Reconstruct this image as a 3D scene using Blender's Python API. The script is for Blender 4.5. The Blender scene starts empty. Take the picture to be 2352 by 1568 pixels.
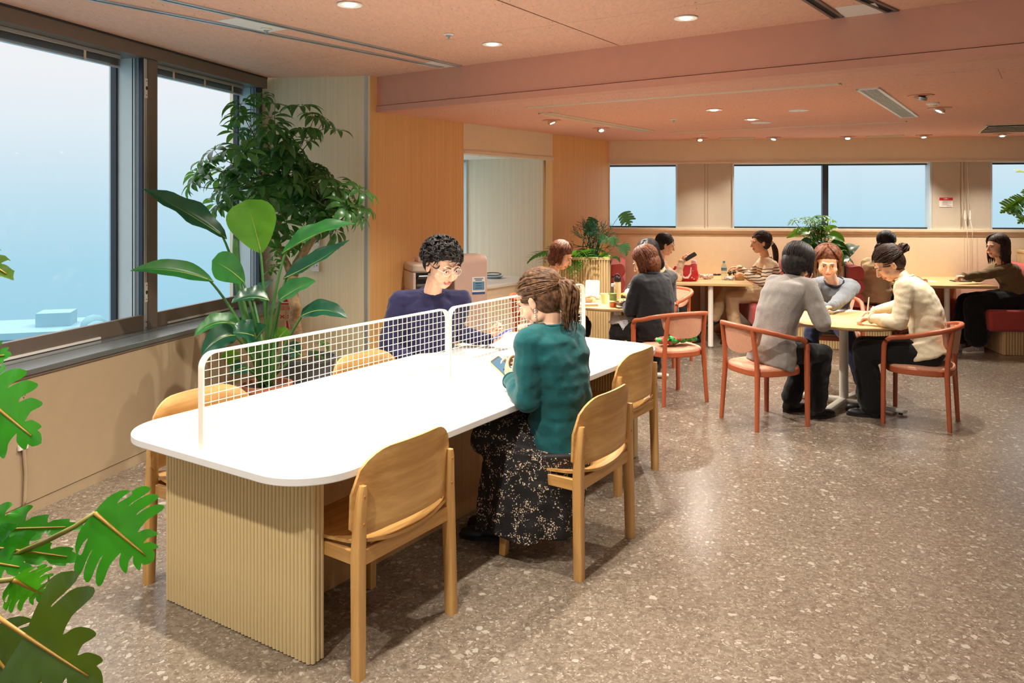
import bpy, bmesh, math, random
import numpy as np
from mathutils import Vector, Matrix, noise as mnoise

SC = bpy.context.scene
COL = SC.collection
R = math.radians
random.seed(7)

# ------------------------------------------------------------------ camera, world, exposure, big lights
FPX, CX, HV, EYE = 1825.0, 1176.0, 461.0, 1.70
def at(u, v, Y):
    """the point a given depth Y along the line of sight of a photo pixel"""
    return Vector(((u - CX) / FPX * Y, Y, EYE - (v - HV) / FPX * Y))
def on_floor(u, v, z=0.0):
    return at(u, v, FPX * (EYE - z) / (v - HV))

cam_d = bpy.data.cameras.new('camera')
cam_d.sensor_width = 36.0
cam_d.lens = 36.0 * FPX / 2352.0
cam_d.shift_y = -(784.0 - HV) / 2352.0
cam_d.clip_start = 0.05
cam_d.clip_end = 500
cam = bpy.data.objects.new('camera', cam_d)
cam.location = (0, 0, EYE)
cam.rotation_euler = (R(90), 0, 0)
COL.objects.link(cam)
SC.camera = cam

SC.view_settings.view_transform = 'Standard'
SC.view_settings.look = 'None'
SC.view_settings.exposure = 0.3
SC.view_settings.gamma = 1.0
SC.view_settings.use_curve_mapping = False
try:
    SC.cycles.use_denoising = True
    SC.cycles.max_bounces = 7
    SC.cycles.diffuse_bounces = 4
    SC.cycles.glossy_bounces = 3
    SC.cycles.transmission_bounces = 4
    SC.cycles.transparent_max_bounces = 10
    SC.cycles.sample_clamp_indirect = 6.0
    SC.cycles.caustics_reflective = False
    SC.cycles.caustics_refractive = False
except Exception:
    pass

def lin(c):
    return tuple(((x / 255.0) / 12.92 if x / 255.0 <= 0.04045 else ((x / 255.0 + 0.055) / 1.055) ** 2.4) for x in c)
def rgba(c):
    return lin(c) + (1.0,)

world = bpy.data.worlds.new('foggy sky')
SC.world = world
world.use_nodes = True
nt = world.node_tree
nt.nodes.clear()
o = nt.nodes.new('ShaderNodeOutputWorld')
bg = nt.nodes.new('ShaderNodeBackground')
tc = nt.nodes.new('ShaderNodeTexCoord')
sx = nt.nodes.new('ShaderNodeSeparateXYZ')
mr = nt.nodes.new('ShaderNodeMapRange')
mr.inputs[1].default_value = -0.20
mr.inputs[2].default_value = 0.22
cr = nt.nodes.new('ShaderNodeValToRGB')
e = cr.color_ramp.elements
e[0].position = 0.0; e[0].color = rgba((152, 208, 230))
e[1].position = 1.0; e[1].color = rgba((246, 246, 247))
for p, c in ((0.30, (170, 218, 238)), (0.48, (196, 228, 243)), (0.68, (228, 240, 248)), (0.82, (241, 244, 248))):
    n = e.new(p); n.color = rgba(c)
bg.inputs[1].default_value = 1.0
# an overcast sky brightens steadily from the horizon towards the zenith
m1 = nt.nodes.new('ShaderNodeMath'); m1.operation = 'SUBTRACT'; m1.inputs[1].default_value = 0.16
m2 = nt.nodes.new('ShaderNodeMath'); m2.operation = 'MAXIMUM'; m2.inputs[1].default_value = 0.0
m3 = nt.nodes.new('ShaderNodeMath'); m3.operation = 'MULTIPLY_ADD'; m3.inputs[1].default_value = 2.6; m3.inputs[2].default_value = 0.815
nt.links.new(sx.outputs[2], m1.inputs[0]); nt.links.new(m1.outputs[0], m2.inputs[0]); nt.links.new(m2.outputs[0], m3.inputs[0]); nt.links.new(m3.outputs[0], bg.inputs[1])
nt.links.new(tc.outputs['Generated'], sx.inputs[0])
nt.links.new(sx.outputs[2], mr.inputs[0])
nt.links.new(mr.outputs[0], cr.inputs[0])
nt.links.new(cr.outputs[0], bg.inputs[0])
nt.links.new(bg.outputs[0], o.inputs[0])

SPOT_W = 132.0       # one ceiling downlight
WARM = (1.0, 0.92, 0.79)

# ------------------------------------------------------------------ materials
MATS = {}
def new_mat(name):
    m = bpy.data.materials.new(name)
    m.use_nodes = True
    m.node_tree.nodes.clear()
    out = m.node_tree.nodes.new('ShaderNodeOutputMaterial')
    b = m.node_tree.nodes.new('ShaderNodeBsdfPrincipled')
    m.node_tree.links.new(b.outputs[0], out.inputs[0])
    return m, m.node_tree, b, out

def N(nt, t, **kw):
    n = nt.nodes.new(t)
    for k, v in kw.items():
        if k.startswith('i_'):
            n.inputs[int(k[2:])].default_value = v
        else:
            setattr(n, k, v)
    return n

def coords(nt, scale=(1, 1, 1), rot=(0, 0, 0)):
    tc = N(nt, 'ShaderNodeTexCoord')
    mp = N(nt, 'ShaderNodeMapping')
    mp.inputs['Scale'].default_value = scale
    mp.inputs['Rotation'].default_value = rot
    nt.links.new(tc.outputs['Object'], mp.inputs[0])
    return mp.outputs[0]

def ramp(nt, fac, stops):
    r = N(nt, 'ShaderNodeValToRGB')
    e = r.color_ramp.elements
    while len(e) < len(stops):
        e.new(0.5)
    for x, (p, c) in zip(e, stops):
        x.position = p
        x.color = c if len(c) == 4 else rgba(c)
    nt.links.new(fac, r.inputs[0])
    return r.outputs[0]

def mixc(nt, fac, a, b, mode='MIX'):
    m = N(nt, 'ShaderNodeMix', data_type='RGBA', blend_type=mode)
    for i, x in ((0, fac), (6, a), (7, b)):
        if hasattr(x, 'default_value') or hasattr(x, 'is_output'):
            nt.links.new(x, m.inputs[i])
        else:
            m.inputs[i].default_value = x
    return m.outputs[2]

def math_(nt, op, a, b=None, clamp=False):
    m = N(nt, 'ShaderNodeMath', operation=op, use_clamp=clamp)
    for i, x in ((0, a), (1, b)):
        if x is None:
            continue
        if hasattr(x, 'is_output'):
            nt.links.new(x, m.inputs[i])
        else:
            m.inputs[i].default_value = x
    return m.outputs[0]

def bump(nt, b, height, strength=0.3, dist=0.01):
    bp = N(nt, 'ShaderNodeBump')
    bp.inputs['Strength'].default_value = strength
    bp.inputs['Distance'].default_value = dist
    nt.links.new(height, bp.inputs['Height'])
    nt.links.new(bp.outputs[0], b.inputs['Normal'])

def plain(name, c, rough=0.5, metal=0.0, spec=0.5, var=0.06, scale=14.0, bumpy=0.0, bscale=120.0, coat=0.0, emit=None, estr=0.0, sheen=0.0):
    """one colour with a faint procedural unevenness"""
    m, nt, b, out = new_mat(name)
    v = coords(nt)
    nz = N(nt, 'ShaderNodeTexNoise'); nz.inputs['Scale'].default_value = scale; nz.inputs['Detail'].default_value = 3
    nt.links.new(v, nz.inputs['Vector'])
    a = lin(c)
    lo = tuple(x * (1 - var) for x in a) + (1,)
    hi = tuple(min(1, x * (1 + var)) for x in a) + (1,)
    nt.links.new(ramp(nt, nz.outputs[0], [(0.3, lo), (0.7, hi)]), b.inputs['Base Color'])
    b.inputs['Roughness'].default_value = rough
    b.inputs['Metallic'].default_value = metal
    b.inputs['Specular IOR Level'].default_value = spec
    b.inputs['Coat Weight'].default_value = coat
    b.inputs['Sheen Weight'].default_value = sheen
    if bumpy:
        n2 = N(nt, 'ShaderNodeTexNoise'); n2.inputs['Scale'].default_value = bscale; n2.inputs['Detail'].default_value = 4
        nt.links.new(v, n2.inputs['Vector'])
        bump(nt, b, n2.outputs[0], bumpy, 0.004)
    if emit:
        b.inputs['Emission Color'].default_value = rgba(emit)
        b.inputs['Emission Strength'].default_value = estr
    MATS[name] = m
    return m

def wood(name, c1, c2, axis='z', freq=60.0, stretch=0.03, rough=0.45, contrast=1.0, fine=0.5):
    """grain running along one local axis"""
    m, nt, b, out = new_mat(name)
    s = {'x': (stretch, 1, 1), 'y': (1, stretch, 1), 'z': (1, 1, stretch)}[axis]
    v = coords(nt, s)
    n1 = N(nt, 'ShaderNodeTexNoise'); n1.inputs['Scale'].default_value = freq; n1.inputs['Detail'].default_value = 5; n1.inputs['Roughness'].default_value = 0.65
    nt.links.new(v, n1.inputs['Vector'])
    n2 = N(nt, 'ShaderNodeTexNoise'); n2.inputs['Scale'].default_value = freq * 4.5; n2.inputs['Detail'].default_value = 3
    nt.links.new(v, n2.inputs['Vector'])
    mx = math_(nt, 'ADD', math_(nt, 'MULTIPLY', n1.outputs[0], 1 - 0.4 * fine), math_(nt, 'MULTIPLY', n2.outputs[0], 0.4 * fine))
    h = 0.19 / contrast
    nt.links.new(ramp(nt, mx, [(0.5 - h, c2), (0.5, tuple((p + q) / 2 for p, q in zip(c1, c2))), (0.5 + h, c1)]), b.inputs['Base Color'])
    b.inputs['Roughness'].default_value = rough
    bump(nt, b, n2.outputs[0], 0.06, 0.002)
    MATS[name] = m
    return m

def leafmat(name, c1, c2, vein=(150, 170, 90), scale=30.0, rough=0.35, trans=0.35, tcol=None):
    m, nt, b, out = new_mat(name)
    v = coords(nt)
    n1 = N(nt, 'ShaderNodeTexNoise'); n1.inputs['Scale'].default_value = scale; n1.inputs['Detail'].default_value = 3
    nt.links.new(v, n1.inputs['Vector'])
    col = ramp(nt, n1.outputs[0], [(0.32, c2), (0.68, c1)])
    nt.links.new(col, b.inputs['Base Color'])
    b.inputs['Roughness'].default_value = rough
    tr = N(nt, 'ShaderNodeBsdfTranslucent')
    tr.inputs[0].default_value = rgba(tcol or c1)
    mx = N(nt, 'ShaderNodeMixShader'); mx.inputs[0].default_value = trans
    nt.links.new(b.outputs[0], mx.inputs[1]); nt.links.new(tr.outputs[0], mx.inputs[2])
    nt.links.new(mx.outputs[0], out.inputs[0])
    MATS[name] = m
    return m

def emission(name, c, s):
    m, nt, b, out = new_mat(name)
    em = N(nt, 'ShaderNodeEmission')
    em.inputs[0].default_value = rgba(c); em.inputs[1].default_value = s
    nt.links.new(em.outputs[0], out.inputs[0])
    MATS[name] = m
    return m

def glassmat(name, tint=(255, 255, 255), gloss=0.05):
    m, nt, b, out = new_mat(name)
    t = N(nt, 'ShaderNodeBsdfTransparent'); t.inputs[0].default_value = rgba(tint)
    g = N(nt, 'ShaderNodeBsdfGlossy'); g.inputs['Roughness'].default_value = 0.02
    mx = N(nt, 'ShaderNodeMixShader'); mx.inputs[0].default_value = gloss
    nt.links.new(t.outputs[0], mx.inputs[1]); nt.links.new(g.outputs[0], mx.inputs[2])
    nt.links.new(mx.outputs[0], out.inputs[0])
    MATS[name] = m
    return m

# floor: terrazzo-look vinyl with pale and dark chips in several sizes
def terrazzo():
    m, nt, b, out = new_mat('terrazzo')
    tc = N(nt, 'ShaderNodeTexCoord')
    wn = N(nt, 'ShaderNodeTexNoise'); wn.inputs['Scale'].default_value = 24; wn.inputs['Detail'].default_value = 3
    nt.links.new(tc.outputs['Object'], wn.inputs['Vector'])
    vm = N(nt, 'ShaderNodeVectorMath', operation='SCALE'); vm.inputs[3].default_value = 0.055
    nt.links.new(wn.outputs[1], vm.inputs[0])
    va = N(nt, 'ShaderNodeVectorMath', operation='ADD')
    nt.links.new(tc.outputs['Object'], va.inputs[0]); nt.links.new(vm.outputs[0], va.inputs[1])
    vec = va.outputs[0]
    g = N(nt, 'ShaderNodeTexNoise'); g.inputs['Scale'].default_value = 40; g.inputs['Detail'].default_value = 6; g.inputs['Roughness'].default_value = 0.75
    nt.links.new(vec, g.inputs['Vector'])
    col = ramp(nt, g.outputs[0], [(0.30, (90, 79, 68)), (0.47, (116, 103, 90)), (0.56, (130, 118, 104)), (0.72, (148, 136, 122))])
    for sc, keep, rad, cs in ((120, 0.45, 0.60, ((0.0, (97, 83, 70)), (0.4, (125, 113, 102)), (0.8, (160, 150, 136)))),
                              (58, 0.55, 0.58, ((0.0, (107, 92, 79)), (0.45, (139, 127, 114)), (0.75, (162, 152, 140)))),
                              (30, 0.76, 0.50, ((0.0, (125, 113, 102)), (0.3, (153, 143, 131)), (0.65, (168, 160, 149))))):
        vo = N(nt, 'ShaderNodeTexVoronoi'); vo.inputs['Scale'].default_value = sc
        nt.links.new(vec, vo.inputs['Vector'])
        sp = N(nt, 'ShaderNodeSeparateXYZ'); nt.links.new(vo.outputs['Color'], sp.inputs[0])
        near = math_(nt, 'LESS_THAN', vo.outputs['Distance'], math_(nt, 'MULTIPLY', sp.outputs[1], rad))
        pick = math_(nt, 'GREATER_THAN', sp.outputs[0], keep)
        cc = ramp(nt, sp.outputs[2], list(cs))
        col = mixc(nt, math_(nt, 'MULTIPLY', near, pick), col, cc)
    nt.links.new(col, b.inputs['Base Color'])
    b.inputs['Roughness'].default_value = 0.25
    b.inputs['Specular IOR Level'].default_value = 0.5
    MATS['terrazzo'] = m

# ceiling board: painted wood-wool board with short dark flecks
def board(name, c):
    m, nt, b, out = new_mat(name)
    v = coords(nt, (1, 0.28, 1), (0, 0, R(33)))
    n1 = N(nt, 'ShaderNodeTexNoise'); n1.inputs['Scale'].default_value = 60; n1.inputs['Detail'].default_value = 2
    nt.links.new(v, n1.inputs['Vector'])
    a = lin(c)
    base = ramp(nt, n1.outputs[0], [(0.3, tuple(x * 0.93 for x in a) + (1,)), (0.7, tuple(min(1, x * 1.05) for x in a) + (1,))])
    fl = N(nt, 'ShaderNodeTexNoise'); fl.inputs['Scale'].default_value = 80; fl.inputs['Detail'].default_value = 1.0
    nt.links.new(v, fl.inputs['Vector'])
    fk = ramp(nt, fl.outputs[0], [(0.235, (0, 0, 0, 1)), (0.27, (1, 1, 1, 1))])
    inv = math_(nt, 'SUBTRACT', 1.0, fk)
    col = mixc(nt, math_(nt, 'MULTIPLY', inv, 0.75), base, tuple(x * 0.30 for x in a) + (1,))
    nt.links.new(col, b.inputs['Base Color'])
    b.inputs['Roughness'].default_value = 0.85
    bump(nt, b, fk, 0.25, 0.004)
    MATS[name] = m

terrazzo()
board('ceiling_board', (240, 190, 164))
board('ceiling_board_low', (232, 180, 160))
plain('beam_paint', (222, 162, 138), 0.55, var=0.02)
plain('cream_wall', (238, 220, 190), 0.6, var=0.02)
plain('cream_panel', (172, 152, 124), 0.5, var=0.02)
plain('bronze', (124, 112, 102), 0.38, metal=0.25, var=0.03)
plain('bronze_dark', (60, 66, 72), 0.4, metal=0.4, var=0.03)
plain('aluminium', (196, 204, 206), 0.33, metal=0.6, var=0.03)
plain('pale_metal', (205, 216, 218), 0.45, metal=0.15, var=0.02)
plain('sill_metal', (122, 128, 128), 0.25, metal=0.5, var=0.04)
plain('groove_dark', (34, 32, 32), 0.7)
plain('white_plastic', (240, 238, 232), 0.35, var=0.01)
plain('white_panel', (250, 247, 240), 0.5, var=0.01)
plain('cream_metal', (232, 216, 190), 0.45, var=0.02)
plain('black_plastic', (26, 26, 28), 0.35)
wood('wood_wall', (246, 200, 136), (226, 176, 112), 'z', 55, 0.012, 0.45, 0.9)
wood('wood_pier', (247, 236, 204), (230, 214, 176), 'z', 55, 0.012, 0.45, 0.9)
wood('wood_alcove', (240, 228, 204), (222, 208, 182), 'z', 55, 0.012, 0.5, 0.9)
glassmat('window_glass', (255, 255, 255), 0.012)

# ------------------------------------------------------------------ mesh helpers
class MB:
    def __init__(self):
        self.v = []; self.f = []; self.mi = []; self.cur = 0
    def add(self, vs, fs):
        k = len(self.v)
        self.v.extend([tuple(p) for p in vs])
        for f in fs:
            self.f.append(tuple(i + k for i in f)); self.mi.append(self.cur)
        return self
    def box(self, c, s, M=None):
        hx, hy, hz = s[0] / 2, s[1] / 2, s[2] / 2
        vs = [Vector((x, y, z)) for z in (-hz, hz) for y in (-hy, hy) for x in (-hx, hx)]
        if M is not None:
            vs = [M @ p for p in vs]
        c = Vector(c)
        return self.add([p + c for p in vs], [(0, 2, 3, 1), (4, 5, 7, 6), (0, 1, 5, 4), (2, 6, 7, 3), (0, 4, 6, 2), (1, 3, 7, 5)])
    def span(self, p0, p1):
        c = [(a + b) / 2 for a, b in zip(p0, p1)]
        return self.box(c, [abs(b - a) for a, b in zip(p0, p1)])
    def prism(self, outline, z0, z1, M=None):
        n = len(outline)
        vs = [Vector((x, y, z0)) for x, y in outline] + [Vector((x, y, z1)) for x, y in outline]
        if M is not None:
            vs = [M @ p for p in vs]
        return self.add(vs, [tuple(range(n - 1, -1, -1)), tuple(range(n, 2 * n))] + [(i, (i + 1) % n, n + (i + 1) % n, n + i) for i in range(n)])
    def slab(self, a, b, thick, z0, z1):
        """wall piece whose face runs a->b; thickness goes to the left of a->b when positive"""
        a = Vector(a[:2]); b = Vector(b[:2])
        d = (b - a).normalized(); n = Vector((-d.y, d.x)) * thick
        ol = [a, b, b + n, a + n]
        if thick < 0:
            ol = ol[::-1]
        return self.prism([(p.x, p.y) for p in ol], z0, z1)
    def rings(self, rings, cap0=True, cap1=True, closed=True):
        n = len(rings[0])
        vs = [p for r in rings for p in r]
        fs = []
        for i in range(len(rings) - 1):
            for j in range(n if closed else n - 1):
                k = (j + 1) % n
                fs.append((i * n + j, i * n + k, (i + 1) * n + k, (i + 1) * n + j))
        if closed and cap0: fs.append(tuple(range(n - 1, -1, -1)))
        if closed and cap1: fs.append(tuple((len(rings) - 1) * n + j for j in range(n)))
        return self.add(vs, fs)
    def tube(self, pts, rads, n=8, cap=True, flat=None, up=None):
        """swept round tube; flat=(a,b) scales the two section axes"""
        pts = [Vector(p) for p in pts]
        if not hasattr(rads, '__len__'): rads = [rads] * len(pts)
        rs = []
        ref = Vector(up) if up is not None else None
        prev = None
        for i, p in enumerate(pts):
            t = (pts[min(i + 1, len(pts) - 1)] - pts[max(i - 1, 0)])
            t = t.normalized() if t.length > 1e-9 else Vector((0, 0, 1))
            if prev is None:
                r0 = ref if ref is not None else (Vector((0, 0, 1)) if abs(t.z) < 0.9 else Vector((0, 1, 0)))
                x = r0.cross(t)
                if x.length < 1e-5: x = Vector((1, 0, 0)).cross(t)
                x.normalize()
            else:
                x = prev - t * prev.dot(t)
                x = x.normalized() if x.length > 1e-6 else prev
            prev = x
            y = t.cross(x)
            fa, fb = flat or (1, 1)
            rs.append([p + x * (math.cos(2 * math.pi * k / n) * rads[i] * fa) + y * (math.sin(2 * math.pi * k / n) * rads[i] * fb) for k in range(n)])
        return self.rings(rs, cap, cap)
    def sweep(self, pts, w, h, up=(0, 0, 1), r=0.0):
        """rectangular section swept along a path; w across, h along 'up'; sections may be lists"""
        pts = [Vector(p) for p in pts]; up = Vector(up)
        m = len(pts)
        W = w if hasattr(w, '__len__') else [w] * m
        H = h if hasattr(h, '__len__') else [h] * m
        rs = []
        for i, p in enumerate(pts):
            t = (pts[min(i + 1, m - 1)] - pts[max(i - 1, 0)]).normalized()
            x = t.cross(up)
            if x.length < 1e-4: x = Vector((1, 0, 0))
            x.normalize(); y = x.cross(t).normalized()
            a, b = W[i] / 2, H[i] / 2
            if r > 0:
                c = min(r, a * 0.6, b * 0.6)
                sec = [(a, b - c), (a - c, b), (-a + c, b), (-a, b - c), (-a, -b + c), (-a + c, -b), (a - c, -b), (a, -b + c)]
            else:
                sec = [(a, b), (-a, b), (-a, -b), (a, -b)]
            rs.append([p + x * sx_ + y * sy_ for sx_, sy_ in sec])
        return self.rings(rs)
    def lathe(self, prof, n=24, c=(0, 0, 0), M=None):
        c = Vector(c)
        rs = []
        for r, z in prof:
            ring = [Vector((r * math.cos(2 * math.pi * k / n), r * math.sin(2 * math.pi * k / n), z)) for k in range(n)]
            if M is not None: ring = [M @ p for p in ring]
            rs.append([p + c for p in ring])
        return self.rings(rs, prof[0][0] > 1e-6, prof[-1][0] > 1e-6)
    def grid(self, P):
        """P[i][j] points, open sheet"""
        return self.rings(P, closed=False)
    def ball(self, c, r, n=10, m=7, M=None):
        """ellipsoid; r scalar or 3 radii"""
        if not hasattr(r, '__len__'): r = (r, r, r)
        c = Vector(c)
        rs = []
        for i in range(m + 1):
            a = -math.pi / 2 + math.pi * i / m
            ring = [Vector((r[0] * math.cos(a) * math.cos(2 * math.pi * k / n), r[1] * math.cos(a) * math.sin(2 * math.pi * k / n), r[2] * math.sin(a))) for k in range(n)]
            if i in (0, m):
                ring = [Vector((p.x + 1e-5 * math.cos(k), p.y + 1e-5 * math.sin(k), p.z)) for k, p in enumerate(ring)]
            if M is not None: ring = [M @ p for p in ring]
            rs.append([p + c for p in ring])
        return self.rings(rs)
    def mesh(self, name):
        me = bpy.data.meshes.new(name)
        me.from_pydata(self.v, [], self.f)
        if self.mi and max(self.mi) > 0:
            me.polygons.foreach_set('material_index', self.mi)
        me.update()
        return me
    def build(self, name, mat, parent=None, smooth=None, bevel=0.0, loc=None, rot=None):
        return mkobj(name, self.mesh(name), mat, parent, smooth, bevel, loc, rot)

def mkobj(name, me, mat, parent=None, smooth=None, bevel=0.0, loc=None, rot=None):
    ms = mat if isinstance(mat, (list, tuple)) else [mat]
    if not me.materials:
        for x in ms:
            me.materials.append(MATS[x] if isinstance(x, str) else x)
    if smooth is not None:
        me.shade_smooth()
        if smooth < 180:
            me.set_sharp_from_angle(angle=R(smooth))
    ob = bpy.data.objects.new(name, me)
    COL.objects.link(ob)
    if parent is not None: ob.parent = parent
    if loc is not None: ob.location = loc
    if rot is not None: ob.rotation_euler = rot
    if bevel:
        bv = ob.modifiers.new('bevel', 'BEVEL'); bv.width = bevel; bv.segments = 2; bv.limit_method = 'ANGLE'; bv.angle_limit = R(40)
    return ob

def tag(ob, label=None, cat=None, group=None, kind=None):
    if label: ob['label'] = label
    if cat: ob['category'] = cat
    if group: ob['group'] = group
    if kind: ob['kind'] = kind
    return ob

def empty(name, loc=(0, 0, 0), rz=0.0, label=None, cat=None, group=None):
    e_ = bpy.data.objects.new(name, None)
    e_.empty_display_size = 0.05
    COL.objects.link(e_)
    e_.location = loc
    e_.rotation_euler = (0, 0, rz)
    return tag(e_, label, cat, group)

def kids(o_):
    return [c for c in o_.children]

def copy_tree(o_, parent=None):
    c = o_.copy()
    COL.objects.link(c)
    if parent is not None: c.parent = parent
    for ch in kids(o_):
        copy_tree(ch, c)
    return c

def rounded(w0, w1, h0, h1, r, n=7):
    """rounded rectangle outline, counter-clockwise"""
    pts = []
    for cx_, cy_, a0 in ((w1 - r, h1 - r, 0), (w0 + r, h1 - r, 90), (w0 + r, h0 + r, 180), (w1 - r, h0 + r, 270)):
        for k in range(n + 1):
            a = R(a0 + 90.0 * k / n)
            pts.append((cx_ + r * math.cos(a), cy_ + r * math.sin(a)))
    return pts

def yaw_of(d):
    """rotation about z that turns local +Y to direction d"""
    return math.atan2(-d[0], d[1])

def text_mesh(txt, size, name='lettering'):
    cu = bpy.data.curves.new(name, 'FONT')
    cu.body = txt; cu.size = size; cu.align_x = 'CENTER'; cu.align_y = 'CENTER'
    cu.extrude = 0.0004; cu.resolution_u = 2
    ob = bpy.data.objects.new(name, cu); COL.objects.link(ob)
    dg = bpy.context.evaluated_depsgraph_get(); dg.update()
    me = bpy.data.meshes.new_from_object(ob.evaluated_get(dg))
    bpy.data.objects.remove(ob); bpy.data.curves.remove(cu)
    me.name = name
    me.materials.clear()
    return me

# ------------------------------------------------------------------ room frames
HU, HL = 2.81, 2.495                    # upper and lower ceiling
def V2(x, y): return Vector((x, y))
Wp, Wd, Wn = V2(-2.234, 7.165), V2(0.2369, 0.9715), V2(-0.9715, 0.2369)     # window wall
Cc, Ed = V2(-1.26, 7.05), V2(0.588, 0.809)                                    # timber wall
En = V2(-0.809, 0.588)
Bo, Bd, Bn = V2(1.284, 10.55), V2(0.989, -0.1474), V2(0.1474, 0.989)          # back wall
Pb, Gd = V2(-1.21, 7.119), V2(0.8114, -0.5844)                               # beam
Gn = V2(0.5844, 0.8114)
def W2(t, r=0.0): return Wp + Wd * t + Wn * r
def E2(s, r=0.0): return Cc + Ed * s + En * r
def B2(p, r=0.0): return Bo + Bd * p + Bn * r
def P3(p, z): return (p.x, p.y, z)
def struct(ob): return tag(ob, kind='structure')
def basis(d, n):
    """matrix with local x along d, y along n, z up"""
    return Matrix(((d.x, n.x, 0), (d.y, n.y, 0), (0, 0, 1)))
MW = basis(Wd, Wn); ME = basis(Ed, En); MBk = basis(Bd, Bn); MG = basis(Gd, Gn)
def fbox(mb, f2, M, a, b):
    """box spanning wall-frame corners a=(along,out,z), b"""
    c = [(x + y) / 2 for x, y in zip(a, b)]
    p = f2(c[0], c[1])
    return mb.box((p.x, p.y, c[2]), [abs(y - x) for x, y in zip(a, b)], M)

# floor
fl_ = [V2(-5.35, -4.7), V2(9.4, -4.7), B2(9.4, 0.15), B2(0.1, 0.15), E2(4.4, 0.12), E2(3.1, 1.45), E2(1.2, 1.45), E2(0.2, 0.12), W2(0.2, 0.28), W2(-12.2, 0.28)]
struct(MB().prism([(p.x, p.y) for p in fl_], -0.05, 0.0).build('floor', 'terrazzo'))

# upper ceiling: slab with boards hung below it, open joints between the boards
def clip(poly, p, n):
    out = []
    for i in range(len(poly)):
        a, b = poly[i], poly[(i + 1) % len(poly)]
        da, db = (a - p).dot(n), (b - p).dot(n)
        if da >= 0: out.append(a)
        if (da > 0) != (db > 0) and abs(da - db) > 1e-9:
            out.append(a + (b - a) * (da / (da - db)))
    return out
up_poly = [V2(-5.3, -4.6), V2(9.4, -4.6), Pb + Gd * 13.0, Pb, W2(0.02, -0.02)]
ceil = MB().prism([(p.x, p.y) for p in up_poly], HU + 0.012, HU + 0.06).build('ceiling', 'groove_dark')
struct(ceil)
TO, Td, Ts = V2(-0.733, 2.909), V2(0.549, 0.836), V2(-0.836, 0.549)      # table frame: origin, along, across
def T2(a, b): return TO + Td * a + Ts * b
bcuts = [-30, -6.2, -3.2, 0.27, 30]
acuts = [-30, -3.7, -0.7, 2.31, 5.3, 30]
for i in range(len(bcuts) - 1):
    for j in range(len(acuts) - 1):
        q = up_poly
        gb, ga = 0.006, 0.0018
        q = clip(q, T2(0, bcuts[i] + gb), Ts)
        if len(q) > 2: q = clip(q, T2(0, bcuts[i + 1] - gb), -Ts)
        if len(q) > 2: q = clip(q, T2(acuts[j] + ga, 0), Td)
        if len(q) > 2: q = clip(q, T2(acuts[j + 1] - ga, 0), -Td)
        if len(q) > 2:
            MB().prism([(p.x, p.y) for p in q], HU, HU + 0.0125).build('ceiling_board', 'ceiling_board', ceil)

# lower ceiling beyond the beam
low_poly = [Pb + Gn * 0.1, Pb + Gd * 13 + Gn * 0.1, B2(9.5, 0.02), B2(0, 0.02), E2(0.1, 0.02)]
low = MB().prism([(p.x, p.y) for p in low_poly], HL, HL + 0.06).build('ceiling_lower', 'ceiling_board_low')
struct(low)
mb = MB(); fr = lambda s, r: Pb + Gd * s + Gn * r
fbox(mb, fr, MG, (-0.02, 0.0, HL + 0.055), (13, 0.14, HU + 0.01))
beam = struct(mb.build('trim_1', 'beam_paint'))
mb = MB(); fbox(mb, fr, MG, (-0.02, -0.012, HL - 0.004), (13, 0.14, HL + 0.05)); mb.build('beam_edge', 'beam_paint', beam, bevel=0.002)
mb = MB(); fbox(mb, fr, MG, (-0.02, 0.012, HL + 0.04), (13, 0.13, HL + 0.06)); mb.build('shadow_gap', 'groove_dark', beam)

# ---- window wall
TL, T0 = -12.2, 0.0
mb = MB(); fbox(mb, W2, MW, (TL, -0.03, 2.711), (-0.0, 0.30, HU + 0.05)); struct(mb.build('trim_2', 'bronze'))
mb = MB(); fbox(mb, W2, MW, (TL, -0.034, 2.795), (-0.0, 0.02, HU - 0.001)); struct(mb.build('trim_3', 'bronze_dark'))
posts = [(-1.582, -1.449), (-4.05, -3.9), (-6.55, -6.4), (-9.05, -8.9)]
opens = [(-1.449, -0.0725), (-3.9, -1.582), (-6.4, -4.05), (-8.9, -6.55)]
for a, b in posts:
    mb = MB(); fbox(mb, W2, MW, (a + 0.035, -0.012, 0.785), (b, 0.30, 2.712)); ob = struct(mb.build('trim_post', 'bronze', bevel=0.004))
    ob.name = 'trim_4' if a == -1.582 else 'trim_5'
    mb = MB(); fbox(mb, W2, MW, (a, -0.004, 0.785), (a + 0.034, 0.29, 2.711)); st = mb.build('aluminium_strip', 'aluminium', ob, bevel=0.003)
    for z in (2.50, 1.05):
        mb = MB(); fbox(mb, W2, MW, (a + 0.004, -0.009, z - 0.07), (a + 0.031, -0.004, z + 0.07)); mb.build('latch_plate', 'white_plastic', st, bevel=0.002)
    mb = MB()
    for z in (2.50, 1.05):
        p = W2(a + 0.0175, -0.010); mb.ball((p.x, p.y, z), (0.008, 0.008, 0.014), 8, 6)
    for z in (2.55, 2.45, 1.10, 1.00, 0.84, 0.80):
        p = W2(a + 0.0175, -0.009); mb.ball((p.x, p.y, z), 0.004, 6, 4)
    mb.build('latch_knob', 'black_plastic', st)
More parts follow.
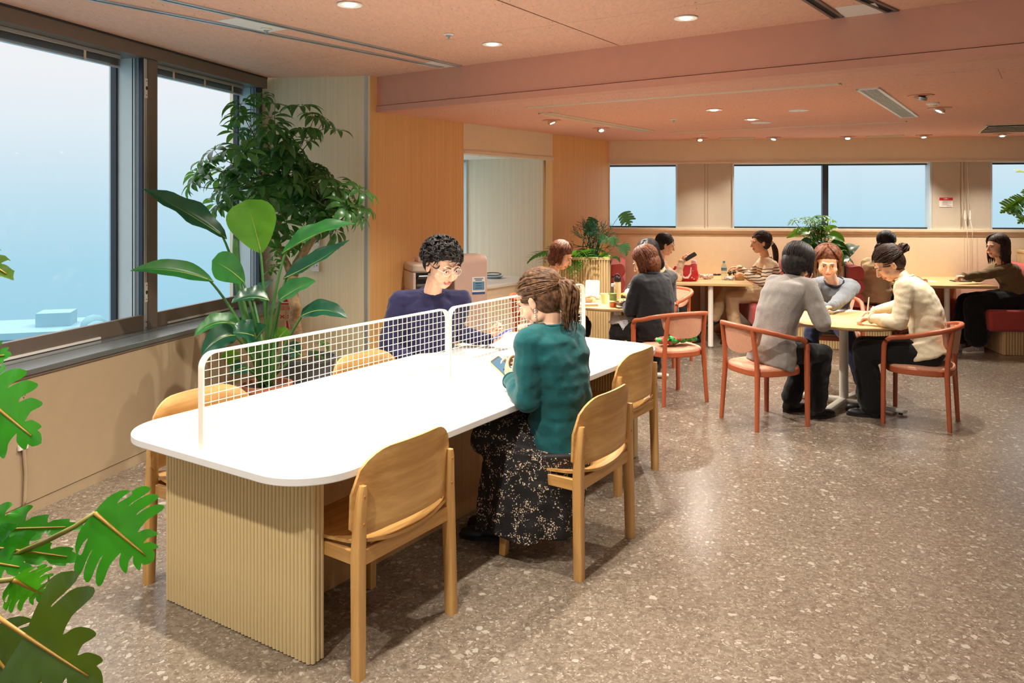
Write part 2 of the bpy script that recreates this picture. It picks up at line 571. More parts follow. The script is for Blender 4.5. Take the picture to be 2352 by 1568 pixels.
for k, (a, b) in enumerate(opens):
    wname = 'window_%d' % (k + 1)
    mb = MB(); fbox(mb, W2, MW, (a, 0.0, 0.785), (b, 0.035, 0.892)); fbox(mb, W2, MW, (a, 0.035, 0.70), (b, 0.26, 0.785))
    win = struct(mb.build(wname, 'bronze', bevel=0.004))
    mb = MB(); fbox(mb, W2, MW, (b - 0.012, 0.036, 0.78), (b + 0.07, 0.215, 2.712)); mb.build('jamb', 'pale_metal', win)
    mb = MB(); fbox(mb, W2, MW, (a - 0.012, 0.036, 0.78), (a + 0.005, 0.215, 2.712)); mb.build('jamb', 'pale_metal', win)
    mb = MB()
    for r in (0.042, 0.056, 0.078):
        fbox(mb, W2, MW, (b - 0.0128, r, 0.79), (b - 0.011, r + 0.008, 2.711))
    mb.build('jamb_groove', 'groove_dark', win)
    mb = MB()
    fbox(mb, W2, MW, (b - 0.03, 0.205, 0.78), (b - 0.008, 0.25, 2.711))
    fbox(mb, W2, MW, (a + 0.008, 0.205, 0.78), (a + 0.03, 0.25, 2.711))
    fbox(mb, W2, MW, (a, 0.205, 2.66), (b, 0.25, 2.712)); fbox(mb, W2, MW, (b - 0.012, 0.0, 0.892), (b + 0.04, 0.036, 2.712))
    mb.build('window_frame', 'bronze_dark', win)
    mb = MB(); fbox(mb, W2, MW, (a + 0.01, 0.222, 0.782), (b - 0.012, 0.230, 2.70)); mb.build('window_pane', 'window_glass', win)
    mb = MB(); fbox(mb, W2, MW, (a + 0.12, -0.010, 0.793), (b - 0.42, 0.0, 0.807)); mb.build('white_strip', 'white_plastic', win)  # thin white strip along the foot of the bottom rail
    # raised venetian blind
    if k < 2:
        bl = empty('venetian_blind', P3(W2((a + b) / 2, 0.10), 2.711), math.atan2(Wd.y, Wd.x),
                   ['grey venetian blind pulled up in the window beside the leafy tree', 'grey venetian blind pulled up in the large near window'][k], 'blind', 'raised window blinds')
        L = (b - a) - 0.20
        MB().box((-0.03, 0, -0.014), (L, 0.04, 0.026)).build('head_rail', 'aluminium', bl, bevel=0.002)
        mb = MB()
        for j in range(9):
            mb.box((-0.03 + 0.002 * math.sin(j * 2.1), 0.001 * math.cos(j), -0.032 - j * 0.0048), (L - 0.004 * (j % 2), 0.036, 0.0022))
        tag(mb.build('slat_stack', 'sill_metal', bl), kind='stuff')
        MB().box((-0.03, 0, -0.082), (L, 0.034, 0.012)).build('bottom_rail', 'aluminium', bl, bevel=0.003)
        for x in (-L * 0.33, 0.0, L * 0.33):
            MB().box((x, -0.0205, -0.056), (0.02, 0.003, 0.062)).build('ladder_tape', 'cream_metal', bl)
# sill and panels below
mb = MB(); fbox(mb, W2, MW, (TL, -0.318, 0.757), (0.0, 0.0, 0.788)); sill = struct(mb.build('trim_6', 'sill_metal', bevel=0.003))
mb = MB(); fbox(mb, W2, MW, (TL, -0.312, 0.742), (0.0, -0.28, 0.757)); mb.build('sill_edge', 'bronze', sill)
mb = MB()
for (a, b, r) in ((-5.9, -3.55, -0.20), (-3.2, -1.0, -0.11)):
    fbox(mb, W2, MW, (a, r, 0.788), (b, r + 0.006, 0.7888))
mb.build('sill_groove', 'groove_dark', sill)
mb = MB(); fbox(mb, W2, MW, (TL, -0.29, 0.0), (0.05, 0.30, 0.745)); wl = struct(mb.build('wall_left', 'groove_dark'))
mb = MB(); fbox(mb, W2, MW, (TL, -0.302, 0.0), (0.0, -0.2895, 0.062)); 
seams = [TL, -8.4, -5.6, -3.09, -1.07, 0.0]
for a, b in zip(seams[:-1], seams[1:]):
    m2 = MB(); fbox(m2, W2, MW, (a + 0.003, -0.307, 0.065), (b - 0.003, -0.285, 0.74)); m2.build('wall_panel', 'cream_panel', wl, bevel=0.002)
struct(MB().add(mb.v, mb.f).build('baseboard_left', 'cream_panel'))
mb = MB(); fbox(mb, W2, MW, (TL, 0.26, -3.0), (0.5, 0.5, 0.45)); struct(mb.build('wall_outer', 'cream_panel'))

# ---- timber faced pier and wall
pa, pb_ = W2(0.0, 0.4), Cc
struct(MB().slab(P3(W2(0.0, 0.35), 0), P3(Cc, 0), 0.12, 0, HU + 0.011).build('wall_pier', 'wood_pier'))
mb = MB(); dd = (Cc - Wp).normalized(); q = Cc - dd * 0.035
M_ = basis(dd, V2(-dd.y, dd.x))
mb.box((q.x, q.y, HU / 2), (0.024, 0.012, HU), M_); struct(mb.build('trim_7', 'aluminium'))
def ew(name, s0, s1, z0, z1, mat, r0=0.0, r1=0.14):
    m2 = MB(); fbox(m2, E2, ME, (s0, r0, z0), (s1, r1, z1)); return struct(m2.build(name, mat))
S0, S1, S2 = 1.304, 2.965, 4.327
ew('wall_timber', 0.0, S0, 0, HU, 'wood_wall')
ew('wall_timber_back', S1, S2 + 0.03, 0, HL + 0.02, 'wood_wall')
ew('wall_header', S0, S1, 2.215, HL + 0.02, 'cream_wall')
hd = ew('trim_8', S0, S1 + 0.01, 2.184, 2.218, 'cream_metal', -0.012, 0.16)
# alcove
DA = 1.32
m2 = MB(); fbox(m2, E2, ME, (S1, 0.10, 0.0), (S1 + 0.12, DA + 0.2, 2.4)); struct(m2.build('wall_alcove_right', 'wood_alcove'))
m2 = MB(); fbox(m2, E2, ME, (S0 - 0.12, 0.10, 0.0), (S0, DA + 0.2, 2.4)); struct(m2.build('wall_alcove_left', 'wood_alcove'))
m2 = MB(); fbox(m2, E2, ME, (S0 - 0.1, 0.10, 2.225), (S1 + 0.1, DA + 0.2, 2.30)); acl = struct(m2.build('ceiling_alcove', 'white_panel'))
m2 = MB(); fbox(m2, E2, ME, (S0, 0.42, 2.222), (S1, 0.44, 2.226)); fbox(m2, E2, ME, (S0, 0.50, 2.222), (S1, 0.515, 2.226)); m2.build('ceiling_slot', 'groove_dark', acl)
m2 = MB(); fbox(m2, E2, ME, (S0, DA, 0.70), (S1, DA + 0.06, 0.80)); aw = struct(m2.build('window_5', 'pale_metal'))
m2 = MB(); fbox(m2, E2, ME, (S1 - 0.028, DA - 0.02, 0.78), (S1, DA + 0.06, 2.23)); fbox(m2, E2, ME, (S0, DA, 2.19), (S1, DA + 0.06, 2.24)); m2.build('window_frame', 'pale_metal', aw)
m2 = MB(); fbox(m2, E2, ME, (S0, DA + 0.02, 0.79), (S1 - 0.02, DA + 0.03, 2.2)); m2.build('window_pane', 'window_glass', aw)
m2 = MB(); fbox(m2, E2, ME, (S0, DA + 0.06, -3), (S1, DA + 0.2, 0.72)); struct(m2.build('wall_alcove_sill', 'cream_wall'))
ct = empty('alcove_counter', P3(E2((S0 + S1) / 2, 0.7), 0), math.atan2(Ed.y, Ed.x), 'long white counter top built into the timber alcove', 'counter')
Lc = S1 - S0 - 0.004
MB().box((0, -0.0, 0.759), (Lc, 1.20, 0.03)).build('worktop', 'white_plastic', ct, bevel=0.003)
MB().box((0, -0.57, 0.372), (Lc, 0.03, 0.744)).build('front_panel', 'cream_wall', ct)

# ---- back wall with three windows
struct_b = []
def bwp(name, p0, p1, z0, z1, mat, r0=0.0, r1=0.18):
    m2 = MB(); fbox(m2, B2, MBk, (p0, r0, z0), (p1, r1, z1)); return struct(m2.build(name, mat))
ZS, ZT = 1.342, 2.185
plain('pier_grey', (200, 190, 172), 0.55, var=0.02)
bwp('wall_back', -0.1, 9.8, 0, ZS - 0.03, 'cream_wall')
bwp('wall_back_header', -0.1, 9.8, ZT + 0.02, HL + 0.02, 'cream_wall')
for nme, p0, p1 in (('wall_back_pier_1', 0.89, 1.605), ('wall_back_pier_2', 4.012, 4.713), ('wall_back_pier_3', 7.2, 9.8)):
    ob = bwp(nme, p0, p1, ZS - 0.03, ZT + 0.02, 'pier_grey', 0.012)
    if p1 < 6:
        m2 = MB(); c = (p0 + p1) / 2 + 0.0
        fbox(m2, B2, MBk, (c - 0.004, 0.009, ZS), (c + 0.004, 0.014, ZT)); fbox(m2, B2, MBk, (c + 0.034, 0.009, ZS), (c + 0.04, 0.014, ZT)); m2.build('panel_joint', 'cream_panel', ob)
bs = bwp('trim_9', -0.02, 9.8, ZS - 0.03, ZS, 'cream_metal', -0.02, 0.2)
bwp('trim_10', -0.02, 9.8, ZT, ZT + 0.022, 'cream_metal', -0.02, 0.2)
bwp('trim_11', -0.02, 9.8, ZS - 0.085, ZS - 0.078, 'cream_panel', -0.006, 0.02)
for k, (p0, p1, mull) in enumerate(((0.0, 0.89, None), (1.605, 4.012, 2.77), (4.713, 7.2, None))):
    m2 = MB()
    fbox(m2, B2, MBk, (p0, 0.10, ZS), (p1, 0.17, ZS + 0.022)); fbox(m2, B2, MBk, (p0, 0.10, ZT - 0.03), (p1, 0.17, ZT))
    ob = struct(m2.build('window_%d' % (6 + k), 'bronze_dark'))
    m2 = MB(); fbox(m2, B2, MBk, (p0, 0.13, ZS), (p1, 0.136, ZT)); m2.build('window_pane', 'window_glass', ob)
    m2 = MB(); fbox(m2, B2, MBk, (p1 - 0.012, 0.0, ZS), (p1 + 0.01, 0.17, ZT)); fbox(m2, B2, MBk, (p0 - 0.01, 0.0, ZS), (p0 + 0.012, 0.17, ZT)); m2.build('jamb', 'pale_metal', ob)
    m2 = MB(); fbox(m2, B2, MBk, (p0, 0.04, ZT - 0.012), (p1, 0.07, ZT)); m2.build('roller_blind_bar', 'white_plastic', ob)
    if mull:
        m2 = MB(); fbox(m2, B2, MBk, (mull - 0.035, 0.09, ZS), (mull + 0.035, 0.17, ZT)); m2.build('mullion', 'bronze_dark', ob)
# room ends that the photo does not show
wf = MB()
wf.span((-7, -4.75, 0), (11, -4.6, 0.8)); wf.span((-7, -4.75, 2.7), (11, -4.6, 3.0))
for x in (-5.5, -2.6, 0.3, 3.2, 6.1, 9.2): wf.span((x - 0.15, -4.75, 0.8), (x + 0.15, -4.6, 2.7))
struct(wf.build('wall_front', 'cream_wall'))
for k, x in enumerate((-5.35, -2.45, 0.45, 3.35, 6.25)):  # unseen window band, added behind the camera for cool fill daylight
    ob = struct(MB().span((x, -4.72, 0.8), (x + 2.6 if x < 6 else x + 2.8, -4.71, 2.7)).build('window_%d' % (9 + k), 'window_glass'))
struct(MB().span((9.3, -4.6, 0), (9.45, 13, 3)).build('wall_right', 'cream_wall'))


# ---- far away, dim in the fog below the near window
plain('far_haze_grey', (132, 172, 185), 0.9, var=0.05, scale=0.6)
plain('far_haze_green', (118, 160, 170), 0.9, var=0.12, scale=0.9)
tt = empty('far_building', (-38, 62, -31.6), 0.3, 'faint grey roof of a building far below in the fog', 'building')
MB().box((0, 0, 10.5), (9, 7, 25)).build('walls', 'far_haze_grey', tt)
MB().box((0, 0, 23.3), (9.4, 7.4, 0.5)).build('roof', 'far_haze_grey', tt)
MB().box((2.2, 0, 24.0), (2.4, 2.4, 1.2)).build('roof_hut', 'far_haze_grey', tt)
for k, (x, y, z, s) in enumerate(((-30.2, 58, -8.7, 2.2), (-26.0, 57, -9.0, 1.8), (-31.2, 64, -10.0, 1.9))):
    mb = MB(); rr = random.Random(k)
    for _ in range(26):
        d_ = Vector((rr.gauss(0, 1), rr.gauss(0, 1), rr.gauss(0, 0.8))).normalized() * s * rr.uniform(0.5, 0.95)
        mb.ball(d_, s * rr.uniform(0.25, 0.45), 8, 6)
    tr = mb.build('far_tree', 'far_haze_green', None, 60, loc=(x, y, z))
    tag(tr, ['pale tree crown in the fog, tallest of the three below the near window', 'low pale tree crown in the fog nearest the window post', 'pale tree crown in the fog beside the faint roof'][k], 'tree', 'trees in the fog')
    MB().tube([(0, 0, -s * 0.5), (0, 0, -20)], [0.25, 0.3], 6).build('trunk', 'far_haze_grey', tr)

# ------------------------------------------------------------------ ceiling fittings
emission('lamp_glow', (255, 240, 214), 14.0)
plain('reflector', (225, 215, 200), 0.2, metal=0.8)
def spot(name, loc, w, parent, target=None, ang=120, blend=0.6, col=WARM, r=0.035):
    ld = bpy.data.lights.new(name, 'SPOT')
    ld.energy = w; ld.color = col; ld.spot_size = R(ang); ld.spot_blend = blend; ld.shadow_soft_size = r
    lo = bpy.data.objects.new(name, ld); COL.objects.link(lo)
    lo.parent = parent; lo.location = loc
    if target is not None:
        lo.rotation_euler = (Vector(target) - Vector(loc)).to_track_quat('-Z', 'Y').to_euler()
    return lo
def downlight(x, y, z, label, kind='open', w=SPOT_W, aim=None, ang=115, group='recessed ceiling downlights'):
    t = empty('downlight', (x, y, z), 0, label, 'ceiling light', group)
    if kind == 'open':
        MB().lathe([(0.056, -0.001), (0.072, -0.0015), (0.075, -0.006), (0.068, -0.009), (0.056, -0.004)], 24).build('trim_ring', 'white_plastic', t, 40)
        MB().lathe([(0.057, -0.0035), (0.036, -0.0015), (0.03, -0.001)], 24).build('reflector', 'reflector', t, 60)
        MB().lathe([(0.034, -0.0045), (0.03, -0.0105), (0.016, -0.0135), (0.0, -0.0145)], 20).build('lamp', 'lamp_glow', t, 60)
    else:                                             # adjustable: dark aperture, lamp peeping out tilted
        MB().lathe([(0.078, -0.001), (0.092, -0.002), (0.093, -0.006), (0.078, -0.005)], 24).build('trim_ring', 'beam_paint', t, 40)
        MB().lathe([(0.079, -0.003), (0.04, -0.002), (0.0, -0.0015)], 24).build('aperture', 'bronze', t, 60)
        d_ = Vector((aim[0] - x, aim[1] - y, aim[2] - z)).normalized()
        Mq = d_.to_track_quat('-Z', 'Y').to_matrix()
        MB().lathe([(0.044, 0.012), (0.047, -0.01), (0.042, -0.012)], 20, (0, 0, -0.018), Mq).build('lamp_head', 'reflector', t, 40)
        MB().lathe([(0.0415, -0.0075), (0.025, -0.0125), (0.0, -0.0145)], 18, (0, 0, -0.018), Mq).build('lamp', 'lamp_glow', t, 60)
    tgt = None if aim is None else (aim[0] - x, aim[1] - y, aim[2] - z)
    spot('downlight_beam', (0, 0, -0.045), w, t, tgt, ang)
    return t
def ceil_pt(u, v, z):
    return at(u, v, FPX * (z - EYE) / (HV - v))
GRID = [(803, 9, 'recessed downlight above the window side of the white table near its middle'),
        (1131, 100, 'recessed downlight above the far window side of the white table'),
        (1575, 40, 'recessed downlight above the third oak chair beyond the green sweater')]
for u, v, lb in GRID:
    p = ceil_pt(u, v, HU); downlight(p.x, p.y, HU, lb)
# the same grid of lamps goes on behind and beside the camera
for k, (a, b, w_, lb) in enumerate(((1.22, -0.44, 1.05, 'above the near oak chairs'), (-0.155, 1.0, 0.95, 'beyond the near window side table corner'), (-0.155, -0.44, 1.3, 'in front of the near table corner'), (2.59, -1.88, 0.15, 'over the open floor nearest the beam'), (1.22, -1.88, 0.15, 'over the middle of the open floor'), (-0.155, -1.88, 0.15, 'over the open floor beside the camera'),
                                 (-1.53, 1.0, 0.7, 'above the philodendron'), (-1.53, -0.44, 1.0, 'just behind the camera'), (-1.53, -1.88, 0.15, 'behind the camera to its right'), (1.22, -3.3, 0.12, 'farthest out over the open floor'), (-0.155, -3.3, 0.12, 'far out behind the camera'))):
    p = T2(a, b); downlight(p.x, p.y, HU, 'recessed ceiling downlight ' + lb, w=SPOT_W * w_)
LOW = [(1268, 276, (1.05, 7.6, 0.7), 'adjustable spotlight close to the timber wall above the left round table', 1.7),
       (1381, 294, (1.1, 7.8, 0.7), 'adjustable spotlight with a star of glare beside the narrow air grille', 1.8),
       (1640, 251, None, 'small round downlight between the two long ceiling slots, leftmost of three', 0.8),
       (1726, 273, None, 'small round downlight beside the larger flat disc on the lower ceiling', 0.8),
       (1608, 317, (2.3, 9.4, 0.75), 'spotlight at the back wall above the first booth table', 0.65),
       (1777, 315, (2.75, 9.6, 0.75), 'spotlight at the back wall between the two small air grilles', 0.6),
       (1947, 313, (3.9, 9.4, 0.9), 'spotlight at the back wall above the window mullion', 0.65),
       (2122, 310, (4.9, 9.3, 0.75), 'spotlight at the back wall above the second booth table', 0.75),
       (2302, 307, (5.6, 9.0, 0.5), 'spotlight at the back wall below the cream air unit', 0.65),
       (2115, 219, (2.8, 6.7, 0.7), 'adjustable spotlight in front of the square hatch, upper of a pair', 1.0),
       (2158, 248, (2.7, 6.9, 0.7), 'adjustable spotlight beside the ceiling detector, lower of a pair', 1.0)]
for u, v, aim, lb, k in LOW:
    p = ceil_pt(u, v, HL)
    downlight(p.x, p.y, HL, lb, 'open' if aim is None else 'tilt', SPOT_W * k * 0.95, aim, 105, 'spotlights of the lower ceiling')
# flush slots: aluminium channel with a dark gap
def slot(p0, p1, z, wd, label, name='air_slot', mat='aluminium', gap=0.4, cat='air slot', fin=None):
    p0 = Vector(p0[:2]); p1 = Vector(p1[:2]); d_ = (p1 - p0); L = d_.length
    t = empty(name, (*((p0 + p1) / 2), z), math.atan2(d_.y, d_.x), label, cat, 'linear slots in the ceiling')
    g = wd * gap / 2
    mb = MB(); mb.box((0, (wd / 2 + g) / 2, -0.004), (L, wd / 2 - g, 0.009)); mb.box((0, -(wd / 2 + g) / 2, -0.004), (L, wd / 2 - g, 0.009))
    mb.box((L / 2 - 0.006, 0, -0.004), (0.012, wd, 0.009)); mb.box((-L / 2 + 0.006, 0, -0.004), (0.012, wd, 0.009))
    mb.build('channel', mat, t)
    MB().box((0, 0, -0.0012), (L - 0.01, 2 * g, 0.002)).build('gap', 'groove_dark' if fin is None else fin, t)
    return t
c_ = lambda u, v, z: ceil_pt(u, v, z)
A0, A1 = c_(225, -1, HU), c_(1015, 153, HU); B0_, B1 = c_(385, -1, HU), c_(1055, 150.5, HU)
slot(A1 + (A0 - A1) * 2.2, A1, HU, 0.058, 'long dark ceiling slot with pale edges nearer the windows')
slot(B1 + (B0_ - B1) * 2.2, B1, HU, 0.058, 'long dark ceiling slot with pale edges farther from the windows')
C0, C1 = c_(1865, 0, HU), c_(1925, 39, HU); D0, D1 = c_(1990, -1, HU), c_(2050, 25, HU)
slot(C1 + (C0 - C1) * 6, C1, HU, 0.075, 'wide dark ceiling slot left of the white panel at the beam', mat='bronze', gap=0.5)
slot(D1 + (D0 - D1) * 6, D1, HU, 0.075, 'wide dark ceiling slot right of the white panel at the beam', mat='bronze', gap=0.5)
slot(c_(1212, 246, HL), c_(1932, 191, HL), HL, 0.05, 'long thin white slot line nearer the beam', mat='cream_metal', gap=0.3, fin='pale_metal')
slot(c_(1541, 304, HL), c_(2083, 278, HL), HL, 0.045, 'long thin cream slot line nearer the back wall', mat='cream_metal', gap=0.25, fin='cream_panel')
def quad_plate(pts, z, th, name, mat, label=None, cat=None, group=None, parent=None):
    c = sum((Vector(p[:2]) for p in pts), Vector((0, 0))) / len(pts)
    ob = MB().prism([(p[0] - c.x, p[1] - c.y) for p in pts], -th, 0.001).build(name, mat, parent, bevel=0.0015, loc=(c.x, c.y, z))
    return tag(ob, label, cat, group)
for pts, lb in (([(497, 47), (545, 40), (660, 66), (615, 74)], 'white ceiling panel with a sprinkler between the two long slots'),
                ([(957, 147), (1003, 139), (1050, 150), (1012, 156)], 'small white ceiling panel between the slots at the beam'),
                ([(1918, 18), (2010, 6), (2030, 29), (1938, 39)], 'white ceiling panel between the two wide slots')):
    quad_plate([c_(u, v, HU) for u, v in pts][::-1], HU, 0.004, 'ceiling_plate', 'white_panel', lb, 'ceiling panel', 'white ceiling plates')
def sprinkler(u, v, z, label):
    p = c_(u, v, z)
    t = empty('sprinkler', (p.x, p.y, z), 0, label, 'sprinkler', 'ceiling sprinklers')
    MB().lathe([(0.036, -0.001), (0.038, -0.005), (0.022, -0.012), (0.02, -0.002)], 18).build('flange', 'white_plastic', t, 40)
    MB().lathe([(0.009, -0.003), (0.009, -0.02), (0.004, -0.028), (0.004, -0.034)], 10).build('nozzle', 'aluminium', t, 40)
    MB().lathe([(0.016, -0.034), (0.016, -0.036), (0.0, -0.0365)], 12).build('deflector', 'aluminium', t)
sprinkler(612, 66, HU - 0.004, 'sprinkler on the white ceiling panel near the windows')
sprinkler(1031, 78, HU, 'sprinkler between two downlights above the white table')
sprinkler(1547, 273, HL, 'sprinkler beside the narrow air grille on the lower ceiling')
sprinkler(1613, 308, HL, 'sprinkler at the back wall above the first booth')
p = E2(2.0, 0.33); tsp = empty('sprinkler', (p.x, p.y, 2.225), 0, 'sprinkler on the alcove ceiling', 'sprinkler', 'ceiling sprinklers')
MB().lathe([(0.036, -0.001), (0.038, -0.005), (0.022, -0.012), (0.02, -0.002)], 18).build('flange', 'white_plastic', tsp, 40)
MB().lathe([(0.009, -0.003), (0.009, -0.02), (0.004, -0.03)], 10).build('nozzle', 'aluminium', tsp, 40)
for u, v, r, lb in ((1835, 253, 0.085, 'flat white ceiling disc with a centre dot'), (1748, 281, 0.10, 'plain cream ceiling disc, largest on the lower ceiling')):
    p = c_(u, v, HL)
    t = empty('ceiling_speaker', (p.x, p.y, HL), 0, lb, 'ceiling disc', 'ceiling discs')
    MB().lathe([(r, -0.001), (r * 0.98, -0.006), (r * 0.8, -0.008), (0.0, -0.009)], 28).build('cover', 'white_plastic', t, 40)
    MB().lathe([(0.012, -0.009), (0.01, -0.012), (0, -0.0125)], 10).build('centre_button', 'cream_metal', t, 40)
p = c_(2142, 236, HL); t = empty('smoke_detector', (p.x, p.y, HL), 0, 'small domed detector between the pair of adjustable spotlights', 'detector')
MB().lathe([(0.05, -0.001), (0.05, -0.012), (0.035, -0.02)], 20).build('base', 'white_plastic', t, 40)
MB().lathe([(0.034, -0.02), (0.03, -0.032), (0.0, -0.036)], 18).build('dome', 'cream_metal', t, 40)
def grille(pts, z, nf, label, mat='white_plastic', lp=True):
    """rectangular grille: frame and fins along its long side"""
    P = [Vector(c_(u, v, z)[:2]) for u, v in pts]
    c = sum(P, Vector((0, 0))) / 4
    ex = ((P[2] - P[1]) + (P[3] - P[0])) / 2; ey = ((P[1] - P[0]) + (P[2] - P[3])) / 2
    L, Wd_ = ex.length, ey.length
    t = empty('air_grille', (c.x, c.y, z), math.atan2(ex.y, ex.x), label, 'air grille', 'ceiling air grilles')
    f = min(0.022, Wd_ * 0.16)
    mb = MB()
    for s in (-1, 1):
        mb.box((0, s * (Wd_ / 2 - f / 2), -0.005), (L, f, 0.012)); mb.box((s * (L / 2 - f / 2), 0, -0.005), (f, Wd_, 0.012))
    mb.build('frame', mat, t, bevel=0.002)
    MB().box((0, 0, -0.0008), (L - f, Wd_ - f, 0.001)).build('duct', 'groove_dark', t)
    fb = MB().box((0, 0, 0), (L - 2 * f, (Wd_ - 2 * f) / nf * 0.45, 0.007), Matrix.Rotation(R(25), 3, 'X')).mesh('fin')
    for k in range(nf):
        mkobj('fin', fb, mat, t, loc=(0, -Wd_ / 2 + f + (Wd_ - 2 * f) * (k + 0.5) / nf, -0.005))
    return t
grille([(1965, 204), (2020, 200), (2110, 266), (2070, 269)], HL, 7, 'white bar grille in the lower ceiling between downlights')
grille([(1240, 260), (1262, 257), (1503, 299), (1480, 301)], HL, 3, 'long narrow cream grille near the timber wall', 'cream_metal')
grille([(1650, 318.5), (1652, 315.5), (1732, 314.5), (1730, 317.5)], HL, 2, 'small cream grille above the first back window', 'cream_metal')
grille([(1990, 314.8), (1992, 311.8), (2078, 309), (2076, 312)], HL, 2, 'small cream grille above the second back window', 'cream_metal')
grille([(2262, 303), (2247, 287), (2420, 281), (2440, 297)], HL, 5, 'cream air unit grille at the edge of the lower ceiling', 'cream_metal')
quad_plate([c_(u, v, HL) for u, v in ((2103, 173), (2127, 195), (2302, 181), (2292, 157))], HL, 0.003, 'ceiling_hatch', 'ceiling_board_low', 'square access hatch flush in the terracotta lower ceiling', 'hatch')

# ------------------------------------------------------------------ furniture materials
wood('oak', (214, 170, 108), (178, 130, 70), 'z', 26, 0.06, 0.42, 1.0)
wood('oak_x', (216, 172, 108), (170, 120, 62), 'x', 15, 0.045, 0.42, 1.15, 0.35)
wood('oak_y', (214, 170, 108), (176, 128, 68), 'y', 20, 0.05, 0.42, 1.0)
wood('slat_oak', (224, 204, 158), (198, 174, 126), 'z', 70, 0.02, 0.5, 1.0)
wood('base_oak', (206, 164, 112), (186, 142, 92), 'z', 60, 0.015, 0.5, 1.0)
wood('top_oak', (222, 188, 136), (202, 164, 112), 'x', 22, 0.03, 0.4, 1.0)
plain('solid_white', (226, 225, 224), 0.38, var=0.012)
plain('screen_cream', (240, 230, 214), 0.45, var=0.01)
plain('terracotta', (178, 92, 56), 0.42, var=0.05, coat=0.15)
plain('pink_fabric', (214, 160, 132), 0.85, var=0.05, scale=60, bumpy=0.25, bscale=500)
plain('red_fabric', (178, 72, 68), 0.85, var=0.08, scale=50, bumpy=0.3, bscale=400, sheen=0.2)
plain('leg_white', (228, 224, 214), 0.35, var=0.01)
plain('chrome', (190, 190, 190), 0.2, metal=0.9)
plain('dowel', (176, 124, 66), 0.5)
plain('soil', (70, 52, 40), 0.95, var=0.3, scale=40, bumpy=0.6)

# ------------------------------------------------------------------ the long white table
TZ = 0.734
tb = empty('communal_table', P3(TO, 0), math.atan2(Td.y, Td.x), 'long white-topped communal table on a ribbed oak base', 'table')
# local frame: x along the table, y across (towards the windows)
ol = rounded(-0.172, 2.975, -0.158, 1.043, 0.235, 12)
MB().prism(ol, TZ - 0.032, TZ).build('tabletop', 'solid_white', tb, 35, bevel=0.004)
BW = 0.883
sl = MB()
n_ = 7; r_ = 0.0092
arc = [(-0.004 - 0.0072 * math.sin(math.pi * k / (n_ - 1)), r_ * math.cos(math.pi * k / (n_ - 1))) for k in range(n_)]
sl.prism([(0.0, r_)] + arc[::1] + [(0.0, -r_)], 0.004, TZ - 0.033)
slm = sl.mesh('slat'); slm.shade_smooth(); slm.set_sharp_from_angle(angle=R(60))
def slat_row(parent, p0, p1, nrm, count, z=0.0):
    """half-round slats standing side by side from p0 to p1, facing nrm"""
    p0 = Vector(p0); p1 = Vector(p1)
    a = math.atan2(-nrm[1], -nrm[0])
    for k in range(count):
        p = p0 + (p1 - p0) * ((k + 0.5) / count)
        ob = mkobj('slat', slm, 'slat_oak', parent, loc=(p.x, p.y, z + 0.0008 * ((k * 7) % 3)))
        ob.rotation_euler = (0, 0, a)
MB().span((0.0, 0.008, 0.0), (0.056, BW - 0.004, TZ - 0.033)).build('end_panel', 'base_oak', tb)
slat_row(tb, (0.0, BW), (0.0, 0.004), (-1, 0), 43)
slat_row(tb, (-0.002, 0.004), (0.058, 0.004), (0, -1), 3)
MB().span((2.80, 0.008, 0.0), (2.856, BW - 0.004, TZ - 0.033)).build('end_panel', 'base_oak', tb)
slat_row(tb, (2.80, BW), (2.80, 0.004), (-1, 0), 43)
slat_row(tb, (2.798, 0.004), (2.858, 0.004), (0, -1), 3)
MB().span((0.056, 0.365, 0.0), (2.80, 0.52, TZ - 0.033)).build('spine_panel', 'base_oak', tb)
MB().span((0.056, 0.345, 0.60), (2.80, 0.365, TZ - 0.034)).build('spine_rail', 'base_oak', tb)
